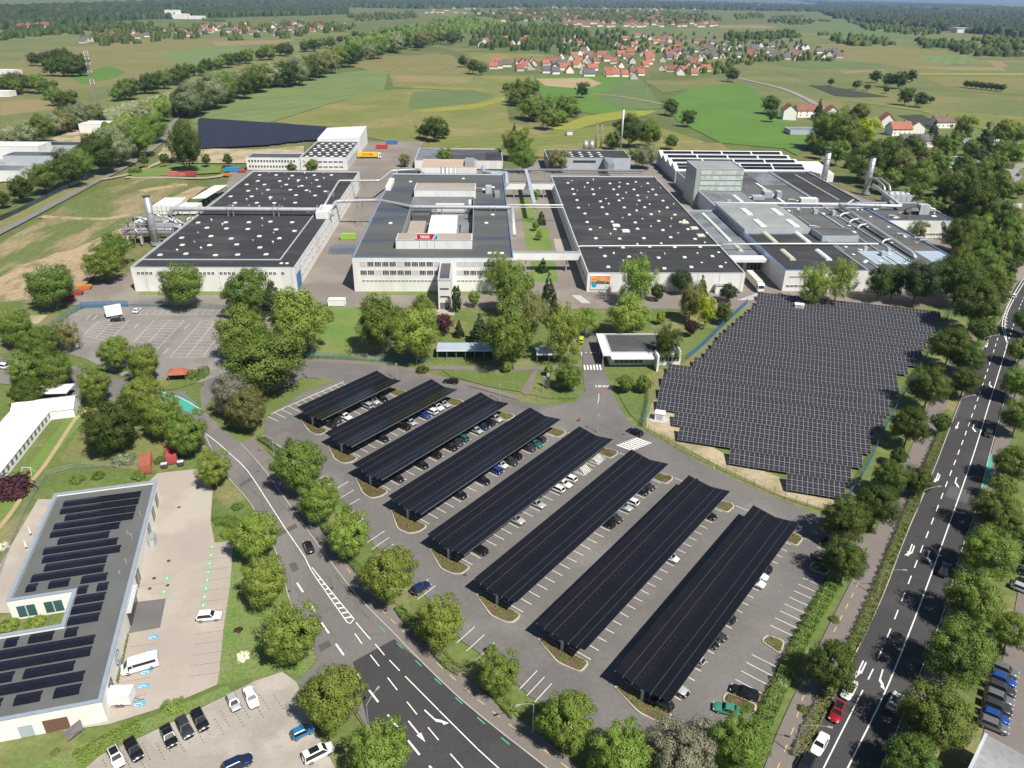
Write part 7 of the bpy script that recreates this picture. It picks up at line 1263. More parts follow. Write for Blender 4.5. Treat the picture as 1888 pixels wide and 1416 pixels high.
# marquee
CANV = mat('white marquee fabric', (.80, .80, .79), (.76, .76, .76), rough=.6, fine=.02)
def tent(label, c, L, Wd, he, hr, ang, nwin=0):
    t = thing('marquee', label, 'tent', (c[0], c[1], 0), ang); a, b = L / 2, Wd / 2
    MB().add([(-a, -b, -.1), (a, -b, -.1), (a, b, -.1), (-a, b, -.1), (-a, -b, he), (a, -b, he), (a, b, he), (-a, b, he), (-a, 0, hr - .05), (a, 0, hr - .05)], [(0, 1, 5, 4), (2, 3, 7, 6), (3, 0, 4, 8, 7), (1, 2, 6, 9, 5)]).build('wall', CANV, t)
    for s in (-1, 1): MB().add([(-a - .15, 0, hr), (a + .15, 0, hr), (a + .15, s * (b + .2), he - .05), (-a - .15, s * (b + .2), he - .05), (-a - .15, 0, hr - .04), (a + .15, 0, hr - .04), (a + .15, s * (b + .2), he - .1), (-a - .15, s * (b + .2), he - .1)], [(0, 1, 2, 3), (7, 6, 5, 4), (0, 4, 5, 1), (1, 5, 6, 2), (2, 6, 7, 3), (3, 7, 4, 0)]).build('roof', CANV, t)
    for i in range(nwin):
        x = -a + L * (i + .5) / nwin; vs = [(x - .55, .7), (x + .55, .7), (x + .55, 1.6)] + [(x + .55 * math.cos(k * math.pi / 8), 1.6 + .55 * math.sin(k * math.pi / 8)) for k in range(1, 8)] + [(x - .55, 1.6)]; MB().add([(u, -b - .02, v) for u, v in vs], [tuple(range(len(vs)))]).build('arched_window', mat('clear vinyl window', (.17, .19, .17), rough=.15, fine=0), t)
    for i in range(1, 6): x = -a + L * i / 6; MB().add([(x - .04, -b - .21, he + .0), (x + .04, -b - .21, he), (x + .04, 0, hr + .03), (x - .04, 0, hr + .03), (x - .04, b + .21, he), (x + .04, b + .21, he)], [(0, 1, 2, 3), (3, 2, 5, 4)]).build('roof_seam', RLITE, t)
    return t
p, q = P(34, 851), P(88, 782); d = (q - p); c = p.lerp(q, .3) + Vector((-d.y, d.x, 0)).normalized() * 5; tent('long white marquee with arched windows at the left edge', (c.x, c.y), d.length * 1.75, 10, 2.6, 4.6, math.atan2(d.y, d.x), 14)
p = P(88, 762); tent('white cross marquee at the end of the long one', (p.x, p.y), 15, 8, 2.6, 4.2, math.atan2(d.y, d.x) - math.pi / 2 + .15); p = P(104, 733); o = thing('flat_canopy', 'flat white canopy beyond the marquee', 'canopy', (p.x, p.y, 0), .1); MB().box(-4.5, 4.5, -2.8, 2.8, 2.6, 2.85).build('roof', CANV, o)
for x in (-4.2, 4.2):
    for y in (-2.5, 2.5): MB().box(x - .06, x + .06, y - .06, y + .06, -.1, 2.6).build('post', STEEL, o)
# garden hut with tiled roof
p = P(330, 698); o = thing('garden_hut', 'small open hut with red tiled roof on the junction island', 'hut', (p.x, p.y, 0), .15); TILE = mat('red roof tiles', (.36, .12, .07), (.28, .095, .055), scale=.6, fine=.15, fscale=5, use_obj=True)
mb = MB(); mb.add([(-2.8, -2, 2.1), (2.8, -2, 2.1), (2.8, 2, 2.1), (-2.8, 2, 2.1), (-1.2, 0, 3.6), (1.2, 0, 3.6)], [(0, 1, 5, 4), (1, 2, 5), (2, 3, 4, 5), (3, 0, 4), (3, 2, 1, 0)]); mb.build('roof', TILE, o)
for x in (-2.4, 2.4):
    for y in (-1.6, 1.6): MB().box(x - .1, x + .1, y - .1, y + .1, -.1, 2.1).build('post', WOOD, o)
MB().box(-2.3, 2.3, 1.2, 1.3, .1, 2).build('back_wall', WOOD, o)
# sign pillar, board, roof poles
p = P(1010, 716); o = thing('sign_pillar', 'tall dark sign pillar on the lawn island', 'sign', (p.x, p.y, 0)); MB().box(-.5, .5, -.15, .15, -.1, 5.5).build('pillar', DARKM, o); MB().box(-.42, .42, -.17, -.15, 4, 5.2).build('panel', GREYW, o)
p = P(142, 1362); o = thing('advert_board', 'narrow grey advertising board beside the clinic meadow', 'sign', (p.x, p.y, 0), rad(60)); MB().box(-1.3, 1.3, -.05, .05, .9, 3.0).build('board', mat('dark poster', (.16, .15, .16), (.25, .22, .22), scale=1, fine=.2), o); 
for x in (-1.1, 1.1): MB().cyl(x, 0, -.1, 3.1, .05, 6).build('post', STEEL, o)
p = P(1873, 388); o = thing('info_board', 'white board standing on the grass at the far right junction', 'sign', (p.x, p.y, 0), -.2); MB().box(-2.2, 2.2, -.05, .05, 1, 4).build('board', PAINT['white'], o)
for x in (-1.6, 1.6): MB().cyl(x, .08, -.1, 4, .07, 6).build('post', STEEL, o)
# chairs stack / swing frame, parasols, bins, gate barrier
p = P(205 / 3.933, 520 + 1390 / 3.933); o = thing('swing_frame', 'small white and red play frame near the marquee', 'play frame', (p.x, p.y, 0)); mb = MB()
for s in (-1, 1): mb.tube([(s * 1.2, -.7, 0), (s * 1.0, 0, 1.8)], .05, 6); mb.tube([(s * 1.2, .7, 0), (s * 1.0, 0, 1.8)], .05, 6)
mb.tube([(-1.1, 0, 1.8), (1.1, 0, 1.8)], .06, 6); mb.build('frame', PAINT['white'], o); MB().box(-.3, .5, -.4, .4, .6, .7).build('seat', PAINT['red'], o)
for k, (x, y) in enumerate(((58, 989), (50, 1014))):
    p = P(x, y); o = thing('parasol', f'{("upper", "lower")[k]} closed white parasol on the clinic terrace', 'parasol', (p.x, p.y, 0)); MB().cyl(0, 0, -.05, 2.6, .03, 6).build('pole', STEEL, o); MB().cyl(0, 0, .9, 2.7, .22, 8, .05).build('canopy', CANV, o); MB().cyl(0, 0, -.05, .1, .35, 10).build('base', KERB, o)
p = P(283, 1002); o = thing('storage_box', 'grey metal storage box at the clinic wall', 'box', (p.x, p.y, 0), KA); MB().box(-1.3, 1.3, -.5, .5, -.05, 1.9).build('body', GREYW, o); MB().box(-1.35, 1.35, -.55, .55, 1.9, 2.0).build('lid', RLITE, o)
for k, (x, y) in enumerate(((304, 862), (334, 858))):
    p = P(x, y); o = thing('waste_container', f'{("left", "right")[k]} dark waste container between the red containers', 'bin', (p.x, p.y, 0), rad(20)); MB().box(-.7, .7, -.5, .5, .15, 1.1).build('body', DARKM, o); MB().tube([(-.7, 0, 1.05), (.7, 0, 1.05)], .45, 10).build('lid', COP, o)
    for x_ in (-.5, .5): MB().tube([(x_, -.4, .1), (x_, .4, .1)], .08, 6).build('wheel', TYRE, o)
p = P(1072, 655); o = thing('gate_barrier', 'red and white barrier pole across the gate road', 'barrier', (p.x, p.y, 0), FA); MB().box(-.2, .2, -.2, .2, -.1, 1.1).build('housing', PAINT['white'], o)
for k in range(7): MB().box(.2 + k * .8, 1.0 + k * .8, -.05, .05, .9, 1.02).build('boom_segment', PAINT['white' if k % 2 else 'red'], o)
p = P(1078, 621); o = carpx(1072, 627, 3, -12, 'van', 'lime', 'yellow green van behind the gate barrier')
# radio mast at the left, power masts
p = P(186, 224); o = thing('radio_mast', 'tall lattice radio mast with white antennas at the upper left', 'mast', (p.x, p.y, 0)); HM = 56; mb = MB(); MAST = paint('weathered mast steel', (.22, .22, .22), .6)
for s in ((1, 1), (1, -1), (-1, -1), (-1, 1)): mb.tube([(s[0] * 1.6, s[1] * 1.6, -1), (s[0] * .7, s[1] * .7, HM)], .13, 5)
mb.build('leg_frame', MAST, o); mb = MB()
for k in range(16):
    z0, z1 = HM * k / 16, HM * (k + 1) / 16; r0, r1 = 1.6 - .9 * k / 16, 1.6 - .9 * (k + 1) / 16
    for s, t_ in (((1, 1), (1, -1)), ((1, -1), (-1, -1)), ((-1, -1), (-1, 1)), ((-1, 1), (1, 1))): mb.tube([(s[0] * r0, s[1] * r0, z0), (t_[0] * r1, t_[1] * r1, z1)], .075, 4)
tag(mb.build('lattice', MAST, o), kind='stuff')
for k, z in enumerate((55, 53, 50, 46, 40, 33, 31)):
    for a in (0, 2.1, 4.2): MB().box(1.6 * math.cos(a) - .22, 1.6 * math.cos(a) + .22, 1.6 * math.sin(a) - .22, 1.6 * math.sin(a) + .22, z - .9, z + .9).build('antenna', PAINT['white'], o)
for i, (x, y, hh) in enumerate(((622, 150, 22), (1454, 189, 24), (1192, 177, 24), (416, 117, 30), (324, 92, 32), (308, 130, 26))):
    p = P(x, y); o = thing('power_pole', 'slender power line pole standing in the fields', 'pole', (p.x, p.y, 0), .3, 'power poles in the fields'); MB().cyl(0, 0, -1, hh, .35, 6, .2).build('pole', STEEL, o); MB().box(-3, 3, -.15, .15, hh - 3, hh - 2.7).build('cross_arm', STEEL, o)
# person walking on the junction
p = P(1068, 777); o = bpy.data.meshes.new('person'); J = [(0, 0, .93, .15), (0, 0, 1.2, .15), (0, 0, 1.42, .16), (0, 0, 1.54, .06), (.02, 0, 1.68, .10), (.02, .0, 1.78, .07), (0, .2, 1.40, .06), (.05, .27, 1.12, .048), (.16, .24, .9, .042), (0, -.2, 1.40, .06), (-.05, -.27, 1.12, .048), (.05, -.26, .88, .042), (.02, .1, .86, .09), (.12, .11, .48, .065), (.02, .11, .09, .05), (.14, .11, .04, .05), (-.02, -.1, .86, .09), (-.1, -.11, .48, .065), (-.25, -.11, .12, .05), (-.13, -.11, .04, .05)]
ed = [(0, 1), (1, 2), (2, 3), (3, 4), (4, 5), (2, 6), (6, 7), (7, 8), (2, 9), (9, 10), (10, 11), (0, 12), (12, 13), (13, 14), (14, 15), (0, 16), (16, 17), (17, 18), (18, 19)]
o.from_pydata([j[:3] for j in J], ed, []); bm_ = bpy.data.objects.new('person', o); COL.objects.link(bm_); sk = bm_.modifiers.new('skin', 'SKIN'); bm_.modifiers.new('sub', 'SUBSURF').levels = 1; bm_.modifiers['sub'].render_levels = 1
for i, j in enumerate(J): o.skin_vertices[0].data[i].radius = (j[3], j[3])
o.skin_vertices[0].data[0].use_root = True
bpy.context.view_layer.update(); me = bpy.data.meshes.new_from_object(bm_.evaluated_get(bpy.context.evaluated_depsgraph_get())); bpy.data.objects.remove(bm_)
for k, m_ in enumerate((paint('red top', (.55, .06, .06), .8), paint('dark trousers', (.03, .035, .06), .8), paint('skin', (.45, .26, .18), .6), paint('brown hair', (.08, .05, .03), .7))): me.materials.append(m_)
for f in me.polygons: z = f.center.z; f.material_index = 3 if z > 1.74 else 2 if z > 1.5 or (abs(f.center.y) > .2 and z < 1.02) else 0 if z > .95 else 1
bm_ = link('person', me, None, (p.x, p.y, -.05), 2.2); tag(bm_, 'person in red top and dark trousers walking across the access road', 'person')
# hedges and bushes
for pts, w_, h_, c_, lb in [([(480, 808), (510, 830), (530, 850)], 1.6, 1.2, 'mid', 'clipped hedge at the top of the linden row'), ([(562, 905), (572, 920), (578, 932)], 1.5, 1.1, 'mid', 'short hedge at the second upper linden'), ([(592, 962), (606, 984), (616, 995)], 1.5, 1.1, 'mid', 'short hedge beneath the upper street lamp'), ([(645, 1032), (660, 1050), (668, 1062)], 1.5, 1.1, 'mid', 'short hedge left of the middle lindens'), ([(735, 1122), (750, 1142), (790, 1180)], 1.6, 1.2, 'mid', 'hedge beside the curved lamp and parked car'), ([(805, 1202), (830, 1228), (850, 1240)], 1.8, 1.1, 'mid', 'hedge below the fifth linden'), ([(918, 1285), (940, 1310), (952, 1322)], 1.8, 1.2, 'mid', 'short hedge near the bottom lamp'), ([(1375, 1420), (1420, 1310), (1455, 1230), (1490, 1160), (1525, 1100), (1540, 1070)], 2.3, 1.7, 'mid', 'long shrubby hedge between car park and cycle path'), ([(1575, 1190), (1610, 1110), (1650, 1010), (1690, 910), (1745, 780)], 1.9, 1.2, 'olive', 'long leafy hedge between cycle path and main road'), ([(1470, 1400), (1500, 1330), (1530, 1270)], 2.2, .8, 'olive', 'low weedy verge hedge at the bottom of the main road'), ([(345, 690), (362, 698), (378, 690), (374, 680)], 2.6, 1.2, 'mid', 'rounded hedge around the hut island'), ([(212, 688), (230, 682), (250, 678)], 1.6, 1.0, 'mid', 'hedge under the two junction lindens'), ([(140, 1405), (200, 1368), (260, 1340)], 2.8, 1.0, 'lime', 'bright shrub strip beside the paved lot'), ([(300, 1316), (320, 1306), (340, 1300)], 2.4, 1.3, 'lime', 'bright round shrubs above the dark cars'), ([(395, 965), (410, 960), (430, 968), (440, 975)], 2.6, 1.2, 'mid', 'flower shrubs at the top of the clinic bays'), ([(262, 1010), (250, 1060), (246, 1090)], .9, .6, 'mid', 'narrow planting along the clinic wall upper part'), ([(232, 1172), (222, 1220), (212, 1262)], .9, .7, 'mid', 'narrow planting along the clinic wall lower part'), ([(237, 318), (262, 318)], 3, 2, 'dark', 'square clipped hedge at the rough field path')]: hedge(pts, w_, h_, c_, lb, dens=38, leaf=.14)
for i, (x, y, r, c_, lb) in enumerate([(15, 1150, 19, 'lime', 'left bushy shrub in the clinic courtyard'), (66, 1145, 18, 'lime', 'right bushy shrub in the clinic courtyard'), (18, 893, 36, 'purple', 'large copper bush beside the clinic garden'), (5, 1005, 12, 'white', 'white flowering bush at the left edge'), (447, 1208, 13, 'white', 'pale cream bush on the meadow verge'), (142, 882, 14, 'mid', 'left fruit bush in the clinic garden'), (180, 875, 12, 'mid', 'right fruit bush in the clinic garden'), (255, 875, 13, 'mid', 'bush beside the rust coloured container'), (225, 843, 22, 'willow', 'pale shrub below the dense dark tree'), (438, 932, 11, 'mid', 'small tree like bush by the clinic drive'), (440, 1160, 8, 'purple', 'small dark bush on the meadow verge'), (420, 980, 14, 'lime', 'yellowish shrub at the clinic drive'), (100, 1385, 8, 'olive', 'thin bush on the dry lawn'), (1565, 830, 9, 'mid', 'small bush inside the solar field fence'), (295, 847, 12, 'mid', 'bush between the two red containers'), (1445, 1255, 12, 'white', 'pale flowering shrub beside the black estate'), (1540, 1140, 10, 'olive', 'bush at the end of the edge bays'), (1480, 1305, 10, 'mid', 'round bush on the main road verge')]): shrub(x, y, r, c_, lb, .95 if r > 30 else .8)

p = P(1815, 1353, 5); d1 = P(1785, 1416, 5) - p; ang = math.atan2(d1.y, d1.x); o = thing('dealer_showroom', 'white flat roofed showroom cut by the bottom right corner', 'building', (p.x, p.y, 0), ang); MB().box(.3, 40, .3, 24, -.1, 4.9).build('wall', WHITE, o); MB().box(0, 40.3, 0, 24.3, 4.9, 5.1).build('roof', RLITE, o); MB().box(3, 12, .2, .3, .3, 3.2).build('window', GLASS, o); MB().box(0, 40.3, 0, .4, 5.1, 5.3).build('roof_edge', COP, o)
p = P(1722, 1350); o = thing('display_sign', 'grey display panel standing beside the maples at lower right', 'sign', (p.x, p.y, 0), rad(55)); MB().box(-2.2, 2.2, -.12, .12, .5, 3.6).build('panel', GREYW, o); MB().box(-2.0, 2.0, -.3, .3, -.1, .5).build('plinth', KERB, o); MB().box(-1.6, 1.6, -.14, -.12, 2.4, 3.2).build('white_field', PAINT['white'], o)
# ------------------------------------------------------------------ houses
ROOFS = [mat('orange red tiles', (.36, .145, .095), (.28, .115, .075), scale=.4, fine=.15, use_obj=True), mat('brown red tiles', (.26, .11, .08), (.20, .09, .065), scale=.4, fine=.15, use_obj=True), mat('grey roof tiles', (.13, .13, .135), (.10, .10, .105), scale=.4, fine=.12, use_obj=True), mat('dark brown tiles', (.17, .12, .10), (.13, .095, .08), scale=.4, fine=.12, use_obj=True)]
HW = [WHITE2, mat('cream render', (.66, .60, .48), (.62, .56, .45), fine=.04), mat('pale grey render', (.60, .60, .58), fine=.04)]
HK_ = {}
def house_mesh(L, Wd, he, hr):
    key = (L, Wd, he, hr)
    if key not in HK_:
        a, b = L / 2, Wd / 2; w = MB(); w.add([(-a, -b, -1), (a, -b, -1), (a, b, -1), (-a, b, -1), (-a, -b, he), (a, -b, he), (a, b, he), (-a, b, he), (-a, 0, hr - .2), (a, 0, hr - .2)], [(0, 1, 5, 4), (2, 3, 7, 6), (3, 0, 4, 8, 7), (1, 2, 6, 9, 5)])
        r = MB(); k = (hr - he) / b; e = .6
        for s in (-1, 1): r.add([(-a - e, 0, hr), (a + e, 0, hr), (a + e, s * (b + e), he - e * k), (-a - e, s * (b + e), he - e * k), (-a - e, 0, hr - .25), (a + e, 0, hr - .25), (a + e, s * (b + e), he - e * k - .25), (-a - e, s * (b + e), he - e * k - .25)], [(0, 1, 2, 3), (7, 6, 5, 4), (0, 4, 5, 1), (1, 5, 6, 2), (2, 6, 7, 3), (3, 7, 4, 0)])
        c = MB().box(a * .3, a * .3 + .8, -.9, -.3, hr - 1.2, hr + 1.0); HK_[key] = (w.mesh('wall', WHITE2), r.mesh('roof', ROOFS[0]), c.mesh('chimney', ROOFS[1]))
    return HK_[key]
def house(p, ang, L, Wd, he, hr, rf, wl, label, group=None, wins=0, name='house'):
    t = thing(name, label, 'house', (p[0], p[1], 0), ang, group); w, r, c = house_mesh(L, Wd, he, hr); link('wall', w, t, m=HW[wl]); ro = link('roof', r, t, m=ROOFS[rf]); link('chimney', c, ro)
    for i in range(wins):
        for k in range(int(he / 2.6)):
            x = -L / 2 + L * (i + .5) / wins; f, g = winmesh(1.2, 1.4, 2); o = link('window', f, t, (x, -Wd / 2 - .02, .9 + k * 2.7)); link('pane', g, o)
            if i < 2: o = link('window', f, t, (L / 2 + .02, -Wd / 4 + i * Wd / 2, .9 + k * 2.7), math.pi / 2); link('pane', g, o)
    return t
# houses near the works on the right
for x, y, ang, L, Wd, he, hr, rf, lb in [(1452, 218, 1.45, 14, 12, 8, 13, 1, 'white gabled house with brown red roof, leftmost of the three gables'), (1488, 214, .1, 26, 11, 6.5, 11, 1, 'long brown red roofed house in the gabled group'), (1530, 217, 1.45, 13, 12, 6.5, 11, 1, 'white gabled house right of the pointed conifer'), (1632, 232, 1.4, 13, 11, 6, 11.5, 0, 'house with bright orange red roof'), (1655, 247, .1, 18, 12, 5.5, 10.5, 0, 'wide house with red roof right of the bright orange one'), (1686, 243, 1.45, 12, 12, 5.5, 10, 3, 'brown roofed house with light gable'), (1735, 233, .1, 18, 12, 5, 9.5, 3, 'isolated house with brown roof and roof window'), (1690, 268, .1, 30, 12, 5, 9, 2, 'long grey roofed house before the spruce'), (1845, 262, .2, 26, 12, 5, 9, 2, 'grey roofed house among trees at the right edge')]:
    house(P(x, y), ang + FA, L, Wd, he, hr, rf, 0, lb, None, 4)
o = fac('garage_block', 'flat grey garage block below the gabled houses', *FL(1480, 245), 'garage'); a, b = ORG; block(o, a - 14, a + 14, b - 8, b + 8, 3.5, GREYW, RSLAT)
o = fac('flat_roof_house', 'white flat roofed building among the trees right of the works', *FL(1745, 310), 'building'); a, b = ORG; block(o, a - 17, a + 17, b - 8, b + 9, 6.5, WHITE, RGREY)
for i in range(5): window(o, a - 11 + i * 5, b - 8.02, 2.6, 2.6, 1.5, 3)
# industrial yard at the left edge
for x, y, sx, sy, hh, wm, rm, lb in [(40, 288, 34, 18, 8, WHITE, RWHITE, 'white industrial shed at the left edge'), (112, 278, 30, 14, 5, GREYW, PVD, 'grey shed with dark solar roof, right one at the left edge'), (62, 298, 30, 14, 5, GREYW, PVD, 'grey shed with dark solar roof, left one at the left edge'), (187, 240, 26, 18, 6, WHITE, RWHITE, 'white shed at the foot of the radio mast'), (12, 328, 26, 16, 6, WHITE, RSLAT, 'pale office at the left edge below the sheds'), (5, 177, 22, 14, 5, WHITE, RWHITE, 'small white building at the left edge of the meadows'), (12, 136, 34, 14, 5, WHITE, RWHITE, 'long white building at the left edge beyond the dyke')]:
    o = fac('industrial_shed', lb, *FL(x, y), 'building'); a, b = ORG; block(o, a - sx / 2, a + sx / 2, b - sy / 2, b + sy / 2, hh, wm, rm, drop=.2)
sheet('sandy_ground', SANDY, [(60, 268), (170, 225), (215, 228), (160, 262), (110, 275)], -.26); sheet('industrial_yard', PAVE2, [(-40, 300), (60, 270), (150, 262), (120, 295), (60, 320), (-40, 345)], -.255)
# villages: outline, number, roof mix
VIL = [('upper left hamlet', [(135, 72), (170, 64), (270, 60), (278, 70), (200, 78), (140, 80)], 10, (2, 3, 2, 0), 5.0), ('upper left village', [(285, 62), (300, 48), (480, 44), (640, 42), (640, 52), (520, 66), (400, 60), (330, 70)], 66, (0, 1, 2, 3, 2), 4.6), ('church village', [(860, 76), (880, 70), (1010, 64), (1130, 70), (1050, 92), (900, 92)], 22, (0, 0, 1), 7), ('centre village', [(898, 128), (905, 115), (1010, 112), (1050, 104), (1080, 92), (1100, 62), (1260, 72), (1310, 100), (1300, 138), (1180, 146), (1000, 134)], 136, (0, 0, 1, 0, 2, 3, 1), 6.2), ('right hand village', [(1250, 72), (1330, 82), (1480, 86), (1545, 96), (1550, 108), (1460, 112), (1380, 104), (1300, 108)], 50, (2, 2, 3, 1, 2), 7), ('horizon hamlet', [(930, 22), (1060, 24), (1250, 34), (1250, 42), (1150, 40), (960, 34)], 22, (0, 1, 0, 2), 4.0)]
random.seed(21); TREE_SPOTS = []
for nm, pl, n, rfs, sp in VIL:
    pts = []; xs = [p[0] for p in pl]; ys = [p[1] for p in pl]; tries = 0
    while len(pts) < n and tries < 4000:
        tries += 1; q = (random.uniform(min(xs), max(xs)), random.uniform(min(ys), max(ys)))
        if inside(q, pl) and all(abs(q[0] - r[0]) > sp * .9 or abs(q[1] - r[1]) > sp * .42 for r in pts): pts.append(q)
    for q in pts:
        p = P(*q); rf = random.choice(rfs); k = random.choice(((11, 10, 3.4, 9.0), (13, 11, 3.6, 9.6), (10, 9.5, 3.0, 8.6), (16, 11, 3.4, 9.2))); sh = ('red', 'brown red', 'grey', 'dark brown')[rf]
        house((p.x, p.y), random.choice((.1, .3, 1.4, 1.7, -.2)), *k, rf, random.choice((0, 0, 0, 1, 2)), f'white walled house with {sh} roof in the {nm}', nm + f', {sh} roofs')
        if random.random() < .8: TREE_SPOTS.append((q[0] + random.uniform(-9, 9), q[1] + random.uniform(-2, 3)))
# church
p = P(896, 84); ch = thing('church', 'white church with slender tower and red roof in the centre village', 'church', (p.x, p.y, 0), 1.4); w, r, c = house_mesh(26, 13, 9, 16); link('wall', w, ch, m=HW[0]); link('roof', r, ch, m=ROOFS[0]); MB().box(13.2, 18.2, -2.5, 2.5, -1, 22).build('tower', ROOFS[1], ch); MB().add([(13, -2.7, 22), (18.4, -2.7, 22), (18.4, 2.7, 22), (13, 2.7, 22), (15.7, 0, 38)], [(0, 1, 4), (1, 2, 4), (2, 3, 4), (3, 0, 4), (3, 2, 1, 0)]).build('spire', ROOFS[2], ch)
p = P(318, 34); o = thing('substation_building', 'long white plant before the woods at the upper left', 'building', (p.x, p.y, 0), .05); MB().box(-60, 60, -18, 18, -1, 16).build('wall', WHITE, o); MB().box(-20, 30, -14, 14, 16, 28).build('upper_block', WHITE, o); MB().box(62, 120, -10, 10, -1, 10).build('side_wing', WHITE, o); MB().box(-130, -70, -10, 10, -1, 8).build('side_wing', WHITE, o)
p = P(1790, 60); o = thing('far_warehouse', 'white warehouse before the woods at the upper right', 'building', (p.x, p.y, 0), 0); MB().box(-60, 60, -20, 20, -1, 14).build('wall', WHITE, o); MB().box(-62, 62, -22, 22, 14, 15).build('roof', RWHITE, o)
# ------------------------------------------------------------------ distant woods, too many trees to count
def blob_unit(k):
    vs, fs = [], []; nu, nv = 6, 4
    r_ = np.random.default_rng(k)
    for j in range(nv + 1):
        th = math.pi * .5 * (1 - j / nv)                    # dome
        for i in range(nu):
            q = 1 + r_.uniform(-.22, .22); vs.append((math.cos(2 * math.pi * (i + .5 * j) / nu) * math.sin(math.pi / 2 - th + .0) * 0 + math.cos(2 * math.pi * (i + .5 * j) / nu) * math.cos(math.pi / 2 * j / nv) * q, math.sin(2 * math.pi * (i + .5 * j) / nu) * math.cos(math.pi / 2 * j / nv) * q, math.sin(math.pi / 2 * j / nv) * q))
    fs = [(j * nu + i, j * nu + (i + 1) % nu, (j + 1) * nu + (i + 1) % nu, (j + 1) * nu + i) for j in range(nv) for i in range(nu)]
    return np.array(vs), np.array(fs)
BU = [blob_unit(k) for k in range(6)]
def blobs(name, label, spots, col):
    V_, F_, T_ = [], [], []; base = 0
    for i, (x, y, r, h) in enumerate(spots):
        v, f = BU[i % 6]; a = rng.uniform(0, 6.28); c_, s_ = math.cos(a), math.sin(a); w = np.empty_like(v); w[:, 0] = x + r * (v[:, 0] * c_ - v[:, 1] * s_); w[:, 1] = y + r * (v[:, 0] * s_ + v[:, 1] * c_); w[:, 2] = v[:, 2] * h * .75 + h * .25; w[v[:, 2] < .05, 2] = -1
        V_.append(w); F_.append(f + base); base += len(v); T_.append(np.full(len(f), rng.uniform(0, 1)))
    V_ = np.concatenate(V_); F_ = np.concatenate(F_); T_ = np.concatenate(T_); me = bpy.data.meshes.new(name); me.vertices.add(len(V_)); me.vertices.foreach_set('co', V_.reshape(-1).astype(np.float32)); me.loops.add(len(F_) * 4); me.loops.foreach_set('vertex_index', F_.reshape(-1).astype(np.int32)); me.polygons.add(len(F_)); me.polygons.foreach_set('loop_start', np.arange(0, len(F_) * 4, 4, dtype=np.int32)); at = me.attributes.new('tint', 'FLOAT', 'FACE'); at.data.foreach_set('value', T_.astype(np.float32)); me.materials.append(LEAF[col]); me.update(calc_edges=True)
    return tag(link(name, me), label, 'woodland', kind='stuff')
wood_extra = [('thick riverside wood between the left belt trees', [(175, 268), (240, 226), (300, 196), (360, 172), (440, 150), (540, 128), (640, 104), (720, 82), (720, 94), (640, 116), (540, 142), (450, 164), (380, 186), (310, 215), (250, 252), (190, 284)], 360, 3.5, 6.5, 6, 11, 'mid'), ('undergrowth of the wood right of the works', [(1500, 262), (1560, 258), (1640, 300), (1740, 320), (1800, 300), (1860, 300), (1850, 330), (1830, 420), (1850, 500), (1790, 500), (1760, 420), (1730, 345), (1640, 338), (1560, 310)], 170, 2.5, 5, 3, 7, 'dark')]
def wood(label, pl, n, r0, r1, h0, h1, col='dark'):
    if 'forest' in label: col = 'deep'
    sp = []; xs = [p[0] for p in pl]; ys = [p[1] for p in pl]; W_ = [P(x, y) for x, y in pl]; wp = [(p.x, p.y) for p in W_]; wx = [p[0] for p in wp]; wy = [p[1] for p in wp]; t = 0
    while len(sp) < n and t < n * 30:
        t += 1; q = (random.uniform(min(xs), max(xs)), random.uniform(min(ys), max(ys)))
        if inside(q, pl): p = P(*q); sp.append((p.x, p.y, random.uniform(r0, r1), random.uniform(h0, h1)))
    return blobs('woodland', label, sp, col)
wood('dark forest band across the upper left horizon', [(-60, 46), (120, 30), (330, 22), (560, 10), (640, 8), (640, 26), (430, 32), (250, 36), (120, 44), (0, 54), (-60, 60)], 2600, 9, 16, 14, 24)
wood('dark forest band across the upper middle horizon', [(-80, 26), (200, 12), (500, -4), (800, -8), (1100, -4), (1300, 8), (1280, 16), (1000, 14), (780, 16), (640, 14), (400, 14), (100, 28), (-80, 34)], 2600, 18, 40, 16, 30)
wood('dark forest filling the upper right', [(1500, 16), (1560, 5), (1700, 14), (1888, 30), (1960, 36), (1960, 76), (1888, 70), (1760, 58), (1640, 48), (1540, 34)], 2600, 10, 22, 15, 26)
wood('far forest line along the right horizon', [(1100, 2), (1300, 4), (1560, 12), (1560, 22), (1400, 20), (1200, 16)], 900, 14, 30, 15, 26)
wood('furthest forest at the right horizon', [(1450, 1), (1600, 4), (1800, 13), (1960, 24), (1960, 32), (1780, 24), (1560, 12)], 900, 40, 90, 20, 40)
wood('trees and gardens of the church village', [(850, 82), (880, 66), (1000, 58), (1140, 58), (1180, 74), (1110, 100), (1040, 100), (980, 94), (880, 94)], 170, 5, 8, 8, 15)
wood('gardens between the houses of the centre village', [(1080, 92), (1110, 66), (1300, 62), (1480, 76), (1560, 98), (1550, 112), (1400, 116), (1330, 136), (1260, 136), (1230, 100), (1150, 100)], 300, 3, 5.5, 5, 9, 'dark')
wood('poplar wood behind the church', [(890, 70), (900, 60), (960, 54), (1020, 56), (1080, 66), (1020, 70)], 110, 6, 9, 18, 26)
wood('riverside wood running to the upper centre', [(640, 78), (700, 60), (780, 46), (830, 34), (860, 30), (900, 42), (960, 52), (930, 58), (860, 60), (780, 80), (700, 100), (660, 105)], 620, 6, 10, 9, 16, 'mid')
wood('garden trees around the upper left village', [(130, 82), (200, 62), (300, 50), (640, 42), (660, 54), (520, 72), (420, 66), (330, 74), (200, 84)], 150, 6, 9, 8, 15)
wood('hedgerow trees in the upper left meadows', [(0, 62), (60, 50), (200, 42), (300, 46), (200, 60), (80, 66), (0, 74)], 160, 7, 11, 8, 14)
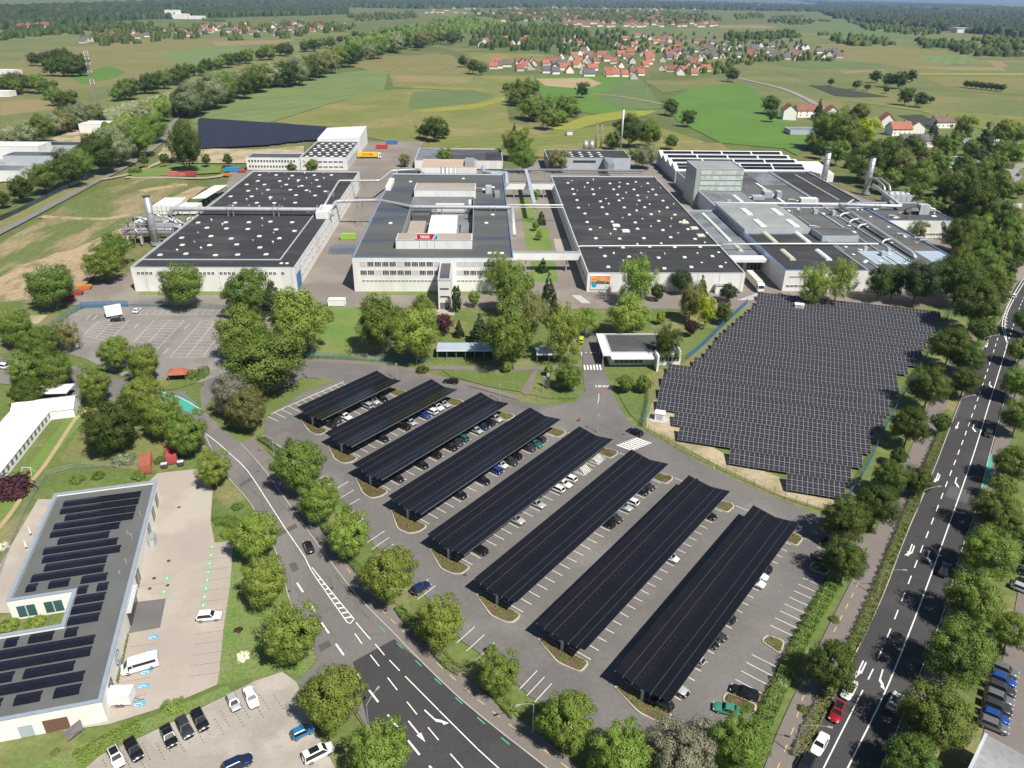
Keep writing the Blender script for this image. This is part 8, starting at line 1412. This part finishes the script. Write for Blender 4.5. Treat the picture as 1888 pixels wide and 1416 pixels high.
wood('hamlet trees near the upper centre horizon', [(860, 22), (1000, 16), (1300, 24), (1330, 38), (1250, 48), (1100, 42), (940, 40)], 520, 8, 14, 9, 16)
for k, (pl, n) in enumerate([([(1330, 66), (1460, 60), (1480, 70), (1400, 74), (1340, 76)], 70), ([(1525, 72), (1560, 68), (1650, 80), (1640, 86), (1560, 84)], 60), ([(1680, 76), (1700, 74), (1800, 88), (1790, 92), (1700, 88)], 50), ([(1560, 40), (1650, 50), (1740, 62), (1700, 66), (1600, 56)], 110), ([(1790, 68), (1888, 74), (1888, 92), (1860, 96), (1800, 80)], 70), ([(1415, 42), (1440, 34), (1500, 40), (1490, 46)], 50), ([(1340, 28), (1400, 24), (1420, 32), (1360, 36)], 50), ([(1750, 90), (1830, 92), (1888, 100), (1888, 106), (1790, 104)], 45), ([(640, 30), (760, 24), (770, 34), (660, 40)], 90)]): wood(f'{ORD[k]} dark grove from the centre among the upper right fields', pl, n, 6, 10, 8, 16)
for k, (pl, n) in enumerate([([(175, 215), (240, 195), (330, 172), (420, 152), (520, 132), (620, 112), (620, 118), (520, 142), (420, 164), (330, 190), (250, 212), (200, 225)], 420), ([(0, 250), (60, 232), (130, 214), (170, 208), (120, 224), (40, 246)], 40)]): wood(f'{("long", "short")[k]} strip of riverside scrub on the dyke', pl, n, 2.5, 5, 2.5, 5.5, 'willow')
for a_ in wood_extra: wood(*a_)
random.seed(77); hs = []
for i in range(46):                                  # field hedges of the plain beyond the villages
    x, y = random.uniform(-40, 1900), random.uniform(20, 78); L_ = random.uniform(15, 60); sl_ = random.uniform(-.08, .08)
    if 640 < x < 860 and y > 60: continue
    for k in range(int(L_ / 2)): p = P(x + k * 2, max(12, y + sl_ * k * 2) + random.uniform(-.4, .4)); hs.append((p.x, p.y, random.uniform(4, 8), random.uniform(5, 11)))
blobs('hedgerow', 'long thin field hedges across the far plain', hs, 'dark')
mb = MB(); mr = MB()                                 # far towns reduced to specks
for i in range(420):
    x, y = random.choice(((random.uniform(0, 260), random.uniform(12, 20)), (random.uniform(780, 1320), random.uniform(10, 26)), (random.uniform(20, 90), random.uniform(46, 52)), (random.uniform(920, 1280), random.uniform(24, 40)), (random.uniform(1040, 1320), random.uniform(40, 50)))); p = P(x, y); a_, b_, h_ = random.uniform(6, 10), random.uniform(5, 7), random.uniform(4, 6)
    mb.box(p.x - a_, p.x + a_, p.y - b_, p.y + b_, -1, h_); mr.add([(p.x - a_ - 1, p.y - b_ - 1, h_), (p.x + a_ + 1, p.y - b_ - 1, h_), (p.x + a_ + 1, p.y + b_ + 1, h_), (p.x - a_ - 1, p.y + b_ + 1, h_), (p.x - a_, p.y, h_ + 5), (p.x + a_, p.y, h_ + 5)], [(0, 1, 5, 4), (1, 2, 5), (2, 3, 4, 5), (3, 0, 4)])
ft = tag(mb.build('far_town', WHITE2), 'specks of pale houses in towns near the horizon', 'town', kind='stuff'); tag(mr.build('roofs', ROOFS[1], ft), kind='stuff')
# ------------------------------------------------------------------ air
hz = bpy.data.materials.new('haze air'); hz.use_nodes = True; nt = hz.node_tree; nt.nodes.clear(); pv = nt.nodes.new('ShaderNodeVolumePrincipled'); mo = nt.nodes.new('ShaderNodeOutputMaterial'); nt.links.new(pv.outputs[0], mo.inputs['Volume'])
pv.inputs['Color'].default_value = (.40, .58, .92, 1); pv.inputs['Density'].default_value = 0.000048; pv.inputs['Anisotropy'].default_value = 0.0
hb = MB().box(-46000, 46000, -3000, 46000, -2.5, 112).build('haze', hz); tag(hb, 'thin bluish summer haze over the plain', 'haze', kind='stuff')
